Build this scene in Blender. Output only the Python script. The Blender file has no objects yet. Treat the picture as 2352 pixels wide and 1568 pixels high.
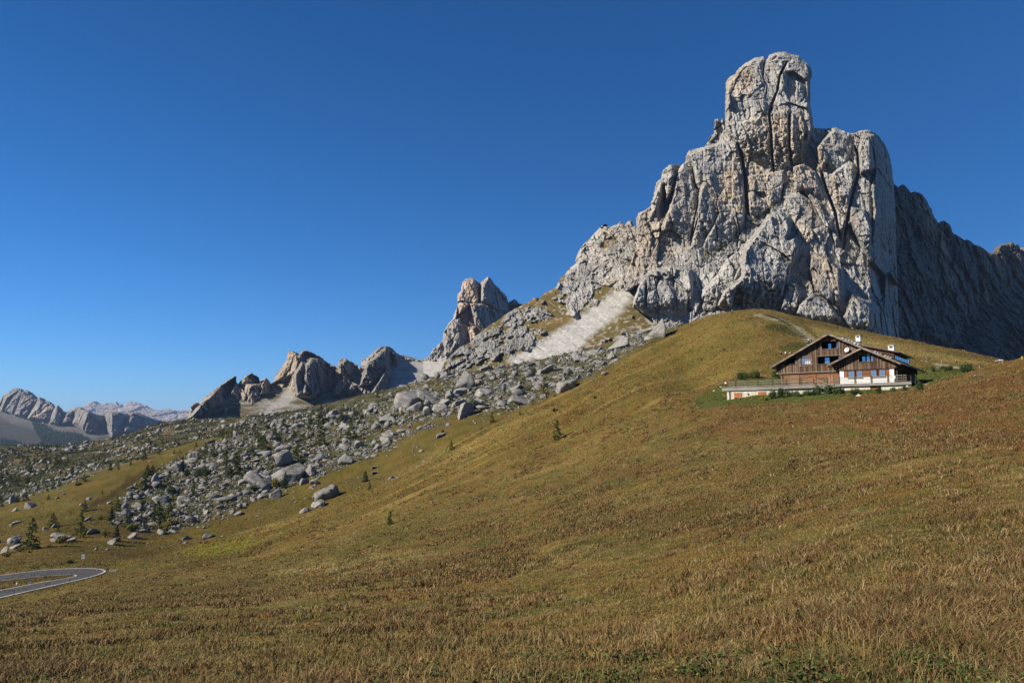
import bpy, bmesh, math, random, time
import numpy as np
from mathutils import Vector, Matrix
T0 = time.time()
random.seed(7); RNG = np.random.default_rng(7)
SC = bpy.context.scene
COL = SC.collection
R = math.radians

# ---------------------------------------------------------------- camera frame
FPX = 1829.0
PITCH = math.atan(206 / FPX)

def ray(bx, by):
    bx = np.asarray(bx, float); by = np.asarray(by, float)
    x = (bx - 1176) / FPX; u = (784 - by) / FPX
    d = math.cos(PITCH) - u * math.sin(PITCH)
    return x / d, (math.sin(PITCH) + u * math.cos(PITCH)) / d

def P(bx, by, Y):
    rx, rz = ray(bx, by)
    return np.stack([rx * Y, np.asarray(Y, float) + 0 * rx, rz * Y], -1)

def proj(X, Y, Z):
    fw = Y * math.cos(PITCH) + Z * math.sin(PITCH)
    up = -Y * math.sin(PITCH) + Z * math.cos(PITCH)
    return 1176 + FPX * X / fw, 784 - FPX * up / fw

# crops of the photograph in which outlines were traced -> common pixel frame
def crop(x0, y0, s):
    k = 2352 / 4096
    def f(pts):
        a = np.array(pts, float)
        return np.stack([(x0 + a[..., 0] * s) * k, (y0 + a[..., 1] * s) * k], -1)
    return f
C1 = crop(2400, 100, 1300 / 2351); C2 = crop(2400, 700, 1696 / 2352); C3 = crop(2850, 1300, 900 / 2352)
C4 = crop(1600, 1000, 1100 / 2352); C5 = crop(0, 1350, 1300 / 2352); C6 = crop(700, 1300, 1200 / 2352)
C7 = crop(0, 1900, 900 / 2352); CK = crop(2900, 1220, 400 / 2352); CR = crop(3650, 1380, 446 / 2331)
S5 = 500 / 2352
A1 = crop(0, 1700, S5); A2 = crop(0, 2000, S5); A3 = crop(500, 1650, S5); A4 = crop(500, 1950, S5)
A5 = crop(1000, 1550, S5); A6 = crop(1000, 1800, S5); A7 = crop(1500, 1450, S5); A8 = crop(2000, 1350, S5)
SA = S5 * 2352 / 4096

# ---------------------------------------------------------------- noise
_pr = np.random.default_rng(11)
PERM = np.concatenate([_pr.permutation(512)] * 3).astype(np.int32)
_g = _pr.normal(size=(512, 3)); GRAD = (_g / np.linalg.norm(_g, axis=1, keepdims=True)).astype(np.float32)
_g2 = _pr.random(512) * 2 * math.pi; GRAD2 = np.stack([np.cos(_g2), np.sin(_g2)], -1).astype(np.float32)
RAND3 = _pr.random((512, 3)).astype(np.float32)

def hsh(i, j, k):
    return PERM[PERM[PERM[i & 511] + (j & 511)] + (k & 511)]

def _perlin2(p):
    p = np.asarray(p, np.float32)
    pi = np.floor(p[:, :2]).astype(np.int32); pf = p[:, :2] - pi
    w = pf * pf * pf * (pf * (pf * 6 - 15) + 10)
    h0 = PERM[pi[:, 0] & 511]; h1 = PERM[(pi[:, 0] + 1) & 511]; j0 = pi[:, 1] & 511; j1 = (pi[:, 1] + 1) & 511
    def c(h, j, dx, dy):
        g = GRAD2[PERM[h + j]]
        return g[:, 0] * (pf[:, 0] - dx) + g[:, 1] * (pf[:, 1] - dy)
    a = c(h0, j0, 0, 0); b = c(h1, j0, 1, 0); d = c(h0, j1, 0, 1); e = c(h1, j1, 1, 1)
    a = a + w[:, 0] * (b - a); d = d + w[:, 0] * (e - d)
    return (a + w[:, 1] * (d - a)) * 1.45

def _perlin3(p):
    p = np.asarray(p, np.float32)
    pi = np.floor(p).astype(np.int32); pf = p - pi
    w = pf * pf * pf * (pf * (pf * 6 - 15) + 10)
    out = 0
    for a in (0, 1):
        ha = PERM[(pi[:, 0] + a) & 511]; wa = w[:, 0] if a else 1 - w[:, 0]
        for b in (0, 1):
            hb = PERM[ha + ((pi[:, 1] + b) & 511)]; wb = wa * (w[:, 1] if b else 1 - w[:, 1])
            for c in (0, 1):
                g = GRAD[PERM[hb + ((pi[:, 2] + c) & 511)]]
                d = g[:, 0] * (pf[:, 0] - a) + g[:, 1] * (pf[:, 1] - b) + g[:, 2] * (pf[:, 2] - c)
                out = out + d * wb * (w[:, 2] if c else 1 - w[:, 2])
    return out * 1.6

from concurrent.futures import ThreadPoolExecutor
POOL = ThreadPoolExecutor(4)
def par(fn, p):
    """the same function over slices of the points, in threads"""
    p = np.asarray(p, np.float32)
    if len(p) < 20000: return fn(p)
    r = list(POOL.map(fn, np.array_split(p, max(4, len(p) // 30000))))
    return tuple(np.concatenate(x) for x in zip(*r)) if isinstance(r[0], tuple) else np.concatenate(r)

def fbm(p, o=4, gain=.5, ridged=False):
    p = np.asarray(p, np.float32); flat = not p[:, 2].any()
    def f(p):
        s = 0; a = 1.; t = 0
        for i in range(o):
            n = (_perlin2 if flat else _perlin3)(p * (2.03 ** i) + 17.3 * i)
            if ridged: n = 1 - 2 * np.abs(n)
            s = s + a * n; t += a; a *= gain
        return s / t
    return par(f, p)

def facets(p, tilt=(1., .3, .5)):
    """angular blocks: every Worley cell is a plane tilted mostly sideways"""
    return par(lambda q: _facets(q, np.array(tilt, np.float32)), p)

def _facets(p, tilt):
    p = np.asarray(p, np.float32); pi = np.floor(p).astype(np.int32)
    best = np.full(len(p), 9.0, np.float32); val = np.zeros(len(p), np.float32); sec = np.full(len(p), 9.0, np.float32)
    for a in (-1, 0, 1):
        for b in (-1, 0, 1):
            for c in (-1, 0, 1):
                q = pi + np.array([a, b, c], np.int32)
                h = hsh(q[:, 0], q[:, 1], q[:, 2])
                d = p - q - RAND3[h]
                r = (d * d).sum(1)
                g = (RAND3[(h * 7 + 13) & 511] * 2 - 1) * tilt
                v = .55 * (RAND3[h, 0] - .5) + (g * d).sum(1)
                m = r < best
                sec = np.where(m, best, np.minimum(sec, r))
                val = np.where(m, v, val); best = np.where(m, r, best)
    return val, np.sqrt(sec) - np.sqrt(best)

def sst(a, b, x):
    t = np.clip((x - a) / (b - a), 0, 1)
    return t * t * (3 - 2 * t)

def sdist(poly, x, y):
    """signed distance (inside +) to a closed polygon, and the nearest point on it"""
    poly = np.asarray(poly, float); n = len(poly)
    best = np.full(x.shape, 1e18); nx = np.zeros(x.shape); ny = np.zeros(x.shape); ins = np.zeros(x.shape, bool)
    for i in range(n):
        ax, ay = poly[i]; bx, by = poly[(i + 1) % n]
        ex, ey = bx - ax, by - ay; L = ex * ex + ey * ey
        if L < 1e-9: continue
        t = np.clip(((x - ax) * ex + (y - ay) * ey) / L, 0, 1)
        qx = ax + t * ex; qy = ay + t * ey
        d = (x - qx) ** 2 + (y - qy) ** 2
        m = d < best
        best = np.where(m, d, best); nx = np.where(m, qx, nx); ny = np.where(m, qy, ny)
        if ay != by:
            c = ((ay > y) != (by > y)) & (x < ex * (y - ay) / (by - ay) + ax)
            ins ^= c
    d = np.sqrt(best)
    return np.where(ins, d, -d), nx, ny

def pmask(poly, x, y, soft, wob=0., wl=20., seed=0.):
    """soft mask of a polygon with a wobbly edge"""
    if wob:
        q = np.stack([x / wl, y / wl, np.full(x.shape, seed)], -1).reshape(-1, 3)
        n1 = fbm(q, 3).reshape(x.shape); n2 = fbm(q + 31.7, 3).reshape(x.shape)
        x = x + wob * n1; y = y + wob * n2
    poly = np.asarray(poly, float)
    out = np.zeros(x.shape)
    m = (x > poly[:, 0].min() - soft) & (x < poly[:, 0].max() + soft) & (y > poly[:, 1].min() - soft) & (y < poly[:, 1].max() + soft)
    if m.any():
        d, _, _ = sdist(poly, x[m], y[m])
        out[m] = sst(-soft, soft, d)
    return out

def ldist(pts, x, y):
    """distance to an open polyline and the fraction along it"""
    pts = np.asarray(pts, float); best = np.full(x.shape, 1e18); fr = np.zeros(x.shape)
    for i in range(len(pts) - 1):
        ax, ay = pts[i]; bx, by = pts[i + 1]; ex, ey = bx - ax, by - ay; L = ex * ex + ey * ey + 1e-12
        t = np.clip(((x - ax) * ex + (y - ay) * ey) / L, 0, 1)
        d = (x - ax - t * ex) ** 2 + (y - ay - t * ey) ** 2
        m = d < best; best = np.where(m, d, best); fr = np.where(m, (i + t) / (len(pts) - 1), fr)
    return np.sqrt(best), fr

# ---------------------------------------------------------------- mesh helpers
def mesh_np(name, V, F, mat=None, col=None, smooth=False, parent=None, link=True):
    """V (n,3); F (m,3) or (m,4) int array"""
    me = bpy.data.meshes.new(name)
    V = np.ascontiguousarray(V, np.float32); F = np.ascontiguousarray(F, np.int32)
    me.vertices.add(len(V)); me.vertices.foreach_set('co', V.ravel())
    k = F.shape[1]
    me.loops.add(F.size); me.loops.foreach_set('vertex_index', F.ravel())
    me.polygons.add(len(F)); me.polygons.foreach_set('loop_start', np.arange(0, F.size, k, dtype=np.int32))
    me.polygons.foreach_set('loop_total', np.full(len(F), k, np.int32))
    if smooth: me.polygons.foreach_set('use_smooth', np.ones(len(F), bool))
    me.update(calc_edges=True)
    if col is not None:
        at = me.color_attributes.new('Col', 'FLOAT_COLOR', 'POINT')
        c = np.ones((len(V), 4), np.float32); col = np.asarray(col); c[:, :col.shape[1]] = col
        at.data.foreach_set('color', c.ravel())
    if mat: me.materials.append(mat)
    o = bpy.data.objects.new(name, me)
    if link: COL.objects.link(o)
    if parent: o.parent = parent
    return o

def tag(o, label=None, cat=None, group=None, kind=None):
    if label: o['label'] = label
    if cat: o['category'] = cat
    if group: o['group'] = group
    if kind: o['kind'] = kind
    return o

def empty(name, loc, label=None, cat=None, rz=0., group=None):
    o = bpy.data.objects.new(name, None); COL.objects.link(o)
    o.location = loc; o.rotation_euler = (0, 0, rz); o.empty_display_size = .2
    return tag(o, label, cat, group)

class MB:
    """collects shapes, then links them as one mesh object"""
    def __init__(s): s.v = []; s.f = []
    def add(s, v, f):
        n = len(s.v); s.v += [tuple(map(float, q)) for q in v]; s.f += [tuple(i + n for i in q) for q in f]; return s
    def box(s, x0, x1, y0, y1, z0, z1):
        v = [(x0, y0, z0), (x1, y0, z0), (x1, y1, z0), (x0, y1, z0), (x0, y0, z1), (x1, y0, z1), (x1, y1, z1), (x0, y1, z1)]
        return s.add(v, [(0, 3, 2, 1), (4, 5, 6, 7), (0, 1, 5, 4), (1, 2, 6, 5), (2, 3, 7, 6), (3, 0, 4, 7)])
    def prism(s, poly, y0, y1):
        """polygon in (x,z), extruded along y"""
        n = len(poly)
        v = [(x, y0, z) for x, z in poly] + [(x, y1, z) for x, z in poly]
        f = [tuple(range(n)), tuple(range(2 * n - 1, n - 1, -1))] + [(i, i + n, (i + 1) % n + n, (i + 1) % n) for i in range(n)]
        return s.add(v, f)
    def slab(s, q, dz):
        """four corners, thickened upward by the vector dz"""
        q = [Vector(p) for p in q]; d = Vector(dz)
        v = q + [p + d for p in q]
        return s.add(v, [(3, 2, 1, 0), (4, 5, 6, 7), (0, 1, 5, 4), (1, 2, 6, 5), (2, 3, 7, 6), (3, 0, 4, 7)])
    def bar(s, a, b, r, n=8, r2=None):
        a = Vector(a); b = Vector(b); d = (b - a).normalized(); r2 = r if r2 is None else r2
        t = Vector((0, 0, 1)) if abs(d.z) < .9 else Vector((1, 0, 0))
        e1 = d.cross(t).normalized(); e2 = d.cross(e1)
        v = []
        for c, rr in ((a, r), (b, r2)):
            for i in range(n):
                w = 2 * math.pi * i / n
                v.append(c + e1 * (rr * math.cos(w)) + e2 * (rr * math.sin(w)))
        f = [tuple(range(n - 1, -1, -1)), tuple(range(n, 2 * n))] + [(i, (i + 1) % n, (i + 1) % n + n, i + n) for i in range(n)]
        return s.add(v, f)
    def build(s, name, mat, parent=None, smooth=False, bevel=0.):
        me = bpy.data.meshes.new(name); me.from_pydata(s.v, [], s.f)
        bm = bmesh.new(); bm.from_mesh(me); bmesh.ops.recalc_face_normals(bm, faces=bm.faces)
        if bevel: bmesh.ops.bevel(bm, geom=list(bm.edges), offset=bevel, segments=1, affect='EDGES', clamp_overlap=True)
        bm.to_mesh(me); bm.free()
        me.materials.append(mat)
        if smooth:
            for p in me.polygons: p.use_smooth = True
        o = bpy.data.objects.new(name, me); COL.objects.link(o)
        if parent: o.parent = parent
        return o

def dup(root, loc=None, rz=None, scale=None, **kw):
    r = root.copy(); COL.objects.link(r)
    if loc is not None: r.location = loc
    if rz is not None: r.rotation_euler = (r.rotation_euler[0], r.rotation_euler[1], rz)
    if scale is not None: r.scale = scale
    tag(r, **kw)
    for ch in list(root.children):
        c = ch.copy(); COL.objects.link(c); c.parent = r
        for g in list(ch.children):
            d = g.copy(); COL.objects.link(d); d.parent = c
    return r

# ---------------------------------------------------------------- materials
ALB = .66   # one exposure-wide factor on all reflectances (the picture is exposed for bright rock)
class NT:
    def __init__(s, name):
        s.m = bpy.data.materials.new(name); s.m.use_nodes = True
        s.t = s.m.node_tree; s.n = s.t.nodes; s.l = s.t.links
        s.b = s.n['Principled BSDF']
    def node(s, typ, **kw):
        n = s.n.new(typ)
        for k, v in kw.items(): setattr(n, k, v)
        return n
    def link(s, a, b): s.l.new(a, b)
    def coord(s, kind='Object', scale=(1, 1, 1), rot=(0, 0, 0)):
        if kind == 'World':
            src = s.node('ShaderNodeNewGeometry').outputs['Position']
        else:
            src = s.node('ShaderNodeTexCoord').outputs[kind]
        mp = s.node('ShaderNodeMapping'); mp.inputs['Scale'].default_value = scale; mp.inputs['Rotation'].default_value = rot
        s.link(src, mp.inputs['Vector']); return mp.outputs[0]
    def noise(s, vec, scale, detail=4, rough=.55, dist=0.):
        n = s.node('ShaderNodeTexNoise'); n.inputs['Scale'].default_value = scale; n.inputs['Detail'].default_value = detail
        n.inputs['Roughness'].default_value = rough; n.inputs['Distortion'].default_value = dist
        s.link(vec, n.inputs['Vector']); return n.outputs['Fac']
    def ramp(s, fac, stops, interp='LINEAR'):
        r = s.node('ShaderNodeValToRGB'); r.color_ramp.interpolation = interp
        e = r.color_ramp.elements
        while len(e) < len(stops): e.new(.5)
        for i, (p, c) in enumerate(stops):
            e[i].position = p; e[i].color = (c if len(c) == 4 else (*c, 1)) if hasattr(c, '__len__') else (c, c, c, 1)
        s.link(fac, r.inputs[0]); return r.outputs[0]
    def mix(s, a, b, fac, mode='MIX'):
        m = s.node('ShaderNodeMix', data_type='RGBA', blend_type=mode)
        for v, k in ((fac, 0), (a, 6), (b, 7)):
            if hasattr(v, 'is_linked') or hasattr(v, 'links'): s.link(v, m.inputs[k])
            elif k == 0: m.inputs[0].default_value = v
            else: m.inputs[k].default_value = (*v, 1) if len(v) == 3 else v
        return m.outputs[2]
    def math(s, op, a, b=0.):
        m = s.node('ShaderNodeMath', operation=op)
        for i, v in enumerate((a, b)):
            if hasattr(v, 'links'): s.link(v, m.inputs[i])
            else: m.inputs[i].default_value = v
        return m.outputs[0]
    def attr(s, name='Col'):
        a = s.node('ShaderNodeAttribute'); a.attribute_name = name; return a.outputs['Color']
    def bump(s, h, dist, strength=1., normal=None):
        b = s.node('ShaderNodeBump'); b.inputs['Distance'].default_value = dist; b.inputs['Strength'].default_value = strength
        s.link(h, b.inputs['Height'])
        if normal: s.link(normal, b.inputs['Normal'])
        return b.outputs[0]
    def out(s, color=None, rough=.9, spec=.2, normal=None, metal=0.):
        if color is not None:
            if not metal: color = s.mix(color, (ALB, ALB, ALB), 1., 'MULTIPLY')
            if hasattr(color, 'links'): s.link(color, s.b.inputs['Base Color'])
            else: s.b.inputs['Base Color'].default_value = (*color, 1)
        s.b.inputs['Roughness'].default_value = rough; s.b.inputs['Specular IOR Level'].default_value = spec
        s.b.inputs['Metallic'].default_value = metal
        if normal: s.link(normal, s.b.inputs['Normal'])
        return s.m

def mat_plain(name, c, rough=.6, spec=.3, var=.12, scale=3., metal=0.):
    t = NT(name); v = t.coord('Object')
    n = t.noise(v, scale, 4)
    k = t.ramp(n, [(.3, 1 - var), (.7, 1 + var)])
    return t.out(t.mix(c, k, 1., 'MULTIPLY'), rough, spec, None, metal)

def mat_ground():
    t = NT('alpine_grass'); v = t.coord('Object')
    c = t.attr()
    n1 = t.noise(v, .9, 5, .65); n2 = t.noise(v, 6., 4, .7); n3 = t.noise(v, .07, 4, .6)
    k1 = t.ramp(n1, [(.3, .62), (.5, 1.), (.72, 1.35)]); k2 = t.ramp(n2, [(.3, .6), (.7, 1.35)]); k3 = t.ramp(n3, [(.3, .85), (.7, 1.13)])
    c = t.mix(c, k1, 1., 'MULTIPLY'); c = t.mix(c, k2, .8, 'MULTIPLY'); c = t.mix(c, k3, 1., 'MULTIPLY')
    hue = t.noise(v, .35, 5, .7)
    c = t.mix(c, t.mix(c, (.62, 1.1, .75), 1., 'MULTIPLY'), t.ramp(hue, [(.47, 0.), (.66, .8)]))
    c = t.mix(c, t.mix(c, (1.15, .8, .62), 1., 'MULTIPLY'), t.ramp(t.noise(v, .21, 5, .7), [(.52, 0.), (.7, .8)]))
    b = t.bump(n1, .5); b = t.bump(n2, .12, 1., b)
    return t.out(c, .95, .05, b)

def mat_rock(name, px=1.0, bumpd=1.0, warm=True):
    """limestone; px = metres that one picture pixel covers at the rock's distance"""
    t = NT(name); v = t.coord('World', (1 / px, 1 / px, .30 / px)); w = t.coord('World', (1 / px, 1 / px, .7 / px)); h = t.coord('World', (.10 / px, .10 / px, 1 / px))
    at_ = t.node('ShaderNodeAttribute'); at_.attribute_name = 'Col'; c = at_.outputs['Color']; bare = at_.outputs['Alpha']     # alpha: bare rock 1, loose scree or turf 0
    n1 = t.noise(v, .30, 6, .66); n2 = t.noise(w, .45, 6, .75); n3 = t.noise(h, .22, 5, .6)
    k1 = t.ramp(n1, [(.30, .76), (.5, 1.), (.70, 1.12)]); k2 = t.ramp(n2, [(.3, .76), (.7, 1.18)]); k3 = t.ramp(n3, [(.34, .82), (.46, 1.), (.66, 1.08)])
    c = t.mix(c, k1, 1., 'MULTIPLY'); c = t.mix(c, k2, .9, 'MULTIPLY'); c = t.mix(c, k3, .8, 'MULTIPLY')
    ds = t.node('ShaderNodeVectorMath', operation='ADD'); nz = t.node('ShaderNodeTexNoise'); nz.inputs['Scale'].default_value = .12; nz.inputs['Detail'].default_value = 3; t.link(w, nz.inputs['Vector'])
    sc_ = t.node('ShaderNodeVectorMath', operation='SCALE'); sc_.inputs['Scale'].default_value = 5.; t.link(nz.outputs['Color'], sc_.inputs[0]); t.link(v, ds.inputs[0]); t.link(sc_.outputs[0], ds.inputs[1])
    edges = []
    for k, wd in ((.055, .035), (.16, .06)):
        vo = t.node('ShaderNodeTexVoronoi', feature='DISTANCE_TO_EDGE'); vo.inputs['Scale'].default_value = k; t.link(ds.outputs[0], vo.inputs['Vector']); edges.append(t.ramp(vo.outputs['Distance'], [(0., 0.), (wd, 1.)]))
        vc = t.node('ShaderNodeTexVoronoi'); vc.inputs['Scale'].default_value = k; t.link(ds.outputs[0], vc.inputs['Vector']); c = t.mix(c, t.ramp(vc.outputs['Color'], [(.1, .86), (.9, 1.1)]), bare, 'MULTIPLY')
    c = t.mix(c, t.ramp(edges[0], [(0., .66), (1., 1.)]), t.math('MULTIPLY', bare, .8), 'MULTIPLY')
    b = t.bump(n1, bumpd * .45 * px); b = t.bump(n2, bumpd * .6 * px, 1., b); b = t.bump(t.math('MULTIPLY', edges[1], bare), bumpd * .5 * px, 1., b)
    return t.out(c, .95, .1, b)
# ---------------------------------------------------------------- light, sky, camera
cam = bpy.data.cameras.new('camera'); camo = bpy.data.objects.new('camera', cam); COL.objects.link(camo)
cam.sensor_width = 36; cam.lens = FPX / 2352 * 36; cam.clip_start = .3; cam.clip_end = 60000
camo.rotation_euler = (math.pi / 2 + PITCH, 0, 0); SC.camera = camo
SUN_AZ = (-.90, -.435); SUN_EL = R(31)
_l = math.hypot(*SUN_AZ)
TO_SUN = Vector((SUN_AZ[0] / _l * math.cos(SUN_EL), SUN_AZ[1] / _l * math.cos(SUN_EL), math.sin(SUN_EL)))
sl = bpy.data.lights.new('sun', 'SUN'); sl.energy = 5.0; sl.angle = R(.53); sl.color = (1., .91, .77)
so = bpy.data.objects.new('sun', sl); COL.objects.link(so); so.rotation_euler = TO_SUN.to_track_quat('Z', 'Y').to_euler()
W = bpy.data.worlds.new('World'); SC.world = W; W.use_nodes = True
sk = W.node_tree.nodes.new('ShaderNodeTexSky'); sk.sky_type = 'NISHITA'; sk.sun_disc = False
sk.sun_elevation = SUN_EL; sk.sun_rotation = -math.atan2(SUN_AZ[0], SUN_AZ[1]); sk.altitude = 2600; sk.air_density = 1.1; sk.dust_density = .05; sk.ozone_density = 10.0
bg = W.node_tree.nodes['Background']; bg.inputs[1].default_value = .056
hsv = W.node_tree.nodes.new('ShaderNodeHueSaturation'); hsv.inputs['Saturation'].default_value = 1.12
W.node_tree.links.new(sk.outputs[0], hsv.inputs['Color']); W.node_tree.links.new(hsv.outputs[0], bg.inputs[0])
SC.view_settings.view_transform = 'Standard'; SC.view_settings.look = 'None'; SC.view_settings.exposure = 1.02; SC.view_settings.gamma = 1
SC.cycles.use_denoising = True; SC.cycles.denoiser = 'OPENIMAGEDENOISE'; SC.cycles.denoising_input_passes = 'RGB_ALBEDO_NORMAL'; SC.cycles.denoising_prefilter = 'NONE'
SC.cycles.max_bounces = 5; SC.cycles.diffuse_bounces = 2; SC.cycles.glossy_bounces = 2; SC.cycles.volume_bounces = 0
SC.cycles.use_adaptive_sampling = False

# ---------------------------------------------------------------- terrain: feature lines (pixel x, pixel y, distance), near to far
LINES = [
 [(-600, 1700, 5), (3000, 1700, 5)],
 [(-600, 1590, 14), (0, 1585, 13), (1176, 1580, 11), (2352, 1575, 9.5), (3000, 1570, 9)],
 [(-600, 1450, 45), (0, 1428, 45), (600, 1392, 45), (1176, 1325, 45), (1700, 1195, 45), (2100, 1095, 45), (2352, 1031, 45), (3000, 900, 45)],
 [(-600, 1405, 105), (0, 1395, 100), (300, 1362, 100), (600, 1322, 100), (1176, 1165, 100), (1500, 1060, 95), (1700, 1012, 92), (1900, 975, 92), (2100, 925, 92), (2352, 866, 98), (3000, 740, 110)],
 [(-600, 1415, 155), (0, 1392, 165), (120, 1355, 178), (250, 1318, 195), (286, 1309, 200), (400, 1288, 205), (517, 1275, 205), (620, 1255, 195), (800, 1190, 190), (1000, 1110, 185), (1176, 1040, 180), (1400, 970, 165), (1560, 938, 150), (1660, 928, 138), (1760, 928, 134), (1950, 913, 128), (2050, 903, 122), (2110, 890, 118), (2200, 868, 122), (2285, 839, 134), (2352, 821, 142), (3000, 640, 180)],
 [(-600, 1396, 178), (0, 1381, 178), (120, 1354, 190), (250, 1314, 207), (330, 1296, 216), (400, 1283, 222), (517, 1262, 225), (620, 1232, 225), (800, 1168, 225), (1000, 1075, 220), (1176, 1000, 215), (1400, 915, 200), (1500, 900, 182), (1560, 920, 160), (1660, 921, 147), (1760, 904, 147), (1900, 893, 146), (2020, 889, 143), (2090, 884, 142), (2150, 873, 148), (2200, 860, 155), (2290, 846, 170), (2352, 842, 180), (3000, 730, 220)],
 [(-600, 1325, 224), (0, 1302, 226), (120, 1295, 226), (250, 1290, 228), (330, 1284, 230), (400, 1274, 240), (517, 1247, 242), (651, 1207, 245), (797, 1153, 248), (900, 1110, 250), (1017, 1045, 255), (1091, 1000, 258), (1187, 955, 262), (1295, 915, 260), (1416, 862, 250), (1510, 850, 230), (1600, 885, 190), (1660, 879, 174), (1740, 868, 171), (1900, 855, 173), (2020, 850, 175), (2120, 846, 177), (2230, 840, 184), (2290, 843, 194), (2352, 845, 205), (3000, 780, 260)],
 [(-600, 1320, 262), (0, 1294, 255), (120, 1288, 258), (250, 1291, 262), (290, 1292, 262), (352, 1280, 262), (439, 1258, 262), (517, 1237, 264), (651, 1198, 268), (724, 1176, 270), (797, 1142, 272), (900, 1098, 278), (959, 1078, 282), (1017, 1035, 288), (1046, 1008, 292), (1091, 987, 296), (1144, 966, 302), (1236, 923, 312), (1295, 896, 320), (1359, 864, 328), (1416, 835, 336), (1456, 811, 342), (1510, 781, 350), (1550, 762, 355), (1585, 746, 360), (1647, 727, 370), (1701, 719, 380), (1734, 719, 385), (1771, 723, 385), (1854, 741, 378), (1958, 766, 365), (2082, 793, 350), (2185, 816, 335), (2285, 837, 320), (2352, 852, 310), (3000, 960, 290)],
 [(-600, 1290, 315), (0, 1262, 310), (120, 1245, 315), (250, 1250, 320), (352, 1290, 300), (517, 1270, 310), (797, 1180, 320), (1017, 1080, 340), (1187, 985, 370), (1416, 870, 410), (1585, 780, 440), (1701, 750, 450), (1854, 770, 450), (2082, 825, 430), (2352, 890, 380), (3000, 980, 360)],
 [(-600, 1240, 380), (0, 1215, 372), (120, 1192, 380), (250, 1190, 372), (350, 1236, 350), (450, 1243, 340), (517, 1223, 348), (651, 1186, 358), (797, 1129, 374), (900, 1086, 386), (1017, 1022, 410), (1091, 975, 430), (1187, 930, 460), (1295, 889, 490), (1416, 829, 530), (1510, 775, 560), (1600, 742, 600), (1701, 735, 620), (1854, 765, 620), (2082, 830, 600), (2352, 900, 500), (3000, 1000, 480)],
 [(-600, 1240, 440), (0, 1165, 450), (127, 1123, 480), (273, 1073, 520), (397, 1029, 560), (540, 988, 610), (635, 966, 640), (740, 943, 690), (800, 931, 710), (885, 905, 725), (950, 880, 735), (1000, 862, 740), (1100, 848, 735), (1200, 834, 725), (1300, 815, 715), (1400, 785, 705), (1510, 755, 700), (1600, 745, 720), (1701, 742, 740), (2082, 835, 740), (2352, 905, 740), (3000, 1000, 700)],
 [(-600, 1230, 520), (0, 1178, 530), (127, 1137, 560), (273, 1088, 600), (397, 1044, 640), (540, 1000, 700), (635, 976, 730), (740, 952, 780), (885, 912, 830), (1000, 868, 850), (1200, 838, 850), (1400, 800, 830), (1600, 760, 830), (2082, 850, 850), (3000, 1000, 850)],
 [(-600, 1200, 620), (0, 1158, 630), (127, 1117, 660), (273, 1068, 710), (397, 1026, 760), (540, 984, 820), (635, 962, 860), (740, 940, 900), (885, 902, 960), (1000, 870, 960), (1200, 842, 960), (1600, 780, 950), (3000, 1000, 960)],
 [(-600, 1080, 860), (0, 1075, 860), (127, 1060, 860), (273, 1035, 880), (397, 1005, 900), (540, 972, 960), (740, 930, 1040), (885, 895, 1080), (1000, 868, 1060), (1600, 800, 1050), (3000, 1000, 1060)],
 [(-600, 1035, 1100), (0, 1026, 1100), (48, 1024, 1100), (111, 1023, 1120), (159, 1026, 1150), (203, 1018, 1150), (270, 1005, 1150), (333, 986, 1160), (374, 969, 1180), (413, 963, 1200), (444, 963, 1220), (520, 960, 1220), (600, 955, 1220), (700, 946, 1220), (800, 930, 1220), (900, 898, 1220), (1000, 872, 1220), (1600, 800, 1200), (3000, 1000, 1200)],
 [(-600, 1080, 1500), (413, 1010, 1600), (520, 985, 1600), (900, 930, 1600), (1600, 820, 1600), (3000, 1000, 1600)],
 [(-600, 1060, 2800), (413, 1040, 2800), (600, 1000, 2600), (1600, 900, 2600), (3000, 1000, 2600)],
]
NA, NY = 1050, 700
AG = np.linspace(-.98, .98, NA)
YG = np.exp(np.linspace(math.log(3.0), math.log(2700), NY))
_kern = np.exp(-.5 * (np.arange(-24, 25) / 8.) ** 2); _kern /= _kern.sum()
def _sm(v): return np.convolve(np.pad(v, 24, 'edge'), _kern, 'valid')
LY = []; LZ = []
for ln in LINES:
    a = np.array(ln, float); rx, rz = ray(a[:, 0], a[:, 1])
    o = np.argsort(rx)
    LY.append(_sm(np.interp(AG, rx[o], a[o, 2]))); LZ.append(_sm(np.interp(AG, rx[o], (rz * a[:, 2])[o])))
LY = np.array(LY); LZ = np.array(LZ)
for k in range(1, len(LY)): LY[k] = np.maximum(LY[k], LY[k - 1] + 3)

def pchip(x, y, q):
    h = np.diff(x); d = np.diff(y) / h; m = np.zeros(len(x))
    w1 = 2 * h[1:] + h[:-1]; w2 = h[1:] + 2 * h[:-1]
    ok = d[1:] * d[:-1] > 0
    with np.errstate(divide='ignore', invalid='ignore'):
        m[1:-1] = np.where(ok, (w1 + w2) / (w1 / d[:-1] + w2 / d[1:]), 0)
    m[0] = d[0]; m[-1] = d[-1]
    # a touch of smoothness where the slope changes sign
    i = np.clip(np.searchsorted(x, q) - 1, 0, len(h) - 1); t = (q - x[i]) / h[i]
    t = np.clip(t, -2, 1.0)
    return (2 * t**3 - 3 * t**2 + 1) * y[i] + (t**3 - 2 * t**2 + t) * h[i] * m[i] + (-2 * t**3 + 3 * t**2) * y[i + 1] + (t**3 - t**2) * h[i] * m[i + 1]

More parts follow.
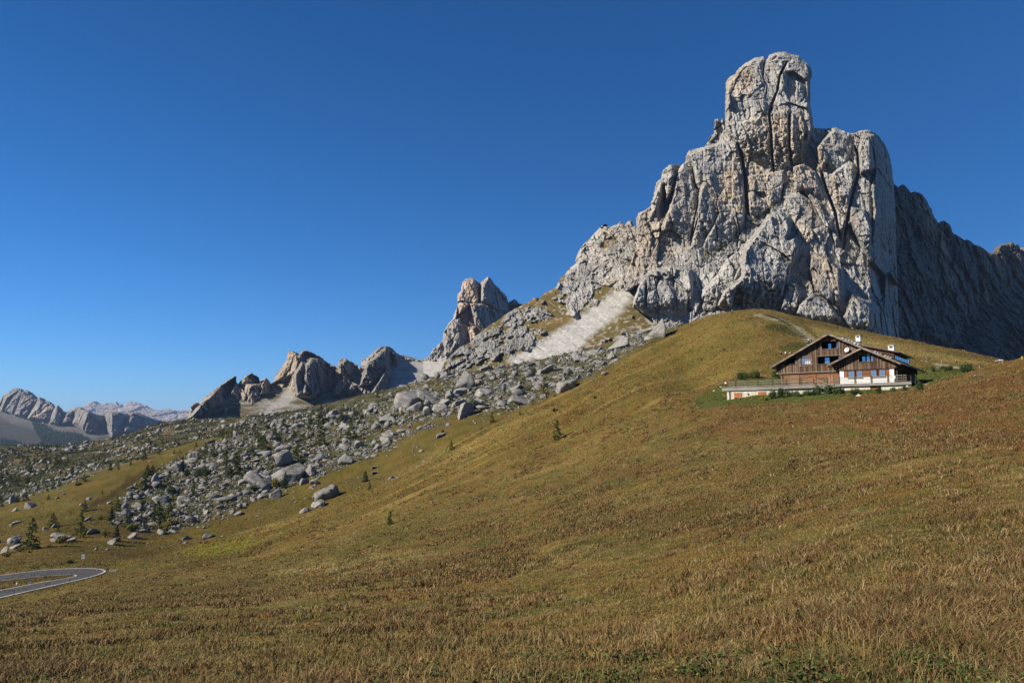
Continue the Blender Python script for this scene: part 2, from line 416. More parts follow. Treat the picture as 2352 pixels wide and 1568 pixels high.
ZG = np.zeros((NA, NY))
for i in range(NA): ZG[i] = pchip(LY[:, i], LZ[:, i], np.clip(YG, LY[0, i], None))
ZG = np.where(YG[None, :] < 5, np.minimum(ZG, -1.7), ZG)
XX = AG[:, None] * YG[None, :]; YY = np.broadcast_to(YG[None, :], XX.shape)
q = np.stack([XX.ravel(), YY.ravel(), np.zeros(XX.size)], -1)
amp = sst(8, 60, YY)
dl = np.stack([(q[:, 0] * .86 + q[:, 1] * .5) / 70, (-q[:, 0] * .5 + q[:, 1] * .86) / 11, q[:, 2]], -1)
FOLD = fbm(dl, 3).reshape(XX.shape)
hill = sst(100, 190, YY) * (1 - sst(330, 420, YY))
N1 = fbm(q / 9, 4).reshape(XX.shape); N2 = fbm(q / 2.2 + 5, 3).reshape(XX.shape); N3 = fbm(q / 34 + 9, 4).reshape(XX.shape)
bumpy = sst(320, 420, YY)
ZG = ZG + amp * (.28 * N1 + .10 * N2 * (1 - sst(250, 400, YY))) + 2.3 * FOLD * hill * sst(-.50, -.36, AG)[:, None] + bumpy * (1.5 * N3 + .8 * N1) * (1 - .6 * sst(380, 330, YY))
ZG += .05 * N2 * (1 - amp)

# ---- the hairpin road's level bench
ROADZ = -37.5
def on_plane(pts, z):
    pts = np.array(pts, float); rx, rz = ray(pts[:, 0], pts[:, 1]); Y = z / rz
    return np.stack([rx * Y, Y], -1)
ROAD_OUT = on_plane([(-260, 1362), (-120, 1338), (0, 1320), (99, 1307.5), (150, 1304.6), (195, 1303.4), (225, 1304.2), (242, 1306.8), (248, 1310), (243, 1314), (228, 1319.5), (200, 1327.5), (140, 1341), (88, 1352.5), (0, 1373), (-120, 1402), (-260, 1440)], ROADZ)
ROAD_IN = on_plane([(-260, 1375), (-120, 1351), (0, 1334), (88, 1324), (130, 1321), (155, 1319.6), (166, 1319.4), (171, 1320.2), (173, 1321.3), (171, 1322.8), (165, 1324.6), (150, 1327.5), (120, 1332), (88, 1337), (0, 1354), (-120, 1382), (-260, 1418)], ROADZ)
m = (XX < -60) & (XX > -260) & (YY > 120) & (YY < 300)
d, _, _ = sdist(np.concatenate([ROAD_OUT]), XX[m], YY[m])
w = sst(-9, -1.0, d)
ZG[m] = ZG[m] * (1 - w) + (ROADZ - .12) * w

# ---- chalet bench
HTH = R(36); HU = np.array([math.cos(HTH), -math.sin(HTH)]); HV = np.array([math.sin(HTH), math.cos(HTH)])
HA = P(*C3([(730, 635)])[0], 150.0)
def hloc(X, Y): return (X - HA[0]) * HU[0] + (Y - HA[1]) * HU[1], (X - HA[0]) * HV[0] + (Y - HA[1]) * HV[1]
hs, ht = hloc(XX, YY)
d, _, _ = sdist(np.array([(-9.6, -6.2), (23.2, -6.2), (20.5, 17), (0, 17), (-1, -1.8), (-9.6, -1.8)], float), hs, ht)
w = sst(-2.2, -.2, d)
tgt = np.minimum(ZG, HA[2] - .75)
ZG = ZG * (1 - w) + tgt * w

def H(X, Y):
    X = np.asarray(X, float); Y = np.asarray(Y, float)
    fa = np.clip((X / Y - AG[0]) / (AG[1] - AG[0]), 0, NA - 1.001); fy = np.clip((np.log(Y) - math.log(3.0)) / (math.log(2700 / 3.0) / (NY - 1)), 0, NY - 1.001)
    i = fa.astype(int); j = fy.astype(int); u = fa - i; v = fy - j
    return (ZG[i, j] * (1 - u) + ZG[i + 1, j] * u) * (1 - v) + (ZG[i, j + 1] * (1 - u) + ZG[i + 1, j + 1] * u) * v

def hit(bx, by, ymin=8., skip=0.):
    """first point of the ground under a pixel of the photograph"""
    rx, rz = ray(bx, by); Y = YG[YG > ymin]
    dz = rz * Y - H(rx * Y, Y)
    k = np.nonzero(dz < 0)[0]
    if len(k) == 0: return None
    k = k[0]
    if k == 0: y = Y[0]
    else: t = dz[k - 1] / (dz[k - 1] - dz[k]); y = Y[k - 1] + t * (Y[k] - Y[k - 1])
    y += skip
    x = float(rx * y); return Vector((x, float(y), float(H(x, y))))

# ---------------------------------------------------------------- ground colour (what the sward itself is)
BX, BY = proj(XX, YY, ZG)
def lerp(a, b, t): return a * (1 - t[..., None]) + np.array(b) * t[..., None]
STRAW = (.262, .186, .078); OCHRE = (.202, .134, .048); BROWN = (.128, .074, .030); OLIVE = (.100, .086, .024); GREEN = (.080, .098, .022); RUST = (.145, .052, .024)
def ground_colour(X, Y, BX, BY):
    sh = X.shape
    q = np.stack([X.ravel(), Y.ravel(), np.zeros(X.size)], -1)
    f = lambda s, o=4, k=0: fbm(q / s + k, o).reshape(sh)
    dlq = np.stack([(q[:, 0] * .86 + q[:, 1] * .5) / 45, (-q[:, 0] * .5 + q[:, 1] * .86) / 7, q[:, 2]], -1)
    st = fbm(dlq, 4).reshape(sh); a = f(14, 5, 3); b = f(40, 4, 8); c = f(4, 4, 1); e = f(23, 5, 20)
    col = np.zeros(sh + (3,)) + np.array(OCHRE)
    col = lerp(col, STRAW, sst(-.1, .5, a) * .8)
    col = lerp(col, BROWN, sst(.0, .5, e) * .75)
    col = lerp(col, OLIVE, sst(.0, .45, f(9, 5, 40)) * .6)
    # slope beyond the brow: greener, duller
    mid = sst(255, 300, Y) * (BX < 1500)
    left = pmask([(-700, 1250), (300, 1050), (700, 930), (1100, 840), (1560, 740), (1100, 985), (800, 1142), (500, 1245), (280, 1296), (-700, 1330)], BX, BY, 10)
    col = lerp(col, (.118, .088, .022), left * (.72 + .28 * sst(-.4, .4, b)))
    col = lerp(col, (.165, .098, .030), left * sst(.05, .5, e) * .8)
    col = lerp(col, (.085, .075, .018), left * sst(.1, .5, st) * .7)
    # hillside: olive hollows between straw ribs
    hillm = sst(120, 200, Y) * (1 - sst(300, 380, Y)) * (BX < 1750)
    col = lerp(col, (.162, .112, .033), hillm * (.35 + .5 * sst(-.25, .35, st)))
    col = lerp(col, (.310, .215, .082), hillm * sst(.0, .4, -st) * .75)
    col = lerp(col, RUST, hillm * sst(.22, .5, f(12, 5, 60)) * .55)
    col = lerp(col, (.22, .19, .02), pmask([(420, 1262), (560, 1232), (600, 1240), (560, 1268), (450, 1282)], BX, BY, 6, 8, 20, 4) * .7)
    col = lerp(col, (.085, .09, .02), pmask([(600, 1290), (760, 1255), (900, 1200), (1000, 1150), (1010, 1200), (850, 1265), (640, 1300)], BX, BY, 18, 20, 40, 5) * .45)
    col = lerp(col, (.36, .265, .115), pmask([(610, 1312), (760, 1283), (1000, 1255), (960, 1290), (820, 1320), (640, 1322)], BX, BY, 10, 14, 30, 6) * (.45 + .4 * sst(-.2, .3, c)))
    # right shoulder: reddish bilberry
    red = pmask([(1560, 950), (1760, 935), (2110, 885), (2500, 780), (2500, 1090), (2150, 1010), (1900, 980), (1640, 1000)], BX, BY, 30, 30, 60, 7)
    col = lerp(col, (.185, .078, .032), red * (.45 + .5 * sst(-.2, .4, f(5, 5, 70))))
    col = lerp(col, (.150, .035, .022), sst(.12, .42, f(7, 5, 90)) * pmask([(1990, 960), (2352, 860), (2500, 830), (2500, 1080), (2200, 1080), (1950, 1010)], BX, BY, 20))
    col = lerp(col, RUST, (Y < 120) * sst(.2, .55, f(6, 5, 75)) * .5)
    col = lerp(col, (.105, .105, .030), (Y < 130) * sst(-.05, .4, f(4.5, 5, 77)) * .7); col = lerp(col, (.30, .23, .115), (Y < 130) * sst(.1, .5, f(2.2, 5, 79)) * .55)
    # knoll
    kn = pmask([(1560, 770), (1647, 729), (1734, 719), (1854, 741), (2300, 840), (2120, 850), (1700, 860), (1560, 900)], BX, BY, 6)
    col = lerp(col, (.225, .155, .048), kn * .6); col = lerp(col, (.15, .125, .032), kn * sst(-.1, .4, e) * .6)
    dry = pmask([(1860, 748), (2082, 795), (2290, 838), (2220, 836), (2000, 800), (1880, 775)], BX, BY, 6)
    col = lerp(col, (.36, .265, .11), dry * .8)
    col = lerp(col, (.062, .075, .020), pmask(CK([(950, 480), (1050, 440), (1400, 450), (1560, 560), (1650, 660), (1700, 730), (1500, 690), (1200, 620), (900, 530)]), BX, BY, 2.5, 5, 10, 8) * .85)
    col = lerp(col, (.068, .080, .022), pmask(CK([(1180, 1000), (1350, 960), (1500, 900), (1850, 860), (1980, 960), (1800, 1100), (1400, 1080)]), BX, BY, 3, 5, 10, 9) * .8)
    # mown lawn round the chalet
    lawn = pmask([(1588, 942), (1600, 915), (1655, 884), (1700, 873), (1790, 868), (1900, 860), (2020, 850), (2090, 850), (2130, 842), (2230, 838), (2240, 848), (2200, 866), (2110, 890), (2060, 898), (1960, 911), (1760, 927), (1680, 930), (1620, 938)], BX, BY, 3, 5, 18, 10)
    col = lerp(col, (.090, .118, .028), lawn * .92); col = lerp(col, (.12, .12, .034), lawn * sst(0, .5, c) * .4)
    # foot-worn turf close to the camera
    tf = pmask([(900, 1640), (1250, 1566), (1700, 1556), (2000, 1546), (2140, 1530), (2500, 1490), (2500, 1660)], BX, BY, 8, 20, 60, 11)
    col = lerp(col, (.075, .092, .024), tf * .8)
    # bare earth: foot track and path
    p1, _ = ldist(CK([(705, 270), (690, 400), (705, 560), (760, 630), (870, 730), (940, 850), (1010, 960), (1040, 1060), (1170, 1140)]), BX, BY)
    col = lerp(col, (.13, .085, .045), sst(1.4, .4, p1) * .8 * kn)
    p2, _ = ldist([(1705, 935), (1660, 972), (1630, 1000), (1600, 1040), (1560, 1085), (1530, 1130)], BX, BY)
    col = lerp(col, (.085, .06, .025), sst(2.6, .9, p2) * .75)
    pth = pmask(CK([(840, 205), (1000, 225), (1300, 310), (1560, 440), (1850, 560), (2100, 760), (2200, 880), (1950, 960), (1880, 880), (1780, 740), (1600, 590), (1480, 480), (1250, 400), (950, 330), (680, 245), (700, 215)]), BX, BY, 1.5, 1.5, 6, 12)
    col = lerp(col, (.42, .36, .28), pth * (.45 + .5 * sst(-.2, .3, f(2.5, 4, 2))))
    p3 = pmask(CR([(140, 318), (330, 340), (520, 370), (700, 410), (900, 445), (1080, 490), (1060, 505), (900, 495), (700, 455), (520, 425), (400, 380), (300, 350)]), BX, BY, 1.2)
    col = lerp(col, (.55, .46, .38), p3 * .9)
    vg = pmask(C7([(1140, 975), (1250, 965), (1210, 1000), (1130, 1010)]), BX, BY, 1.5)
    col = lerp(col, (.42, .36, .29), vg * .9)
    # road verge
    rdv = (X < -60) & (X > -260) & (Y > 165) & (Y < 235)
    col = lerp(col, (.10, .10, .028), rdv * .55 * sst(-.3, .3, c))
    # stony ground among the boulders
    bf = boulder_density(BX, BY)
    col = lerp(col, (.055, .052, .020), bf * .8)
    col = lerp(col, (.34, .325, .30), bf * sst(.02, .30, f(5, 5, 130)) * .35)
    far = sst(560, 640, Y) * (BX < 1000)
    col = lerp(col, (.048, .044, .020), far * .85); col = lerp(col, (.20, .125, .045), far * sst(0, .35, f(60, 4, 140)) * .8)
    col = lerp(col, (.33, .315, .29), far * sst(.02, .22, f(10, 5, 150)) * (.4 + .6 * sst(-.2, .2, f(90, 3, 160))) * .4)
    tal = sst(1150, 1250, Y) * (BX > 420)
    col = lerp(col, (.30, .28, .255), tal * sst(-.25, .25, f(12, 5, 170)) * .8)
    gul = pmask(A1([(1560, 1540), (1850, 1370), (2050, 1290), (2300, 1100), (2352, 1080), (2352, 1180), (2200, 1330), (1950, 1480), (1700, 1552)]), BX, BY, 4, 6, 12, 14)
    col = lerp(col, (.05, .032, .014), gul * .75)
    gul = pmask(A3([(0, 1240), (250, 1130), (420, 1060), (560, 1040), (600, 1100), (400, 1200), (250, 1300), (60, 1400), (0, 1420)]), BX, BY, 4, 6, 12, 15)
    col = lerp(col, (.05, .032, .014), gul * .75)
    return col * np.array((1.0, .985, .84))

def boulder_density(BX, BY):
    A = pmask([(255, 1195), (300, 1130), (345, 1095), (400, 1058), (470, 1020), (560, 984), (650, 960), (740, 945), (850, 924), (900, 892), (980, 866), (1100, 846), (1180, 834), (1330, 812), (1400, 795), (1450, 768), (1500, 745), (1570, 735), (1520, 775), (1420, 832), (1290, 896), (1236, 922), (1144, 952), (1060, 968), (960, 985), (900, 1018), (850, 1045), (760, 1085), (700, 1108), (620, 1140), (520, 1180), (430, 1212), (330, 1220)], BX, BY, 12, 18, 40, 20)
    gap = pmask([(860, 1005), (960, 985), (1060, 968), (1150, 948), (1130, 940), (1000, 958), (900, 985), (800, 1020)], BX, BY, 10, 8, 25, 21)
    gap2 = pmask([(760, 942), (860, 912), (960, 876), (1010, 870), (1020, 895), (930, 905), (850, 935)], BX, BY, 8, 8, 25, 22)
    return A * (1 - .8 * gap) * (1 - .6 * gap2)

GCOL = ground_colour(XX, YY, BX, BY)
M_GROUND = mat_ground()
idx = np.arange(NA * NY).reshape(NA, NY)
F = np.stack([idx[:-1, :-1], idx[1:, :-1], idx[1:, 1:], idx[:-1, 1:]], -1).reshape(-1, 4)
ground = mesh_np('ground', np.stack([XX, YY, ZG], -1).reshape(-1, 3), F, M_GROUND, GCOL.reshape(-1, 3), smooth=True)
tag(ground, kind='structure')

# ---- road surface and its edge lines
def resample(p, n):
    s = np.concatenate([[0], np.cumsum(np.hypot(*np.diff(p, axis=0).T))]); q = np.linspace(0, s[-1], n)
    return np.stack([np.interp(q, s, p[:, 0]), np.interp(q, s, p[:, 1])], -1)
def smooth_line(p, n=160, it=6):
    p = resample(p, n)
    for _ in range(it): p[1:-1] = (p[:-2] + 2 * p[1:-1] + p[2:]) / 4
    return p
RO = smooth_line(ROAD_OUT); RI = smooth_line(ROAD_IN)
# pair up: split each at its apex so that both halves match
def pair(o, i, n=70):
    ko = np.argmax(o[:, 0]); ki = np.argmax(i[:, 0])
    return np.concatenate([resample(o[:ko + 1], n), resample(o[ko:], n)[1:]]), np.concatenate([resample(i[:ki + 1], n), resample(i[ki:], n)[1:]])
RO, RI = pair(RO, RI)
def strip(name, a, b, z, mat, skirt=0.):
    n = len(a); V = np.concatenate([np.c_[a, np.full(n, z)], np.c_[b, np.full(n, z)]])
    k = np.arange(n - 1); F = np.stack([k, k + 1, k + 1 + n, k + n], -1)
    return mesh_np(name, V, F, mat)
t = NT('asphalt'); v = t.coord('Object'); n = t.noise(v, .5, 5, .6); n2 = t.noise(v, 40, 2)
M_ASPH = t.out(t.mix(t.ramp(n, [(.3, (.062, .062, .066)), (.7, (.088, .087, .088))]), t.ramp(n2, [(.3, .8), (.7, 1.2)]), 1., 'MULTIPLY'), .85, .25)
M_LINE = mat_plain('worn_road_paint', (.52, .51, .49), .8, .2, .2, 1.)
tag(strip('road', RO, RI, ROADZ, M_ASPH), kind='structure')
def inset(a, b, d0, d1):
    v = b - a; L = np.hypot(v[:, 0], v[:, 1])[:, None]; v = v / L
    return a + v * d0, a + v * d1
o0, o1 = inset(RO, RI, .25, .85); tag(strip('road_marking', o0, o1, ROADZ + .006, M_LINE), kind='structure')
o0, o1 = inset(RI, RO, .2, .65); tag(strip('road_marking', o0, o1, ROADZ + .006, M_LINE), kind='structure')
print('terrain', round(time.time() - T0, 1))
# ---------------------------------------------------------------- mountains
def rock_colour(p, base, px, ochre=.5, streak=.5):
    """p world points; base grey; returns limestone colours with ochre breaks and dark water streaks"""
    n = len(p); q = p / px
    c = np.zeros((n, 3)) + np.array(base)
    a = fbm(q * np.array([.012, .012, .006]) + 3, 4); b = fbm(q * np.array([.05, .05, .012]) + 8, 4); d = fbm(q * .03 + 21, 4)
    k = sst(.02, .38, a) * ochre
    c = c * (1 - k[:, None]) + np.array((.52, .40, .275)) * k[:, None]
    k = sst(.1, .5, b) * streak
    c = c * (1 - .42 * k[:, None])
    c = c * (1 + .16 * d[:, None])
    return c

def relief(name, poly, Yfn, step, mat, colfn, disp, edge=(14, 30.), rough=(2.5, 14.), skirt=60., noedge=None, seed=0.):
    poly = np.asarray(poly, float)
    x0, y0 = poly.min(0) - 4; x1, y1 = poly.max(0) + 4
    gx, gy = np.meshgrid(np.arange(x0, x1, step), np.arange(y0, y1, step), indexing='ij')
    sh = gx.shape
    q = np.stack([gx.ravel() / rough[1], gy.ravel() / rough[1], np.full(gx.size, seed)], -1)
    wx = rough[0] * fbm(q, 4, .62).reshape(sh); wy = rough[0] * fbm(q + 41.3, 4, .62).reshape(sh)
    d, nx, ny = sdist(poly, gx + wx, gy + wy)
    keep = d > -step * .75
    out = (d < 0) & keep
    gx = np.where(out, gx + (nx - gx - wx), gx); gy = np.where(out, gy + (ny - gy - wy), gy)
    idx = -np.ones(sh, int); idx[keep] = np.arange(keep.sum())
    px = gx[keep]; py = gy[keep]; dd = np.clip(d[keep], 0, None)
    Y = Yfn(px, py)
    w = P(px, py, Y)
    w0 = w.copy()
    dsp, aux = disp(w, px, py)
    ed = 1 - np.sqrt(np.clip(1 - (1 - np.clip(dd / edge[0], 0, 1)) ** 2, 0, 1))
    if noedge is not None: ed = ed * noedge(px, py)
    Y = Y - dsp * (1 - .5 * ed) + edge[1] * ed
    V = P(px, py, Y)
    a = idx[:-1, :-1]; b = idx[1:, :-1]; c = idx[1:, 1:]; e = idx[:-1, 1:]
    ok = (a >= 0) & (b >= 0) & (c >= 0) & (e >= 0)
    F = np.stack([a[ok], e[ok], c[ok], b[ok]], -1)
    # how flat the surface lies (ledges hold soil and grass)
    Yg = np.full(sh, np.nan); Yg[keep] = Y
    gyd = np.gradient(Yg, step, axis=1)[keep]; gyd = np.nan_to_num(gyd)
    col = colfn(w0, px, py, -gyd, aux)
    # rim folded backwards so that the crag has thickness
    ed_ = np.concatenate([F[:, [0, 1]], F[:, [1, 2]], F[:, [2, 3]], F[:, [3, 0]]])
    key = np.sort(ed_, 1); kk = key[:, 0].astype(np.int64) * (len(V) + 1) + key[:, 1]
    u, inv, cnt = np.unique(kk, return_inverse=True, return_counts=True)
    be = ed_[cnt[inv] == 1]
    bv = np.unique(be); mp = -np.ones(len(V), int); mp[bv] = np.arange(len(bv))
    cen = poly.mean(0)
    rings = [V]; cols = [col]; Fs = [F]; prev = None; base = len(V)
    for r in range(1, 4):
        t = r / 3
        qx = px[bv] + (cen[0] - px[bv]) * .10 * t * t; qy = py[bv] + (np.maximum(cen[1], py[bv]) - py[bv]) * .12 * t * t
        rings.append(P(qx, qy, Y[bv] + skirt * t)); cols.append(col[bv])
        cur = lambda k, r=r: base + (r - 1) * len(bv) + mp[k]
        lo = be if r == 1 else None
        if r == 1: Fs.append(np.stack([be[:, 1], be[:, 0], cur(be[:, 0]), cur(be[:, 1])], -1))
        else:
            o = base + (r - 2) * len(bv)
            Fs.append(np.stack([o + mp[be[:, 1]], o + mp[be[:, 0]], cur(be[:, 0]), cur(be[:, 1])], -1))
    o = mesh_np(name, np.concatenate(rings), np.concatenate(Fs), mat, np.concatenate(cols))
    return tag(o, kind='structure')

def crag(w, L, amp, seed=0., vert=3.2):
    """rock relief: flat angular faces at three sizes, joints, thin beds; L = size of a buttress in metres, amp its relief"""
    wr = np.stack([fbm(w / (L * .5) + seed + k, 3) for k in (1, 2, 3)], -1) * L * .035
    p = w + wr
    p = np.stack([p[:, 0] + .18 * p[:, 2] * np.sin(seed), p[:, 1], p[:, 2]], -1)
    f0, e0 = facets(p / np.array([L, L * 1.3, L * 2.6]) + seed + 5, (1.5, .2, .5))
    f1, e1 = facets(p / np.array([L * .42, L * .6, L * 1.15]) + seed + 9, (1.6, .2, .6))
    f2, e2 = facets(p / np.array([L * .17, L * .25, L * .42]) + seed + 11, (1.7, .2, .8))
    f3, e3 = facets(p / np.array([L * .07, L * .1, L * .14]) + seed + 13, (1.7, .2, 1.))
    rib = fbm(w / np.array([L * .13, L * .13, L * 1.1]) + seed, 3, .6, True)
    bz = (w[:, 2] + 2.5 * fbm(w / (L * .6) + seed, 3)) / (L * .22); bed = np.abs((bz % 1) - .5) * 2
    crack = sst(.05, .0, e0) * .14 + sst(.06, .0, e1) * .08
    return amp * (.85 * f0 + .46 * f1 + .20 * f2 + .085 * f3 + .10 * rib + .07 * bed - crack)

M_ROCK1 = mat_rock('limestone_near', 1.0, .8)
M_ROCK2 = mat_rock('limestone_mid', 2.0, .8)
M_ROCK5 = mat_rock('limestone_far', 7.0, .8)
GRAY = (.405, .392, .372)

# --- the great tower
TOWER = C1([(905, 760), (904, 640), (911, 420), (922, 395), (960, 362), (980, 350), (1000, 320), (1060, 270), (1120, 238), (1185, 228), (1203, 252), (1225, 222), (1270, 200), (1330, 192), (1385, 210), (1440, 225), (1470, 255), (1510, 285), (1527, 310), (1532, 350), (1520, 430), (1524, 500), (1520, 580), (1535, 650), (1543, 720), (1548, 745)])
BODYR = C1([(1620, 752), (1690, 742), (1720, 745), (1790, 780), (1840, 785), (1880, 765), (1940, 760), (1985, 775), (2030, 820), (2070, 880), (2095, 950), (2110, 1010), (2118, 1100), (2126, 1160)])
LOWR = C2([(1635, 120), (1640, 250), (1642, 420), (1650, 600), (1660, 900), (1640, 1000), (1400, 1000), (1000, 900), (500, 900), (400, 880), (300, 870)])
LEFTB = C2([(290, 790), (180, 735), (182, 700), (222, 600), (140, 650), (128, 600), (150, 540), (200, 400), (205, 330)])
LEFTS = C1([(260, 1435), (262, 1400), (280, 1360), (330, 1340), (365, 1310), (390, 1230), (405, 1140), (440, 1110), (455, 1050), (480, 1030), (505, 1010), (525, 1015), (540, 1050), (546, 1085), (565, 1050), (600, 1000), (617, 990), (625, 930), (650, 905), (760, 880), (775, 850), (795, 800), (822, 790), (830, 690), (850, 675), (870, 700), (888, 668)])
MAIN = np.concatenate([TOWER, BODYR, LOWR, LEFTB, LEFTS])

# (outline, forward offset in metres, bevel in px, tilt to the right m/px, tilt upward m/px)
FEAT = [
 (np.concatenate([TOWER, C1([(1480, 1000), (1390, 1020), (1250, 1065), (1060, 950), (1000, 865)])]), 26, 9, .0, .0),
 (C1([(905, 430), (1000, 330), (1180, 240), (1175, 350), (1200, 430), (1210, 600), (1190, 700), (1000, 760), (905, 740)]), 5, 10, .05, 0),
 (C1([(1340, 330), (1400, 330), (1500, 400), (1520, 560), (1440, 600), (1370, 560), (1330, 480)]), -11, 7, .0, 0),
 (C1([(1420, 400), (1470, 430), (1485, 520), (1440, 570), (1408, 540)]), 7, 4, .1, 0),
 (C1([(1228, 640), (1370, 600), (1368, 880), (1388, 1010), (1258, 1060), (1245, 800)]), 7, 6, .08, 0),
 (C1([(1380, 640), (1450, 620), (1490, 720), (1470, 1000), (1395, 1020), (1376, 880)]), 9, 6, .25, 0),
 (C1([(1010, 700), (1215, 640), (1238, 1050), (1060, 920)]), 5, 8, .05, 0),
 (C1([(620, 930), (760, 880), (900, 830), (985, 850), (1000, 870), (1030, 970), (1045, 1080), (1060, 1300), (1050, 1420), (900, 1620), (650, 1620), (700, 1300), (718, 1190), (692, 1150), (672, 1030)]), 15, 9, .06, 0),
 (C1([(700, 1200), (800, 1050), (860, 1250), (850, 1500), (700, 1560), (660, 1500)]), 6, 12, .1, 0),
 (C1([(545, 1095), (600, 1000), (662, 1030), (684, 1170), (702, 1200), (695, 1400), (640, 1600), (380, 1600), (480, 1370), (530, 1210)]), 11, 7, .12, 0),
 (C1([(430, 1120), (520, 1020), (545, 1080), (520, 1200), (478, 1290), (462, 1150), (420, 1300), (370, 1420), (260, 1500), (280, 1370), (390, 1240)]), 9, 5, -.1, 0),
 (C1([(462, 1160), (480, 1200), (490, 1300), (470, 1370), (395, 1480), (415, 1330), (450, 1250)]), -14, 4, .9, 0),
 (C1([(530, 1205), (522, 1270), (485, 1370), (474, 1365), (492, 1260)]), -16, 3, .3, 0),
 (C1([(1062, 1090), (1240, 1062), (1335, 1042), (1330, 1150), (1310, 1270), (1230, 1300), (1180, 1220), (1085, 1205)]), 7, 6, .05, 0),
 (C1([(1392, 1022), (1480, 990), (1560, 1060), (1625, 1260), (1560, 1275), (1500, 1200), (1440, 1210), (1410, 1190)]), 16, 6, .15, 0),
 (C1([(1070, 1215), (1110, 1200), (1200, 1290), (1240, 1320), (1150, 1390), (1080, 1365)]), 9, 5, .1, 0),
 (C1([(1320, 1240), (1440, 1210), (1600, 1270), (1680, 1420), (1700, 1620), (1420, 1620), (1400, 1380)]), 10, 10, .05, 0),
 (C2([(700, 640), (780, 560), (790, 420), (860, 320), (930, 215), (1000, 192), (1050, 230), (1064, 300), (1045, 345), (1090, 335), (1106, 380), (1100, 450), (1060, 520), (1035, 640), (1000, 760), (700, 770)]), 34, 11, .1, .06),
 (C2([(560, 640), (640, 560), (720, 440), (800, 380), (860, 320), (790, 560), (700, 700), (640, 760), (560, 760)]), 14, 12, .0, .1),
 (C2([(1168, 420), (1262, 455), (1330, 520), (1336, 700), (1330, 790), (1270, 705), (1190, 640), (1160, 520)]), 24, 6, .05, 0),
 (C2([(1270, 470), (1330, 300), (1390, 260), (1490, 450), (1585, 560), (1580, 760), (1400, 660), (1345, 780), (1336, 520)]), -18, 8, .25, 0),
 (C2([(1290, 110), (1370, 100), (1392, 200), (1370, 255), (1300, 160)]), 14, 4, .1, 0),
 (C2([(1388, 170), (1470, 190), (1512, 300), (1494, 430), (1480, 445), (1385, 255)]), 22, 5, .1, 0),
 (C1([(1560, 885), (1610, 820), (1690, 752), (1835, 795), (1835, 880), (1790, 1000), (1700, 1100), (1640, 1010), (1600, 1060)]), 12, 8, .18, 0),
 (C1([(1660, 1080), (1800, 980), (1850, 1000), (1840, 1150), (1790, 1330), (1700, 1300), (1680, 1180)]), 12, 8, .12, 0),
 (C1([(1868, 900), (1890, 790), (1985, 785), (2070, 885), (2108, 1010), (2124, 1150), (2132, 1700), (1960, 1700), (1975, 1330), (1960, 1200), (1985, 1050), (1880, 1080)]), 26, 7, .0, 0),
 (C2([(1085, 770), (1100, 720), (1180, 645), (1270, 700), (1325, 780), (1395, 850), (1180, 825)]), 28, 7, .1, 0),
 (C2([(1348, 790), (1400, 660), (1470, 690), (1545, 770), (1556, 880), (1500, 900), (1400, 870)]), 34, 8, .2, 0),
 (C2([(990, 760), (1040, 600), (1090, 600), (1110, 680), (1090, 760), (1030, 790)]), 22, 6, .1, 0),
 (C2([(1600, 540), (1640, 525), (1670, 600), (1675, 640), (1640, 600)]), 30, 4, .1, 0),
 (C2([(240, 560), (300, 520), (400, 495), (510, 520), (520, 640), (480, 770), (290, 790), (175, 725), (200, 620)]), 17, 9, .05, .05),
 (C2([(255, 570), (268, 650), (262, 760), (240, 700)]), -10, 3, .0, 0),
 (C2([(690, 640), (740, 590), (800, 560), (822, 700), (790, 765), (690, 765), (650, 720)]), 22, 5, .5, 0),
 (C2([(720, 640), (770, 620), (800, 640), (790, 760), (730, 765)]), -12, 4, .2, 0),
]
CRACKS = [
 (C1([(1350, 270), (1300, 370), (1285, 470), (1240, 580), (1225, 640), (1240, 800), (1246, 950), (1256, 1060)]), 3.6, 26), (C1([(1196, 240), (1180, 350), (1182, 390)]), 2.2, 12),
 (C1([(1371, 640), (1364, 700), (1370, 880), (1386, 1010)]), 2.4, 15), (C1([(1210, 430), (1204, 505)]), 2., 9),
 (C1([(996, 855), (1030, 970), (1045, 1080), (1055, 1200), (1060, 1290), (1075, 1370)]), 4.6, 30), (C1([(668, 1030), (690, 1170), (714, 1190), (706, 1300), (652, 1560)]), 2.2, 15),
 (C1([(1842, 880), (1862, 930), (1872, 1060), (1846, 1160), (1800, 1340), (1760, 1620)]), 4., 20), (C1([(1600, 1060), (1640, 1200), (1700, 1350), (1740, 1560)]), 4.5, 18),
 (C1([(850, 1230), (835, 1400), (850, 1560)]), 2., 8), (C1([(985, 1350), (1010, 1500), (990, 1600)]), 2., 8), (C1([(1330, 1150), (1310, 1270)]), 2.5, 10),
 (C1([(905, 700), (830, 760), (770, 870)]), 2., 8),
 (C2([(400, 500), (410, 620)]), 2., 8), (C2([(545, 130), (540, 250), (500, 390)]), 2.2, 10), (C2([(940, 330), (900, 480), (920, 640)]), 1.6, 6), (C2([(300, 560), (330, 700)]), 1.8, 6),
]
RAMP = C2([(1005, 140), (960, 185), (830, 290), (700, 400), (560, 480), (565, 440), (650, 395), (740, 340), (880, 210), (960, 155)])
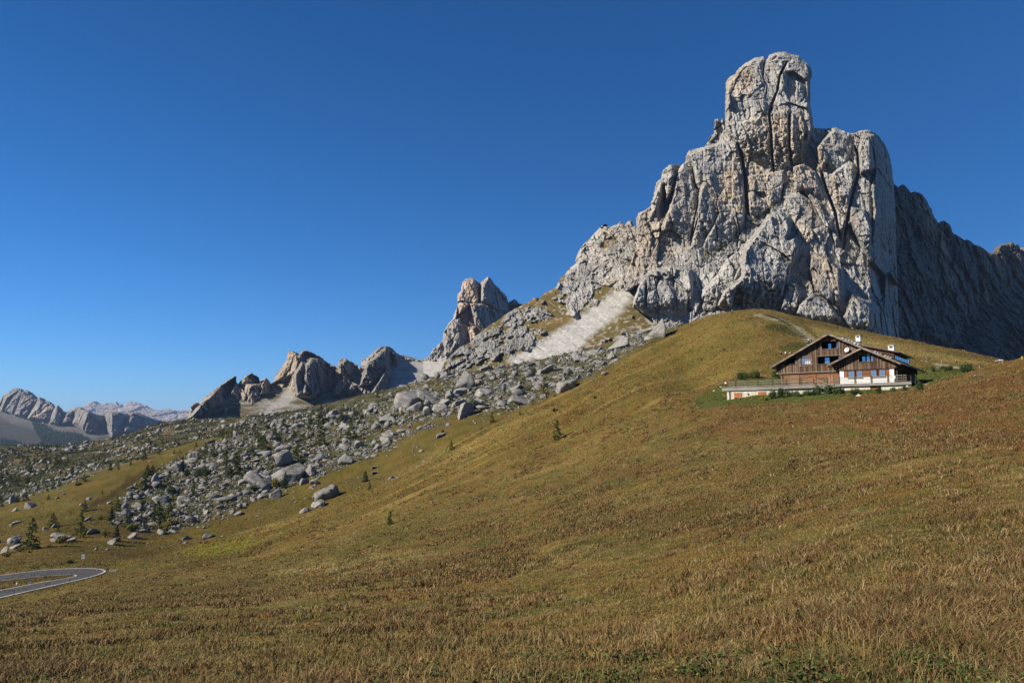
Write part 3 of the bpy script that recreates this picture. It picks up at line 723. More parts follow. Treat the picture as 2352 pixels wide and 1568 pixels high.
def Y_main(px, py):
    Y = 770 + (800 - py) * .25
    Y = Y + .55 * np.clip(px - 2000, 0, None)
    for poly, off, bev, tx, ty in FEAT:
        m = (px > poly[:, 0].min()) & (px < poly[:, 0].max()) & (py > poly[:, 1].min()) & (py < poly[:, 1].max())
        if not m.any(): continue
        x = px[m]; y = py[m]
        qq = np.stack([x / 9, y / 9, np.zeros(len(x))], -1)
        d, _, _ = sdist(poly, x + 2.2 * fbm(qq, 3), y + 2.2 * fbm(qq + 9, 3))
        t = np.clip(d / bev, 0, 1); prof = np.clip(t * 1.25, 0, 1) ** .8
        c = poly.mean(0); lo = poly[:, 1].max(); hh = lo - poly[:, 1].min()
        prof = prof * (.12 + .88 * sst(0, .38, (lo - y) / hh + .1 * fbm(qq + 3, 3)))
        Y[m] -= (off - tx * (x - c[0]) - ty * (c[1] - y) * 0 + ty * (y - c[1])) * prof
    for ln, wd, dep in CRACKS:
        m = (px > ln[:, 0].min() - 8) & (px < ln[:, 0].max() + 8) & (py > ln[:, 1].min() - 8) & (py < ln[:, 1].max() + 8)
        if m.any():
            x = px[m]; y = py[m]; qq = np.stack([x / 7, y / 7, np.zeros(len(x))], -1)
            d, fr = ldist(ln, x + 1.3 * fbm(qq, 2), y)
            Y[m] += dep * sst(wd, wd * .25, d) * np.clip(np.minimum(fr, 1 - fr) * 8 + .3, 0, 1)
    # tilt of the right-hand pillar's shaded flank
    k = sst(1988, 2002, px) * (py > 270)
    Y += k * 1.0 * np.clip(px - 1996, 0, 60)
    return Y
def disp_main(w, px, py):
    return crag(w * np.array([1, 1, 1.35]), 38., 9.5), None
def col_main(w, px, py, flat, aux):
    c = rock_colour(w, GRAY, 1., .62, .55)
    warm = pmask(C1([(1060, 700), (1240, 640), (1480, 650), (1460, 1000), (1250, 1060), (1230, 1290), (1060, 1380), (900, 1300), (880, 1050), (1040, 900)]), px, py, 20, 25, 40, 31)
    k = warm * (.35 + .4 * sst(-.2, .3, fbm(w / 14, 4)))
    c = c * (1 - k[:, None]) + np.array((.56, .45, .325)) * k[:, None]
    g = sst(1.5, 3.5, flat) * sst(.0, .3, fbm(w / 25 + 7, 4)) * .5
    g = np.maximum(g, pmask(RAMP, px, py, 3, 5, 12, 32) * (.5 + .5 * sst(-.1, .2, fbm(w / 9, 3))))
    low = sst(560, 700, py) * sst(.12, .4, fbm(w / np.array([18, 18, 10]) + 50, 4)) * sst(.8, 2.2, flat)
    g = np.maximum(g, low * .6)
    c = c * (1 - g[:, None]) + np.array((.125, .115, .032)) * g[:, None]
    return c
relief('mountain_tower', MAIN, Y_main, .8, M_ROCK1, col_main, disp_main, edge=(2.5, 8.), rough=(3.4, 7.), skirt=110., noedge=lambda x, y: sst(760, 700, y))
print('tower', round(time.time() - T0, 1))

# --- shaded ridge to the right
RR = np.concatenate([C2([(1560, 20), (1632, 45), (1642, 68), (1660, 55), (1690, 52), (1703, 95), (1745, 90), (1790, 105), (1800, 130), (1820, 180), (1850, 240), (1880, 265), (1910, 250), (1930, 272), (1960, 320), (2000, 345), (2060, 370), (2100, 390), (2150, 420), (2195, 437), (2215, 400), (2250, 378), (2290, 374), (2320, 385), (2340, 420), (2370, 400), (2500, 430), (2800, 520), (2900, 700)]), np.array([(2620, 1000), (2200, 920), (2050, 860), (1990, 760)])])
def Y_rr(px, py):
    Y = 850 + (800 - py) * .35 + 1.25 * np.clip(px - 2040, -60, 700)
    # talus at the foot lies back
    foot = np.interp(px, [2000, 2120, 2200, 2260, 2352, 2700], [900, 900, 780, 700, 640, 600])
    Y -= 1.1 * np.clip(py - foot, 0, None) * .8
    sun = pmask(C2([(1790, 880), (1830, 825), (1900, 840), (1960, 870), (2020, 960), (1900, 935)]), px, py, 8, 6, 12, 35)
    return Y - 26 * sun
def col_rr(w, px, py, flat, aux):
    c = rock_colour(w, (.165, .155, .148), 1.4, .45, .6)  # same limestone with its base grey lowered, so colour deepens the ridge's shade
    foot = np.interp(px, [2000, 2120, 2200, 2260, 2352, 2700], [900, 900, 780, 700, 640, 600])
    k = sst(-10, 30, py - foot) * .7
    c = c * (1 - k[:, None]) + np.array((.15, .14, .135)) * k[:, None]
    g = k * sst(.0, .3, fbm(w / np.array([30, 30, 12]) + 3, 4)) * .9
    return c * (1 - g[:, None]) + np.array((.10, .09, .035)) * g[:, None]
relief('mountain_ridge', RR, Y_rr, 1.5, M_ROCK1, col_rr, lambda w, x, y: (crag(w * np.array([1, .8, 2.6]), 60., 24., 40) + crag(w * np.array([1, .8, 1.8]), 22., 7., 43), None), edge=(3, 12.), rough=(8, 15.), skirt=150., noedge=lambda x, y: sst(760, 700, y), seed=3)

# --- left shoulder with its scree
SH = np.concatenate([C4([(340, 1060), (352, 1030), (380, 960), (430, 900), (510, 830), (600, 790), (640, 740), (700, 690), (770, 640), (850, 590), (930, 530), (1000, 492), (1060, 462), (1120, 432), (1140, 405), (1170, 408), (1185, 425), (1230, 370), (1290, 345), (1338, 310), (1370, 240), (1420, 200), (1440, 160), (1500, 120), (1522, 90), (1515, 60), (1535, 0), (1570, -50), (1640, -120), (1712, -195), (1760, -205)]), C1([(70, 1460), (130, 1440), (150, 1418), (180, 1450), (200, 1420), (230, 1413), (245, 1450), (290, 1470), (420, 1620)]), np.array([(1540, 640), (1540, 800), (1420, 850), (1180, 890), (1020, 890)])])
SCREE = C4([(2080, 225), (2050, 235), (1900, 320), (1700, 450), (1500, 590), (1300, 720), (1100, 835), (920, 945), (1000, 1010), (1420, 1000), (1480, 900), (1560, 810), (1720, 670), (1900, 520), (1980, 420), (2060, 300)])
SCREE2 = C4([(2352, 560), (2100, 560), (2000, 640), (1900, 720), (1700, 830), (1560, 900), (1500, 1000), (2352, 1000)])
def sh_rock(w, px, py):
    n = .6 * fbm(w / np.array([12, 12, 20]) + 60, 4) + .6 * fbm(w / np.array([34, 34, 44]) + 66, 3)
    up = np.maximum(pmask(C4([(1340, 300), (1440, 150), (1520, 0), (1700, -210), (2200, -300), (2200, 500), (2000, 300), (1900, 330), (1800, 280), (1640, 380), (1500, 560), (1400, 560), (1420, 400)]), px, py, 10, 12, 30, 40) * .5, 0)
    lo = pmask(C4([(340, 1060), (430, 880), (600, 760), (760, 640), (900, 560), (1100, 500), (1260, 480), (1280, 560), (1180, 680), (1080, 780), (960, 900), (700, 960), (500, 1040)]), px, py, 12, 14, 30, 41) * .42
    r = sst(-.02, .16, n - .11 + up + lo)
    sc = pmask(SCREE, px, py, 9, 9, 16, 42)
    sc2 = pmask(SCREE2, px, py, 8, 14, 30, 43) * sst(-.05, .2, fbm(w / np.array([14, 14, 10]) + 66, 4))
    return r * (1 - np.maximum(sc, .8 * sc2)), sc, sc2
def Y_sh(px, py):
    return 748 + (850 - py) * .62 + np.clip(1440 - px, 0, None) * .12
def disp_sh(w, px, py):
    r, sc, sc2 = sh_rock(w, px, py)
    bk = crag(w, 20., 7., 20)
    pil, _ = facets(w / np.array([9, 9, 22]) + 77)
    return r * (4 + 1.0 * bk + 2.4 * pil) + (1 - r) * (.8 * fbm(w / 8, 4) + 1.6 * fbm(w / 40 + 3, 3)), (r, sc, sc2)
def col_sh(w, px, py, flat, aux):
    r, sc, sc2 = aux
    g = np.zeros((len(w), 3)) + np.array((.125, .098, .030))
    k = sst(0, .4, fbm(w / 18 + 5, 4))[:, None]; g = g * (1 - k) + np.array((.19, .125, .045)) * k
    k = sst(.12, .34, fbm(w / np.array([5, 5, 4]) + 15, 4))[:, None] * .8; g = g * (1 - k) + np.array((.36, .345, .32)) * k
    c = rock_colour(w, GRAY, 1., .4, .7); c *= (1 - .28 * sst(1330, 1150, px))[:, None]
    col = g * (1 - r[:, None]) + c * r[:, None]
    s = np.zeros((len(w), 3)) + np.array((.43, .42, .40))
    dv = np.stack([(w[:, 0] + .9 * w[:, 2]) / 7, (w[:, 0] - w[:, 2]) / 60, w[:, 1] * 0], -1)
    s = s * (1 + .30 * fbm(dv + 4, 4)[:, None] + .30 * fbm(w / 2.5, 3)[:, None])
    k = np.maximum(sc * (1 - .75 * sst(.22, .42, fbm(dv * 1.4 + 9, 3)) * sst(700, 830, py)), sc2 * .85)[:, None]
    return np.c_[col * (1 - k) + s * k, r * (1 - k[:, 0])]
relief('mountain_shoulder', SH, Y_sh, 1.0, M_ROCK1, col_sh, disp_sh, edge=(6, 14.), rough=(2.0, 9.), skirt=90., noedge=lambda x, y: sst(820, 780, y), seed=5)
print('shoulder', round(time.time() - T0, 1))

# --- second tower, further back
T2 = C4([(-330, 930), (-200, 915), (-40, 893), (30, 910), (130, 935), (180, 940), (240, 915), (265, 880), (290, 830), (310, 840), (330, 800), (360, 780), (372, 700), (420, 620), (450, 590), (470, 530), (490, 480), (490, 380), (522, 350), (530, 280), (560, 245), (620, 235), (650, 265), (690, 282), (720, 250), (755, 225), (790, 255), (800, 282), (850, 330), (880, 360), (915, 400), (930, 462), (950, 460), (980, 418), (1005, 435), (1012, 452), (1045, 465), (1150, 520), (1200, 900), (800, 1120), (-40, 1180), (-330, 1180)])
T2F = [(C4([(490, 380), (540, 250), (640, 250), (680, 430), (660, 460), (600, 480), (500, 560)]), 40, 9, -.1), (C4([(690, 440), (690, 290), (755, 230), (800, 290), (915, 410), (935, 520), (850, 520)]), 40, 8, 1.6),
       (C4([(600, 460), (700, 450), (930, 530), (900, 700), (700, 700), (640, 640)]), 46, 9, 1.5), (C4([(930, 470), (1040, 465), (1000, 560), (930, 540)]), -60, 5, .5), (C4([(440, 600), (520, 580), (560, 900), (380, 900), (370, 720)]), 24, 12, .2),
       (C4([(580, 660), (650, 650), (660, 760), (600, 790)]), 24, 7, .2), (C4([(480, 700), (520, 700), (520, 800), (440, 850)]), 16, 8, .2)]
def talus_T2(py): return 1750 + (860 - py) * 4.5
def Y_t2(px, py):
    foot = np.interp(px, C4([(-40, 900), (200, 950), (300, 930), (400, 910), (700, 960), (1200, 960)])[:, 0], C4([(-40, 900), (200, 950), (300, 930), (400, 910), (700, 960), (1200, 960)])[:, 1])
    Y = 1780 + (foot - py) * .9 - 1.35 * np.clip(py - foot, 0, None)
    for poly, off, bev, tx in T2F:
        m = (px > poly[:, 0].min()) & (px < poly[:, 0].max()) & (py > poly[:, 1].min()) & (py < poly[:, 1].max())
        d, _, _ = sdist(poly, px[m], py[m]); t = np.clip(d / bev, 0, 1)
        Y[m] -= (off - tx * (px[m] - poly[:, 0].mean())) * np.sqrt(1 - (1 - t) ** 2)
    d, _ = ldist(C4([(650, 265), (690, 300), (680, 440)]), px, py); Y += 50 * sst(5, 1, d)
    return Y + 1.1 * np.clip(px - 1108, 0, 80) * (py < 780)
def col_t2(w, px, py, flat, aux):
    c = rock_colour(w, (.40, .375, .35), 2.2, .45, .5)
    k = pmask(C4([(480, 560), (530, 280), (660, 250), (660, 450), (620, 480), (640, 640), (680, 780), (580, 800), (520, 640)]), px, py, 6, 8, 20, 44) * .55
    c = c * (1 - k[:, None]) + np.array((.54, .37, .255)) * k[:, None]
    foot = np.interp(px, C4([(-40, 900), (200, 950), (300, 930), (400, 910)])[:, 0], C4([(-40, 900), (200, 950), (300, 930), (400, 910)])[:, 1])
    k = (sst(-2, 4, py - foot) * .95)[:, None]
    s = np.array((.40, .39, .37)) * (1 + .25 * fbm(w / 14, 4)[:, None])
    return np.c_[c * (1 - k) + s * k, 1 - k]
relief('mountain_crag', T2, Y_t2, 1.1, M_ROCK2, col_t2, lambda w, x, y: ((crag(w, 60., 22., 70) + crag(w, 20., 9., 73)) * sst(4, -4, y - 828 + .0 * x), None), edge=(4, 18.), rough=(2.2, 7.), skirt=150., noedge=lambda x, y: sst(830, 800, y), seed=7)

# --- jagged group in the middle distance and its talus
TAL = C6([(40, 790), (60, 755), (300, 690), (420, 600), (500, 575), (600, 580), (700, 520), (770, 480), (860, 465), (960, 540), (1080, 570), (1180, 500), (1280, 450), (1450, 450), (1520, 540), (1700, 430), (1850, 330), (1900, 270), (1960, 262), (2015, 245), (2120, 300), (2100, 420), (1500, 700), (1000, 800), (40, 830)])
def Y_tal(px, py): return 1330 + (977 - py) * 3.6 + .1 * (px - 600)
FT3 = C6([(700, 470), (780, 455), (900, 500), (950, 570), (1080, 585), (1180, 515), (1250, 560), (1300, 550), (1380, 540), (1500, 560), (1650, 530), (1800, 390), (1900, 300), (1960, 270)])
FT4 = C6([(60, 750), (120, 740), (250, 690), (330, 640), (450, 590), (520, 560), (600, 590), (660, 560), (780, 520), (850, 520)])
G3 = np.concatenate([C6([(700, 520), (765, 450), (800, 380), (850, 310), (872, 270), (890, 200), (900, 197), (930, 210), (970, 235), (985, 212), (1000, 197), (1030, 195), (1080, 220), (1150, 260), (1160, 277), (1200, 300), (1250, 325), (1272, 330), (1280, 290), (1300, 262), (1340, 260), (1380, 280), (1420, 310), (1442, 325), (1470, 335), (1492, 322), (1500, 290), (1520, 255), (1570, 210), (1610, 170), (1650, 160), (1680, 170), (1720, 200), (1760, 235), (1800, 250), (1870, 262), (1920, 270), (1975, 262)]), C6([(1890, 340), (1760, 480), (1500, 700), (1000, 700), (700, 640)])])
G3F = [(C6([(770, 450), (850, 310), (890, 205), (960, 240), (990, 290), (940, 380), (860, 440)]), 30, 10, .2), (C6([(960, 250), (1030, 200), (1150, 262), (1060, 260), (1000, 290)]), -40, 6, 1.),
       (C6([(920, 400), (990, 285), (1030, 300), (1060, 260), (1120, 262), (1200, 310), (1270, 335), (1270, 420), (1200, 480), (1120, 570), (1060, 580), (950, 560)]), 46, 9, .7), (C6([(1020, 300), (1120, 270), (1150, 400), (1090, 560), (1000, 540)]), 22, 9, .3),
       (C6([(1280, 300), (1340, 265), (1440, 330), (1420, 400), (1330, 410), (1285, 380)]), 30, 7, .7), (C6([(1240, 500), (1270, 440), (1330, 420), (1360, 460), (1290, 550), (1240, 560)]), 40, 6, .5), (C6([(1350, 520), (1380, 460), (1420, 470), (1410, 520), (1370, 545)]), 40, 5, .5),
       (C6([(1440, 480), (1500, 300), (1650, 165), (1700, 200), (1680, 300), (1600, 420), (1540, 470)]), 34, 9, .2), (C6([(1530, 540), (1600, 420), (1660, 310), (1720, 350), (1700, 450), (1640, 520)]), 52, 8, .6), (C6([(1700, 200), (1790, 250), (1820, 340), (1760, 400), (1720, 330)]), 22, 8, .8),
       (C6([(1085, 560), (1110, 450), (1140, 470), (1140, 540)]), 30, 5, .4), (C6([(1190, 510), (1200, 460), (1230, 445), (1240, 480), (1210, 510)]), 30, 5, .4)]
G4 = np.concatenate([C6([(70, 760), (92, 730), (110, 700), (125, 640), (150, 605), (172, 615), (178, 645), (200, 600), (250, 550), (330, 490), (400, 440), (450, 405), (478, 398), (482, 440), (497, 458), (520, 430), (560, 395), (600, 376), (630, 390), (660, 410), (665, 440), (680, 456), (695, 420), (715, 412), (740, 435), (772, 490), (800, 510), (860, 560)]), C6([(800, 700), (500, 800), (70, 830)])])
G4F = [(C6([(100, 730), (200, 610), (330, 495), (478, 400), (480, 450), (420, 580), (300, 660), (180, 740)]), 40, 9, .9), (C6([(500, 470), (560, 398), (600, 380), (660, 412), (670, 460), (600, 470), (540, 480)]), -20, 6, .6), (C6([(660, 550), (690, 425), (712, 415), (772, 495), (760, 530), (690, 550)]), 10, 6, .8), (C6([(370, 720), (380, 650), (430, 630), (500, 670), (480, 690), (430, 720)]), 30, 6, .9)]
def Y_group(ft, feats):
    def f(px, py):
        fy = np.interp(px, ft[:, 0], ft[:, 1])
        Y = Y_tal(px, fy) + (fy - py) * .9
        for poly, off, bev, tx in feats:
            m = (px > poly[:, 0].min()) & (px < poly[:, 0].max()) & (py > poly[:, 1].min()) & (py < poly[:, 1].max())
            if not m.any(): continue
            d, _, _ = sdist(poly, px[m], py[m]); t = np.clip(d / bev, 0, 1)
            Y[m] -= (off - 3.2 * tx * (px[m] - poly[:, 0].mean())) * np.clip(1.6 * t, 0, 1) ** .7
        return Y
    return f
colG = lambda w, px, py, flat, aux: rock_colour(w, (.28, .262, .24), 1.8, .5, .5)
dG = lambda s: (lambda w, x, y: (crag(w, 55., 22., s) + crag(w, 19., 9., s + 3), None))
relief('mountain_peaks', G3, Y_group(FT3, G3F), 1.0, M_ROCK2, colG, dG(80), edge=(3, 14.), rough=(3.4, 7.), skirt=150., noedge=lambda x, y: sst(900, 880, y), seed=9)
relief('mountain_fins', G4, Y_group(FT4, G4F), 1.0, M_ROCK2, lambda w, px, py, flat, aux: rock_colour(w, (.31, .295, .27), 1.8, .4, .6), dG(90), edge=(3, 14.), rough=(3.2, 6.), skirt=120., seed=11)
def col_tal(w, px, py, flat, aux):
    c = np.zeros((len(w), 3)) + np.array((.125, .105, .05))
    k = sst(-.15, .3, fbm(w / np.array([30, 30, 14]), 5))[:, None]; c = c * (1 - k) + np.array((.30, .285, .26)) * k
    fans = np.zeros(len(w))
    for pl in (C6([(820, 560), (900, 480), (950, 560), (860, 640), (700, 690), (760, 620)]), C6([(1060, 585), (1180, 510), (1260, 480), (1250, 530), (1150, 580)]), C6([(1310, 620), (1500, 520), (1700, 430), (1900, 280), (1980, 262), (2110, 290), (2080, 370), (1900, 420), (1700, 500), (1420, 600)]), C6([(1440, 500), (1520, 520), (1420, 580), (1320, 620)])):
        fans = np.maximum(fans, pmask(pl, px, py, 4, 5, 14, 50))
    k = (fans * (.7 + .3 * sst(-.3, .2, fbm(w / 16, 4))))[:, None]
    return np.c_[c * (1 - k) + np.array((.38, .37, .35)) * k, 0 * k]
relief('mountain_talus', TAL, Y_tal, 1.2, M_ROCK2, col_tal, lambda w, x, y: (3 * fbm(w / 30, 4) + 2.5 * sst(.1, .4, fbm(w / 12 + 8, 4)), None), edge=(3, 4.), rough=(1.5, 9.), skirt=60., seed=13)
print('groups', round(time.time() - T0, 1))

# --- far wall on the left, its foothills, and the plateau on the skyline
W5 = np.concatenate([C5([(-120, 540), (-60, 500), (0, 460), (20, 420), (60, 395), (90, 370), (130, 365), (155, 370), (165, 387), (190, 375), (215, 390), (245, 420), (270, 442), (285, 428), (310, 435), (320, 457), (345, 455), (380, 480), (395, 502), (415, 488), (440, 510), (460, 532), (480, 540), (520, 520), (560, 502), (590, 500), (620, 520), (700, 555), (760, 562), (775, 545), (800, 535), (860, 535), (900, 545), (930, 552), (960, 540), (1000, 540), (1050, 560), (1100, 580), (1150, 595), (1200, 605)]), C5([(1200, 760), (650, 800), (300, 720), (-120, 640)])])
FT5 = C5([(-120, 540), (0, 525), (100, 565), (220, 595), (350, 622), (400, 640), (530, 632), (640, 700), (700, 680), (760, 655), (810, 730), (900, 715), (1200, 650)])
def Y_f5(px, py): return 3900 + (1030 - py) * 26.
W5F = [(C5([(0, 530), (30, 420), (155, 372), (160, 400), (100, 560)]), 130, 8, 5.), (C5([(100, 560), (165, 392), (240, 420), (270, 450), (180, 590)]), 150, 8, 5.), (C5([(190, 590), (285, 432), (320, 460), (390, 500), (350, 610), (300, 600)]), 130, 8, 4.), (C5([(355, 620), (415, 492), (460, 540), (420, 630)]), 110, 6, 4.),
       (C5([(445, 625), (480, 545), (530, 525), (520, 610)]), 110, 6, 3.), (C5([(515, 620), (580, 505), (640, 530), (750, 570), (700, 690), (620, 690)]), 160, 10, 3.5), (C5([(640, 690), (700, 600), (755, 570), (740, 640)]), 60, 6, 4.), (C5([(755, 650), (780, 545), (860, 538), (910, 560), (860, 690), (810, 725)]), 170, 8, 3.), (C5([(890, 650), (960, 543), (1050, 565), (1190, 605), (1040, 640), (960, 690), (890, 690)]), 170, 10, 2.)]
def Y_w5(px, py):
    fy = np.interp(px, FT5[:, 0], FT5[:, 1]); Y = Y_f5(px, fy) + (fy - py) * 4.5
    for poly, off, bev, tx in W5F:
        m = (px > poly[:, 0].min()) & (px < poly[:, 0].max()) & (py > poly[:, 1].min()) & (py < poly[:, 1].max())
        d, _, _ = sdist(poly, px[m], py[m]); t = np.clip(d / bev, 0, 1)
        Y[m] -= (off - tx * (px[m] - poly[:, 0].mean())) * np.sqrt(1 - (1 - t) ** 2)
    return Y
relief('mountain_far_wall', W5, Y_w5, 1.0, M_ROCK5, lambda w, px, py, flat, aux: rock_colour(w, (.25, .237, .225), 7., .4, .6), lambda w, x, y: (crag(w, 170., 80., 100), None), edge=(4, 120.), rough=(1.2, 7.), skirt=500., seed=15)
FH = np.concatenate([C5([(-150, 520), (0, 512), (60, 535), (130, 552), (250, 590), (350, 605), (420, 628), (540, 622), (640, 690), (720, 660), (770, 640), (820, 700), (1000, 640), (1200, 640)]), np.array([(420, 1040), (200, 1060), (-60, 1060)])])
def col_fh(w, px, py, flat, aux):
    c = (np.zeros((len(w), 3)) + np.array((.066, .058, .042))) * (1 + .5 * fbm(w / 60 + 2, 4))[:, None]
    k = sst(-.1, .35, fbm(w / 180, 4))[:, None] * .6; c = c * (1 - k) + np.array((.065, .060, .035)) * k
    fy = np.interp(px, FT5[:, 0], FT5[:, 1])
    k = (sst(26, 2, py - fy - 4 * fbm(w / 90, 3)) * .8)[:, None]; c = c * (1 - k) + np.array((.17, .16, .15)) * k
    rk = pmask(C5([(0, 560), (130, 560), (330, 600), (350, 660), (220, 660), (60, 610)]), px, py, 4, 5, 10, 60) * sst(-.1, .2, fbm(w / 40, 4)); k = (rk * .7)[:, None]; c = c * (1 - k) + np.array((.17, .165, .155)) * k
    k = forest_mask(px, py)[:, None] * .95; c = c * (1 - k) + np.array((.020, .032, .018)) * k
    return np.c_[c, 0 * k]
def forest_mask(px, py):
    m = pmask(C5([(230, 600), (340, 640), (400, 680), (480, 690), (560, 700), (640, 730), (660, 760), (600, 790), (250, 800), (300, 745), (260, 690)]), px, py, 2, 4, 9, 61)
    return np.maximum(m, pmask(C5([(-150, 725), (0, 735), (60, 740), (120, 755), (190, 775), (190, 800), (-150, 800)]), px, py, 2, 3, 9, 62))
relief('foothills', FH, Y_f5, 1.2, M_ROCK5, col_fh, lambda w, x, y: (18 * fbm(w / 220, 4), None), edge=(2, 10.), rough=(1, 8.), skirt=300., seed=17)
W6 = np.concatenate([C5([(540, 530), (560, 510), (590, 500), (612, 490), (650, 466), (680, 458), (712, 478), (735, 482), (770, 470), (788, 476), (800, 470), (825, 477), (838, 458), (850, 468), (860, 484), (880, 480), (888, 496), (900, 488), (930, 463), (950, 460), (960, 466), (975, 461), (1010, 472), (1040, 490), (1062, 488), (1085, 508), (1120, 522), (1180, 527), (1225, 516), (1250, 525), (1340, 527), (1385, 522), (1460, 520)]), C5([(1460, 680), (540, 680)])])
relief('mountain_plateau', W6, lambda px, py: 15500 + (950 - py) * 34 * (1 - .0 * px), 1.0, M_ROCK5, lambda w, px, py, flat, aux: rock_colour(w, (.44, .38, .34), 16., .35, .4) * (1 - .5 * sst(940, 960, py)[:, None] * sst(0, .3, fbm(w / np.array([900, 900, 90]), 4))[:, None]), lambda w, x, y: (crag(w * np.array([1, 1, 3.]), 520., 200., 120), None), edge=(3, 500.), rough=(1.4, 8.), skirt=1500., seed=19)
# the wood on the far foothills: one mass of small firs
m = [];
gx = RNG.uniform(-40, 215, 5200); gy = RNG.uniform(955, 1032, 5200); keep = forest_mask(gx, gy) > RNG.uniform(.25, .9, 5200); gx, gy = gx[keep], gy[keep]
Yf = Y_f5(gx, gy) - 25; base = P(gx, gy, Yf); n = len(base); hgt = RNG.uniform(9, 20, n)
ang = np.arange(5) / 5 * 2 * math.pi
V = np.zeros((n, 6, 3)); V[:, :5, 0] = base[:, None, 0] + (hgt * .2)[:, None] * np.cos(ang); V[:, :5, 1] = base[:, None, 1] + (hgt * .2)[:, None] * np.sin(ang); V[:, :5, 2] = base[:, None, 2]
V[:, 5] = base + np.stack([0 * hgt, 0 * hgt, hgt], -1)
F = np.array([[i, (i + 1) % 5, 5] for i in range(5)]); F = (np.arange(n)[:, None, None] * 6 + F[None]).reshape(-1, 3)
tag(mesh_np('forest', V.reshape(-1, 3), F, mat_plain('dark_fir', (.022, .036, .018), .9, .05)), kind='stuff')

# --- air
hz = MB().box(-14000, 14000, -60, 21500, -420, 700).build('haze', (lambda t: t.m)(NT('alpine_air')))
tag(hz, kind='stuff')
t = hz.data.materials[0].node_tree
t.nodes.remove(t.nodes['Principled BSDF'])
hz.data.materials[0].cycles.homogeneous_volume = True; hz.data.materials[0].cycles.volume_sampling = 'DISTANCE'
pv = t.nodes.new('ShaderNodeVolumePrincipled'); pv.inputs['Color'].default_value = (.27, .40, .66, 1); pv.inputs['Density'].default_value = 3.4e-5; pv.inputs['Anisotropy'].default_value = 0.
t.links.new(pv.outputs[0], t.nodes['Material Output'].inputs['Volume'])
print('mountains', round(time.time() - T0, 1))
# ---------------------------------------------------------------- boulders
t = NT('boulder_limestone'); v = t.coord('World'); n1 = t.noise(v, .45, 6, .7); n2 = t.noise(v, 2.2, 4, .7)
oi = t.node('ShaderNodeObjectInfo').outputs['Random']
c = t.mix(t.ramp(n1, [(.28, (.17, .165, .155)), (.5, (.31, .30, .285)), (.72, (.43, .418, .395))]), t.ramp(oi, [(0, .8), (1, 1.12)]), 1., 'MULTIPLY')
c = t.mix(c, t.ramp(n2, [(.3, .75), (.7, 1.2)]), .8, 'MULTIPLY')
g = t.node('ShaderNodeNewGeometry'); sx = t.node('ShaderNodeSeparateXYZ'); t.link(g.outputs['Normal'], sx.inputs[0])
mo = t.math('MULTIPLY', t.ramp(sx.outputs[2], [(.72, 0.), (.92, 1.)]), t.ramp(t.noise(v, .3, 4), [(.48, 0.), (.62, .75)]))
c = t.mix(c, (.11, .095, .03), mo)
b = t.bump(n1, .9); b = t.bump(n2, .25, 1., b)
M_BOULDER = t.out(c, .95, .1, b)
M_WHITE = mat_plain('pale_stone', (.62, .60, .56), .9, .1, .15, 2.)

def ico(sub):
    bm = bmesh.new(); bmesh.ops.create_icosphere(bm, subdivisions=sub, radius=1.); bm.verts.ensure_lookup_table()
    V = np.array([v.co[:] for v in bm.verts]); F = np.array([[q.index for q in f.verts] for f in bm.faces]); bm.free(); return V, F
IV4, IF4 = ico(4); IV2, IF2 = ico(2); IV1, IF1 = ico(1)
def rock_shape(V, seed, rough=1.):
    rg = np.random.default_rng(seed)
    s = np.ones(len(V)) * 2.
    for _ in range(9):                     # cut flat faces off a ball
        n = rg.normal(size=3); n /= np.linalg.norm(n); d = rg.uniform(.40, .85)
        k = V @ n
        s = np.where(k > 1e-3, np.minimum(s, d / np.maximum(k, 1e-3)), s)
    s = np.minimum(s, 1.5)
    W_ = V * s[:, None]
    W_ = W_ * (1 + rough * (.09 * fbm(W_ * 1.5 + seed, 4, .65) + .07 * fbm(W_ * 3.0 + seed, 4, .7, True)))[:, None]
    W_[:, 2] += .28 * W_[:, 0] * rg.uniform(-.2, 1.2)
    return W_
M_BOULDER_FAR = mat_plain('lichened_stone', (.27, .262, .245), .95, .1, .3, .3)
ROCKM = []
for k in range(14):
    me = mesh_np('boulder', rock_shape(IV4, 100 + k), IF4, M_BOULDER, link=False)
    ROCKM.append(me.data); bpy.data.objects.remove(me)

BLOCKM = []
for k in range(8):
    rgb_ = np.random.default_rng(500 + k); Vb = np.sign(IV4) * np.abs(IV4) ** .8; s_ = np.ones(len(Vb)) * 2.
    for _ in range(7):
        n = rgb_.normal(size=3); n /= np.linalg.norm(n); kk = Vb @ n; s_ = np.where(kk > 1e-3, np.minimum(s_, rgb_.uniform(.62, .92) / np.maximum(kk, 1e-3)), s_)
    Vb = Vb * np.minimum(s_, 1.)[:, None]; Vb = Vb * (1 + .16 * fbm(Vb * 1.4 + k, 4, .65) + .12 * fbm(Vb * 3.2 + k, 4, .7, True))[:, None]; Vb[:, 2] += .3 * Vb[:, 0] * rgb_.uniform(-.2, 1); Vb[:, 0] += .2 * Vb[:, 2] * rgb_.uniform(-1, 1)
    me = mesh_np('boulder', Vb, IF4, M_BOULDER, link=False); BLOCKM.append(me.data); bpy.data.objects.remove(me)
BIG = []   # (x, y of the foot, width, height) in picture pixels, label or None
def addb(f, k, rows):
    for r in rows:
        (x, y) = f([(r[0], r[1])])[0]; BIG.append((x, y, r[2] * k, r[3] * k, r[4] if len(r) > 4 else None))
k6 = 1200 / 4096; k7 = 900 / 4096
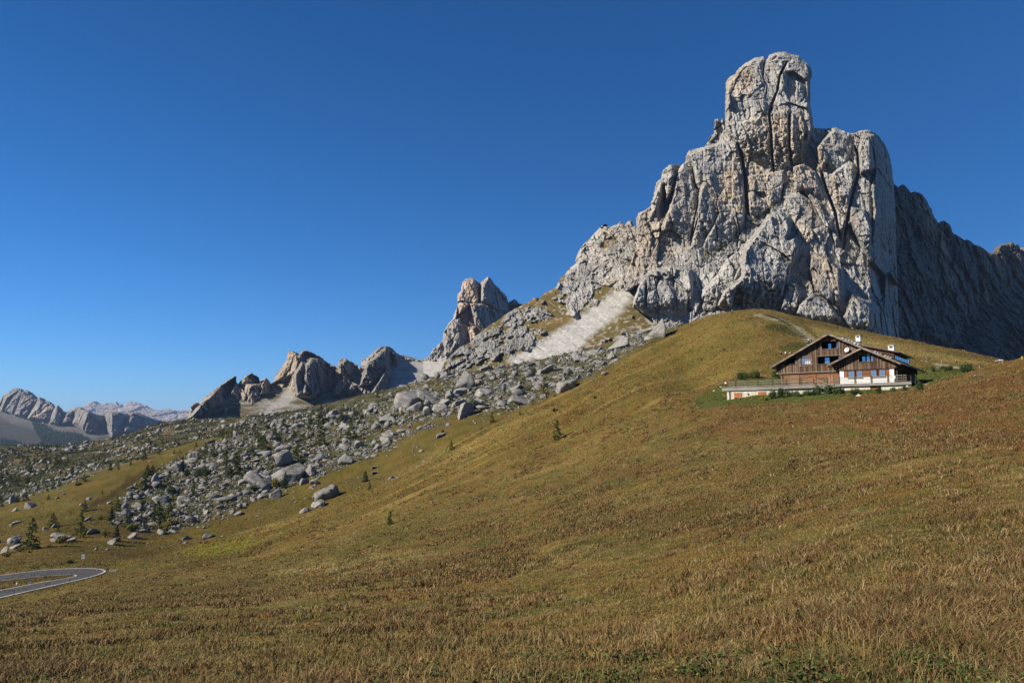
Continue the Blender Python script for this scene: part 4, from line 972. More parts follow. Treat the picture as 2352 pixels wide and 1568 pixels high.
addb(C6, k6, [(885, 1225, 255, 130, 'huge flat topped boulder with grass on its top beside a dark hollow'), (1175, 1370, 172, 105, 'big lone boulder with a shaded front standing on bare grass below the boulder field'), (1115, 1432, 95, 55, 'dark mossy rock just below the big lone boulder'), (1010, 1470, 75, 35, 'low dark rock downhill from the big lone boulder'),
 (1850, 645, 240, 150, 'great grey wedge of rock rising steeply above the boulder field'), (1975, 615, 115, 90, 'rounded pale boulder close beside the great grey wedge'), (2265, 495, 135, 130, 'tall pointed boulder at the upper edge of the field'), (2270, 720, 145, 130, 'rounded boulder with dwarf pine growing on its shaded side'), (815, 1010, 125, 72), (815, 1105, 145, 112, 'broad boulder with a dark overhanging face above the flat topped one'), (1065, 1185, 95, 75), (640, 1280, 150, 120, 'stack of grey rock downhill from the flat topped boulder'), (700, 1255, 90, 80), (1360, 1095, 105, 75), (1645, 920, 85, 55), (2070, 885, 85, 40), (1460, 955, 75, 50), (1585, 975, 60, 45), (760, 1360, 85, 65), (1000, 1250, 90, 50), (1088, 1250, 72, 42), (1335, 815, 65, 50), (1690, 765, 120, 60), (2000, 705, 80, 60), (1780, 690, 80, 60), (1890, 680, 110, 70), (2100, 640, 100, 60), (2150, 590, 130, 90), (2210, 560, 110, 60), (490, 1480, 60, 25), (240, 1480, 50, 30), (550, 1415, 60, 28), (350, 1440, 60, 40), (100, 1540, 70, 50), (1480, 600, 45, 20), (1420, 640, 40, 22), (1345, 665, 60, 40)])
addb(C5, 1300 / 4096, [(1270, 970, 85, 65, 'pale rounded boulder at the top left corner of the boulder field'), (1130, 1050, 48, 62, 'upright pale block standing apart on the edge of the field'), (85, 1195, 58, 58, 'upright pale block beside small larches above the road meadow'), (195, 1232, 66, 52)])
addb(C7, k7, [(135, 715, 118, 82, 'domed grey boulder beside the biggest larch'), (185, 762, 105, 52), (28, 818, 76, 60), (620, 665, 130, 55), (555, 690, 90, 45), (760, 690, 85, 45), (950, 608, 130, 48, 'long low slab of rock on the grass'), (1285, 425, 95, 65), (1385, 655, 85, 72, 'split block casting a dark shadow near the dark spruce'), (1970, 495, 95, 65), (2160, 655, 112, 42, 'flat oval rock alone on the lower grass'), (1160, 722, 110, 55), (1945, 670, 66, 50), (280, 335, 70, 60), (145, 380, 55, 35), (140, 515, 90, 32), (560, 545, 70, 36), (460, 570, 60, 32), (920, 470, 80, 40), (660, 205, 34, 30), (1130, 300, 60, 26)])
addb(C4, 1100 / 4096, [(1420, 1200, 155, 100, 'cleft boulder leaning out over the top of the grass ridge'), (1030, 1325, 135, 85, 'rock with a dark shaded end against the grass ridge'), (1880, 840, 195, 85, 'long slanting slab at the upper end of the rocks'), (1285, 1045, 115, 70), (1455, 1030, 75, 52), (1520, 955, 78, 80), (1820, 930, 85, 62), (2240, 740, 160, 145, 'big sunlit orange tinted block at the foot of the cliff'), (2135, 655, 85, 80), (2045, 690, 85, 62), (2145, 755, 95, 42), (960, 1300, 80, 60), (700, 1240, 120, 80), (850, 1080, 90, 60), (640, 1360, 130, 100), (330, 1370, 110, 80), (230, 1300, 120, 100), (480, 1340, 90, 60), (1180, 1060, 70, 40), (1600, 900, 60, 40), (1720, 870, 60, 40)])
def set_boulder(bx, by, w, h, label, group, mesh=None):
    p = hit(bx, by, 60)
    if p is None: return None
    m = p.y / FPX
    o = bpy.data.objects.new('boulder', mesh or ROCKM[RNG.integers(len(ROCKM))]); COL.objects.link(o)
    W_, H_ = w * m, h * m
    o.scale = (W_ * .54, W_ * RNG.uniform(.42, .6), H_ * .70)
    o.rotation_euler = (RNG.uniform(-.12, .12), RNG.uniform(-.12, .12), RNG.uniform(0, 6.28))
    if w > 1.6 * h: o.rotation_euler = (RNG.uniform(-.1, .1), RNG.uniform(-.25, .0), RNG.uniform(-.4, .4))
    o.location = p + Vector((0, o.scale[1] * .5, H_ * .34))
    return tag(o, label, 'boulder', group)
def region(bx, by):
    if by > 1135 and bx < 520: return 'on the grass above the road'
    if bx < 520: return 'at the lower end of the boulder field'
    if bx < 860: return 'in the middle of the boulder field'
    if bx < 1180: return 'in the upper boulder field beneath the jagged peaks'
    return 'in the strip of rocks between scree and grass ridge'
placed = []
for bx, by, w, h, lab in BIG:
    if lab:
        o = set_boulder(bx, by, w, h, lab, None, BLOCKM[int(RNG.integers(8))] if any(q in lab for q in ('lone', 'flat topped boulder with', 'overhanging', 'domed', 'cleft', 'wedge of')) else None)
        if o is not None: o.scale = (o.scale[0] * .95, o.scale[1] * 1.1, o.scale[2] * .95); o.rotation_euler[2] = RNG.uniform(-.5, .5)
    else: set_boulder(bx, by, w, h, 'mid sized grey boulder ' + region(bx, by), 'boulders ' + region(bx, by))
    placed.append((bx, by, max(w, h)))
# the rest of the field: about two hundred more one by one, then the small stones together
cand = []
xs = RNG.uniform(230, 1600, 30000); ys = RNG.uniform(730, 1240, 30000)
dens = boulder_density(xs, ys)
clump = fbm(np.stack([xs / 26, ys / 15, 0 * xs], -1), 4)
ok = (RNG.uniform(0, 1, 30000) < dens * sst(-.25, .25, clump))
xs = xs[ok]; ys = ys[ok]
nbig = 0
for x, y in zip(xs, ys):
    if nbig >= 205: break
    s = float(np.clip(RNG.pareto(1.8) * 4 + 5.5, 5.5, 20))
    if any(abs(x - q[0]) < .55 * (s + q[2]) and abs(y - q[1]) < .33 * (s + q[2]) for q in placed): continue
    if set_boulder(x, y, s * RNG.uniform(.9, 1.5), s * RNG.uniform(.55, .95), 'small grey boulder ' + region(x, y), 'small boulders ' + region(x, y)):
        placed.append((x, y, s)); nbig += 1
def scatter_rocks(name, X, Y, S, mat, V0=IV1, F0=IF1, seeds=9, sink=.25):
    n = len(X); Z = H(X, Y)
    sh = np.stack([rock_shape(V0, 300 + k, 1.2) for k in range(seeds)])
    k = RNG.integers(seeds, size=n); a = RNG.normal(0, .7, n) + 3.14 * RNG.integers(0, 2, n); ca, sa = np.cos(a), np.sin(a)
    B = sh[k] * np.stack([S * RNG.uniform(.8, 1.9, n), S * RNG.uniform(.6, 1.1, n), S * RNG.uniform(.45, .95, n)], -1)[:, None, :]
    Vx = B[..., 0] * ca[:, None] - B[..., 1] * sa[:, None] + X[:, None]; Vy = B[..., 0] * sa[:, None] + B[..., 1] * ca[:, None] + Y[:, None]
    Vz = B[..., 2] + (Z + S * sink)[:, None]
    F = (np.arange(n)[:, None, None] * len(V0) + F0[None]).reshape(-1, 3)
    return tag(mesh_np(name, np.stack([Vx, Vy, Vz], -1).reshape(-1, 3), F, mat), kind='stuff')
def in_field(n, fn, x0, x1, y0, y1):
    """points of the ground drawn evenly in the plan cells that show, weighted by fn(px, py)"""
    a = (AG[:-1] + AG[1:]) / 2; y = (YG[:-1] + YG[1:]) / 2
    bxc = (BX[:-1, :-1] + BX[1:, 1:]) / 2; byc = (BY[:-1, :-1] + BY[1:, 1:]) / 2
    m = (bxc > x0) & (bxc < x1) & (byc > y0) & (byc < y1)
    i, j = np.nonzero(m)
    area = np.abs(BX[i + 1, j] - BX[i, j]) * np.abs(BY[i, j + 1] - BY[i, j]) + .02
    w = area * fn(bxc[i, j], byc[i, j], (XX[i, j]), (YY[i, j])); w = w / w.sum()
    k = RNG.choice(len(i), n, p=w); u = RNG.uniform(size=n); v = RNG.uniform(size=n)
    Y = YG[j[k]] * (1 - v) + YG[j[k] + 1] * v; A = AG[i[k]] * (1 - u) + AG[i[k] + 1] * u
    return A * Y, Y
def w1(px, py, X, Y): return boulder_density(px, py) * sst(-.35, .2, fbm(np.stack([px / 22, py / 13, 0 * px], -1), 4)) * (Y > 330) * (Y < 780)
X, Y = in_field(5200, w1, 230, 1620, 720, 1250)
scatter_rocks('rubble', X, Y, np.clip(RNG.pareto(2.0, len(X)) * .42 + .42, .42, 2.6) * Y / 480, M_BOULDER, IV2, IF2)
X, Y = in_field(21000, w1, 230, 1620, 720, 1250)
scatter_rocks('rubble', X, Y, RNG.uniform(.16, .5, len(X)) * Y / 480, M_BOULDER)
def w2(px, py, X, Y): return (Y > 560) * (Y < 1250) * sst(-.1, .25, fbm(np.stack([X / 60, Y / 60, 0 * X], -1), 4))
X, Y = in_field(6500, w2, -60, 760, 930, 1175)
scatter_rocks('rubble', X, Y, np.clip(RNG.pareto(2.2, len(X)) * .5 + .35, .35, 3.2) * Y / 850, M_BOULDER_FAR)
def w3(px, py, X, Y): return (Y > 250) * (Y < 640) * (sst(1240, 1100, py) * .3 + .25) * (px < 1500) * sst(.0, .3, fbm(np.stack([X / 40, Y / 40, 0 * X], -1), 3))
X, Y = in_field(900, w3, -60, 1500, 780, 1265)
scatter_rocks('rubble', X, Y, np.clip(RNG.pareto(2.5, len(X)) * .3 + .25, .2, 1.8), M_BOULDER)
print('boulders', round(time.time() - T0, 1))

# ---------------------------------------------------------------- trees
def foliage_mat(name, c, c2):
    t = NT(name); oi = t.node('ShaderNodeObjectInfo').outputs['Random']; v = t.coord('Object')
    k = t.mix(t.ramp(oi, [(0., c), (1., c2)]), t.ramp(t.noise(v, 1.2, 3), [(.3, .55), (.7, 1.45)]), 1., 'MULTIPLY')
    return t.out(k, .9, .1)
M_LARCH = foliage_mat('larch_needles', (.080, .105, .028), (.135, .145, .034))
M_SPRUCE = foliage_mat('spruce_needles', (.032, .055, .022), (.045, .068, .024))
M_GOLD = foliage_mat('autumn_larch_needles', (.21, .19, .03), (.29, .22, .034))
M_PINE = foliage_mat('dwarf_pine_needles', (.040, .068, .022), (.064, .088, .026))
M_WILLOW = foliage_mat('willow_leaves', (.14, .155, .034), (.24, .175, .03))
M_BARK = mat_plain('larch_bark', (.12, .085, .06), .9, .1, .3, 4.)
M_DEAD = mat_plain('bleached_wood', (.22, .20, .18), .9, .1, .2, 4.)
def leafset(P0, size, rg, up=.3, jit=1.):
    n = len(P0); a = rg.normal(size=(n, 3)); a[:, 2] *= .6; a /= np.linalg.norm(a, axis=1, keepdims=True)
    b = np.cross(a, rg.normal(size=(n, 3))); b /= np.linalg.norm(b, axis=1, keepdims=True)
    s = size * rg.uniform(.6, 1.4, n)[:, None]
    V = np.stack([P0 - a * s, P0 + b * s * .45, P0 + a * s, P0 - b * s * .45], 1).reshape(-1, 3)
    return V, np.arange(4 * n).reshape(-1, 4)
def conifer(seed, R0, dense=1., droop=.25, base=.06, top=.0, sparse=0., pw=.85):
    """crown and trunk of a unit-height conifer"""
    rg = np.random.default_rng(seed); pts = []
    nb = int(58 * dense)
    for i in range(nb):
        h = base + (1 - base) * ((i + rg.uniform(0, 1)) / nb) ** 1.05
        L = R0 * (1 - h) ** pw * rg.uniform(.55, 1.25) + .012
        if rg.uniform() < sparse: L *= .4
        a = rg.uniform(0, 6.28); m = max(4, int(26 * L / R0 * dense))
        r = L * np.sqrt(rg.uniform(.02, 1, m)); w = rg.normal(0, .12, m) * r
        z = h - droop * r * (1 + .5 * r / R0) + rg.normal(0, .012, m) + .10 * r
        pts.append(np.stack([r * np.cos(a) - w * np.sin(a), r * np.sin(a) + w * np.cos(a), z], -1))
    k = rg.uniform(size=(40, 1)); pts.append(np.concatenate([rg.normal(0, .012, (40, 2)), .78 + .22 * k], 1))
    Pn = np.concatenate(pts); Pn[:, 2] = np.clip(Pn[:, 2], .02, 1.0)
    V, F = leafset(Pn, .040 / max(.6, dense) ** .4, rg)
    return V, F
def trunk_mb(r=.016, lean=0.):
    m = MB(); m.bar((0, 0, -.04), (lean * .5, 0, .5), r, 7, r * .6); m.bar((lean * .5, 0, .5), (lean, 0, .97), r * .6, 6, r * .12)
    for k in range(9):
        h = .12 + .08 * k; a = k * 2.4; L = .13 * (1 - h)
        m.bar((lean * h, 0, h), (lean * h + L * math.cos(a), L * math.sin(a), h + .01), r * .22, 4, r * .08)
    return m
def tree_proto(kind, seed, mat, **kw):
    root = bpy.data.objects.new(kind, None); COL.objects.link(root)
    V, F = conifer(seed, **kw)
    mesh_np('crown', V, F, mat, parent=root)
    trunk_mb().build('trunk', M_BARK, root)
    return root
PROTO = {'larch': [tree_proto('larch_tree', 10 + k, M_LARCH, R0=.33 + .03 * (k % 3), dense=1.3 + .25 * (k % 2), sparse=.15 * (k % 3), pw=.7 + .1 * (k % 3)) for k in range(6)],
         'gold': [tree_proto('larch_tree', 40 + k, M_GOLD, R0=.26 + .03 * k, dense=1.1, sparse=.3) for k in range(3)],
         'spruce': [tree_proto('spruce_tree', 60 + k, M_SPRUCE, R0=.30 + .03 * k, dense=1.6, droop=.35, base=.02) for k in range(3)]}
used = {}
def plant(kind, bx, by, hpx, label, group=None, ymin=60., fat=1.):
    p = hit(bx, by, ymin)
    if p is None: return None
    hm = hpx * p.y / FPX * 1.2
    k = int(RNG.integers(len(PROTO[kind]))); pr = PROTO[kind][k]
    w = hm * RNG.uniform(.85, 1.2) * fat
    kw = dict(loc=p - Vector((0, 0, .02 * hm)), rz=RNG.uniform(0, 6.28), scale=(w, w, hm))
    if (kind, k) not in used:
        used[(kind, k)] = 1; pr.location = kw['loc']; pr.rotation_euler[2] = kw['rz']; pr.scale = kw['scale']; o = pr
    else: o = dup(pr, **kw)
    for q in ('label', 'category', 'group'):
        if q in o: del o[q]
    return tag(o, label, 'tree', group)
sp = lambda f, x, y: f([(x, y)])[0]
NAMED = [('larch', A2, 580, 920, 480, 'biggest dark larch on the grass above the hairpin road', 1.15), ('spruce', A2, 2190, 770, 265, 'small dark cone shaped spruce with a shadow beside a split rock', 1.), ('larch', A2, 1510, 630, 335, 'tall larch leaning among rocks uphill from the biggest larch', 1.05), ('larch', A2, 1590, 210, 185, 'slim larch alone on the brown grass bank', .9), ('larch', A2, 990, 490, 210, 'bushy larch beside a low rock outcrop', 1.2), ('larch', A2, 1090, 590, 112, 'tiny larch on open grass between rock outcrops', 1.), ('spruce', A2, 2095, 380, 215, 'dark spruce in front of a rock slab near a leaning dead stem', .9),
         ('larch', A2, 2200, 215, 260, 'tall pale larch at the mouth of the dark gully', 1.), ('larch', A3, 420, 1190, 185, 'larch at the upper end of the dark gully, the fuller of a pair', 1.1), ('larch', A3, 515, 1170, 165, 'larch at the upper end of the dark gully, the thinner of a pair', .9), ('spruce', A3, 1090, 1060, 205, 'dark pointed spruce against the pale rounded boulder', .85), ('larch', A4, 610, 730, 410, 'tallest of the larches at the lower foot of the boulder field', .85), ('spruce', A6, 660, 705, 245, 'dark spruce in front of the huge flat topped boulder', .9), ('larch', A5, 1330, 700, 320, 'full larch at the top edge of the boulder field below the grass band', 1.1), ('larch', A5, 1340, 1110, 410, 'tall brownish larch with a bushy side in the boulder field', .95), ('larch', A5, 1890, 975, 320, 'broad larch standing just uphill of two round boulders', 1.2),
         ('larch', A5, 890, 1340, 300, 'thin see-through larch above the hollow by the flat topped boulder', 1.), ('larch', A6, 2170, 595, 175, 'small bushy larch beside the weathered concrete block', 1.2), ('larch', A6, 2250, 735, 130, 'small larch on the grass rib below the concrete block', .9), ('gold', A8, 820, 1115, 300, 'yellowing slender larch beside the cleft boulder', .9), ('larch', A8, 1575, 335, 125, 'dark dense tree at the foot of the scree slope', 1.5), ('gold', A7, 505, 1000, 150, 'yellow spindle of a larch before the great grey wedge', .9), ('gold', A7, 1480, 970, 165, 'yellow green larch before the rounded boulder with dwarf pine', 1.)]
for kind, f, x, y, h, lab, fat in NAMED:
    bx, by = sp(f, x, y); plant(kind, bx, by, h * SA, lab, fat=fat)
for bx, by, h, lab in [(1280, 1009, 38, 'lone larch high on the bare grass hillside'), (896, 1205, 27, 'lone little larch low on the bare grass hillside'), (1037, 1033, 20, 'little larch near the end of the crumbling bank'), (837, 1106, 20, 'small larch on the rib under the long earth bank')]:
    plant('larch', bx, by, h, lab, fat=1.0)
def many(f, rows, zone, grp):
    for r in rows:
        bx, by = sp(f, r[0], r[1]); kind = r[3] if len(r) > 3 else 'larch'
        big = r[2] * SA > 15
        plant(kind, bx, by, r[2] * SA, ('taller ' if big else 'small ') + ('green larch ' if kind == 'larch' else 'yellowing larch ' if kind == 'gold' else 'dark spruce ') + zone, grp + (' tall' if big else ' small') + ' ' + kind)
many(A1, [(490, 1430, 150), (310, 1450, 110), (30, 1530, 120), (110, 1440, 60), (910, 1400, 90), (1000, 1200, 170), (1115, 1150, 110), (900, 1240, 100), (1590, 1060, 130), (1450, 1070, 70), (670, 1160, 80), (725, 1200, 90), (2080, 850, 120), (2230, 840, 80), (630, 1310, 70), (1920, 1290, 70), (800, 1280, 50)], 'on the valley side behind the grass bank', 'trees behind the grass bank')
many(A1, [(550, 900, 180), (1060, 740, 150), (300, 1140, 130), (90, 1180, 100), (660, 940, 90), (770, 930, 60), (870, 870, 130), (840, 720, 90), (920, 720, 110), (1120, 700, 80), (1280, 680, 90), (1560, 590, 70), (1860, 650, 80), (1760, 640, 90), (1960, 740, 130), (2220, 780, 100, 'gold'), (1370, 940, 80), (1460, 930, 80), (1240, 950, 70), (1130, 920, 60), (760, 1010, 80), (500, 1100, 100), (540, 1090, 90), (350, 960, 90), (280, 980, 80), (30, 850, 130), (100, 760, 60), (490, 830, 80), (150, 850, 50), (350, 840, 60), (1620, 490, 70), (1740, 430, 60), (1500, 450, 50), (1130, 470, 50), (750, 530, 60), (560, 530, 50), (600, 540, 50), (660, 520, 50), (860, 430, 45), (2050, 390, 35), (1880, 430, 30), (860, 590, 50), (20, 1010, 120), (120, 960, 110), (40, 700, 90), (220, 760, 60), (420, 700, 70), (700, 700, 60), (1540, 780, 80), (1630, 820, 70), (1720, 860, 60), (1440, 830, 80)], 'on the far stony slope', 'trees on the far stony slope')
many(A3, [(370, 1420, 260), (1650, 810, 190), (1510, 820, 220), (1910, 760, 190), (1890, 980, 230), (2080, 1200, 380), (1960, 1210, 220), (1240, 870, 100), (1370, 880, 130), (990, 930, 60), (820, 1400, 230), (720, 1500, 150, 'spruce'), (1750, 1470, 150, 'gold'), (1990, 1430, 170, 'gold'), (2240, 1300, 250), (2150, 900, 100), (1280, 1560, 200)], 'at the lower end of the boulder field', 'trees at the lower end of the boulders')
many(A3, [(360, 890, 150), (640, 790, 100), (1390, 490, 110), (1010, 610, 120), (820, 640, 110), (1150, 520, 90), (110, 990, 80), (2100, 300, 90), (700, 560, 60), (930, 610, 60), (480, 720, 70)], 'along the far edge of the grass band', 'trees along the grass band')
many(A4, [(560, 520, 180, 'spruce'), (830, 560, 240), (20, 740, 260)], 'on the lowest rocks by the yellow willow', 'trees on the lowest rocks')
many(A5, [(1130, 720, 190), (1710, 660, 200), (1960, 640, 220), (2120, 580, 90), (1100, 950, 160, 'gold'), (820, 1000, 180), (820, 690, 80), (630, 760, 160), (470, 890, 160), (130, 940, 150), (260, 1170, 240), (70, 820, 120), (40, 1290, 180), (420, 1520, 200), (1750, 440, 120), (570, 650, 40), (1200, 1100, 70), (390, 1280, 90), (1350, 1530, 80)], 'in the middle of the boulder field', 'trees in the middle of the boulders')
many(A7, [(50, 660, 140), (665, 350, 100), (830, 280, 120), (780, 430, 90), (1170, 350, 90), (1490, 240, 90), (920, 790, 140), (1310, 780, 120, 'gold'), (1220, 1040, 120), (2200, 1130, 180), (240, 1370, 70)], 'in the upper boulder field beneath the jagged peaks', 'trees in the upper boulders')
many(A8, [(1310, 740, 140), (450, 880, 110), (100, 1060, 80), (20, 770, 150), (1100, 950, 100), (1440, 840, 80), (1030, 1110, 60)], 'in the strip of rocks between scree and grass ridge', 'trees in the strip of rocks')
# the far slope holds many more; the rest of what shows there
def w4(px, py, X, Y): return (Y > 620) * (Y < 1120) * sst(-.15, .2, fbm(np.stack([X / 90, Y / 90, 0 * X + 3], -1), 3))
X, Y = in_field(85, w4, 0, 640, 985, 1165)
for x, y in zip(X, Y):
    bx, by = proj(x, y, H(x, y)); plant('larch', float(bx), float(by), RNG.uniform(6, 12) * 700 / y, 'small green larch on the far stony slope', 'trees on the far stony slope small larch', 500.)
# a bare dead tree in the hollow
p = hit(*sp(A6, 1190, 330), 100); hm = 150 * SA * p.y / FPX
dt = empty('dead_tree', p, 'bare grey dead tree in the dark hollow beside the flat topped boulder', 'tree')
m = trunk_mb(.02); rg = np.random.default_rng(5)
for k in range(60):
    h = rg.uniform(.1, .95); a = rg.uniform(0, 6.28); L = .3 * (1 - h) * rg.uniform(.4, 1) + .03
    m.bar((0, 0, h), (L * math.cos(a), L * math.sin(a), h + rg.uniform(-.04, .1)), .006, 4, .002)
m.build('trunk', M_DEAD, dt); dt.scale = (hm, hm, hm)
for pr in PROTO.values():
    for i, o in enumerate(pr):
        if 'label' not in o:
            for ch in list(o.children): bpy.data.objects.remove(ch)
            bpy.data.objects.remove(o)

# ---------------------------------------------------------------- shrubs
def shrub_proto(seed, mat, n=900, stems=14):
    rg = np.random.default_rng(seed); root = bpy.data.objects.new('shrub', None); COL.objects.link(root)
    pts = []
    for k in range(stems):
        a = rg.uniform(0, 6.28); L = rg.uniform(.35, .95); top = np.array([L * .8 * math.cos(a), L * .8 * math.sin(a), rg.uniform(.45, 1.) * (1 - .35 * L)])
        q = rg.normal(0, .15, (n // stems, 3)) * np.array([1, 1, 1.1]) + top * rg.uniform(.55, 1.0, (n // stems, 1)); pts.append(q)
    Pn = np.concatenate(pts); Pn[:, 2] = np.abs(Pn[:, 2])
    V, F = leafset(Pn, .10, rg); mesh_np('foliage', V, F, mat, parent=root)
    m = MB()
    for k in range(7):
        a = k * .9; m.bar((0, 0, -.1), (.45 * math.cos(a), .45 * math.sin(a), .5), .03, 5, .012)
    m.build('stem', M_BARK, root); return root
SHR = {'pine': [shrub_proto(1, M_PINE), shrub_proto(2, M_PINE)], 'willow': [shrub_proto(3, M_WILLOW), shrub_proto(4, M_WILLOW)]}
def bush(kind, bx, by, w, h, label, group=None, ymin=60., back=.2):
    p = hit(bx, by, ymin)
    if p is None: return
    h = h * 1.45; w = w * 1.2
    m = p.y / FPX; pr = SHR[kind][int(RNG.integers(2))]
    kw = dict(loc=Vector((p.x, p.y + w * m * back, float(H(p.x, p.y + w * m * back)) - .05)), rz=RNG.uniform(0, 6.28), scale=(w * m * .52, w * m * .42, h * m))
    if 'label' not in pr: pr.location = kw['loc']; pr.scale = kw['scale']; o = pr
    else: o = dup(pr, **kw)
    for q in ('label', 'category', 'group'):
        if q in o: del o[q]
    tag(o, label, 'shrub', group)
def bushes(f, rows, zone, k=SA):
    for r in rows:
        bx, by = sp(f, r[0], r[1]); kind = r[4] if len(r) > 4 else 'pine'
        lab = r[5] if len(r) > 5 else None; by += 5.5 * ('row below' in zone)
        bush(kind, bx, by, r[2] * k, r[3] * k, lab or (('dark dwarf pine shrub ' if kind == 'pine' else 'yellow green willow shrub ') + zone), None if lab else kind + ' shrubs ' + zone, back=-.45 if 'row below' in zone else .2)
bushes(A3, [(1430, 1200, 270, 110, 'pine', 'widest dark dwarf pine mat among the pale rocks'), (820, 1540, 240, 100), (520, 1420, 150, 80), (1160, 1190, 110, 90)], 'at the lower end of the boulder field')
bushes(A4, [(670, 820, 280, 120, 'willow', 'golden willow bush beside the stone troughs'), (850, 730, 190, 110, 'willow', 'green willow bush just above the stone troughs'), (110, 820, 230, 110, 'willow', 'grey green willow mound under the lowest larches'), (320, 340, 160, 80)], 'at the lower end of the boulder field')
bushes(A2, [(1120, 800, 220, 90, 'willow'), (1520, 700, 120, 70, 'willow'), (1940, 670, 120, 70, 'willow'), (110, 1070, 150, 70, 'willow'), (1290, 1190, 140, 45, 'pine', 'low dark shrub on the grass just above the hairpin'), (1880, 370, 110, 60, 'willow'), (380, 930, 130, 50, 'willow'), (550, 990, 80, 30, 'willow')], 'on the grass above the road')
bushes(A5, [(200, 1040, 170, 110), (520, 1020, 140, 90), (310, 780, 120, 60), (960, 1440, 130, 60)], 'in the middle of the boulder field')
bushes(A6, [(470, 715, 200, 125, 'willow', 'round green bush below the huge flat topped boulder'), (60, 780, 170, 80)], 'in the middle of the boulder field')
bushes(A7, [(980, 900, 150, 110), (1840, 910, 180, 190, 'pine', 'dwarf pine draped over the shaded side of the rounded boulder'), (1430, 720, 150, 50), (750, 810, 130, 50), (370, 1190, 100, 60, 'willow'), (1270, 1340, 90, 60)], 'in the upper boulder field beneath the jagged peaks')
bushes(A8, [(640, 695, 120, 90), (1790, 265, 100, 45), (1000, 1400, 110, 60, 'willow'), (370, 1465, 60, 70, 'willow'), (1780, 1150, 90, 40, 'pine', 'small dark juniper alone on the grass hillside')], 'in the strip of rocks between scree and grass ridge')
bushes(A1, [(1460, 1140, 130, 45), (1170, 1050, 120, 40)], 'on the valley side behind the grass bank')
# garden shrubs round the chalet
S3 = 900 / 4096
bushes(C3, [(325, 570, 118, 66, 'pine', 'dark bush above the terrace rail, leftmost of two'), (450, 560, 105, 66, 'pine', 'dark bush above the terrace rail, nearer the house of two'), (668, 555, 105, 62, 'pine', 'dark bush tucked under the overhang at the chalet corner')], '', S3)
bushes(C3, [(520, 755, 90, 30, 'willow', 'low ragged plant under the right shuttered cellar window'), (610, 738, 95, 70), (705, 725, 105, 75), (788, 718, 85, 58), (862, 714, 85, 50), (975, 700, 100, 45), (1075, 698, 95, 75), (1180, 702, 130, 75), (1275, 690, 85, 55), (1335, 688, 70, 60), (1470, 690, 95, 55), (1720, 685, 70, 50), (1870, 672, 80, 38), (1985, 662, 70, 40), (2140, 655, 105, 80, 'pine', 'upright dark bush at the corner past the white rock')], 'in the row below the chalet terrace', S3)
bushes(CR, [(1160, 560, 240, 150, 'pine', 'big green bush at the end of the pale track'), (800, 535, 150, 85), (680, 530, 160, 70), (450, 555, 130, 85), (920, 555, 90, 50)], 'along the lawn behind the chalet', 446 / 2331 * 2352 / 4096)
for pr in SHR.values():
    for o in pr:
        if 'label' not in o:
            for ch in list(o.children): bpy.data.objects.remove(ch)
            bpy.data.objects.remove(o)
# pale stones lying on grass
for i, (f, x, y, w, h, lab, k) in enumerate([(C3, 1527, 742, 58, 30, 'pale rounded stone on the lawn below the terrace', S3), (C3, 2040, 652, 70, 38, 'pale pointed rock at the terrace corner', S3), (C3, 137, 616, 34, 26, 'white round stone by the end post of the terrace rail', S3), (C3, 92, 652, 30, 14, 'small flat white stone beside the leftmost lawn edge', S3), (C3, 22, 692, 34, 18, 'slanting white stone at the lower lawn edge', S3), (CR, 1330, 668, 130, 46, 'flat grey slab showing through the heather on the near shoulder', .11), (CR, 1480, 630, 90, 30, 'second flat grey slab just behind the first on the near shoulder', .11), (C7, 172, 1145, 14, 24, 'white upright stone on the grass island inside the hairpin', k7 * .57 / .57)]):
    bx, by = sp(f, x, y); p = hit(bx, by, 40)
    m = p.y / FPX; o = bpy.data.objects.new('stone', ROCKM[i % 14].copy()); COL.objects.link(o); o.data.materials.clear(); o.data.materials.append(M_WHITE if 'grey' not in lab else M_BOULDER)
    o.scale = (w * k * m * .5, w * k * m * .4, h * k * m * .6); o.location = p + Vector((0, .1, h * k * m * .3)); o.rotation_euler = (0, 0, i)
    tag(o, lab, 'stone')
print('plants', round(time.time() - T0, 1))

# ---------------------------------------------------------------- grass: blades close by, tufts further off
t = NT('grass_blades'); c = t.attr(); M_BLADE = t.out(c, .8, .15)
def gfn(lo, hi, extra=None):
    def f(px, py, X, Y):
        w = ((Y > lo) & (Y < hi) & (px > -60) & (px < 2420)).astype(float)
        d1, _ = ldist([(1705, 935), (1660, 972), (1630, 1000), (1600, 1040), (1560, 1085), (1530, 1130)], px, py); d2, _ = ldist(CK([(705, 270), (690, 400), (705, 560), (760, 630), (870, 730), (940, 850), (1010, 960), (1040, 1060), (1170, 1140)]), px, py)
        w = w * (d1 > 2.2) * (d2 > 1.3) * (1 - pmask(CK([(840, 205), (1000, 225), (1300, 310), (1560, 440), (1850, 560), (2100, 760), (2200, 880), (1950, 960), (1880, 880), (1780, 740), (1600, 590), (1480, 480), (1250, 400), (950, 330), (680, 245), (700, 215)]), px, py, 1.))
        return w if extra is None else w * extra(px, py, X, Y)
    return f
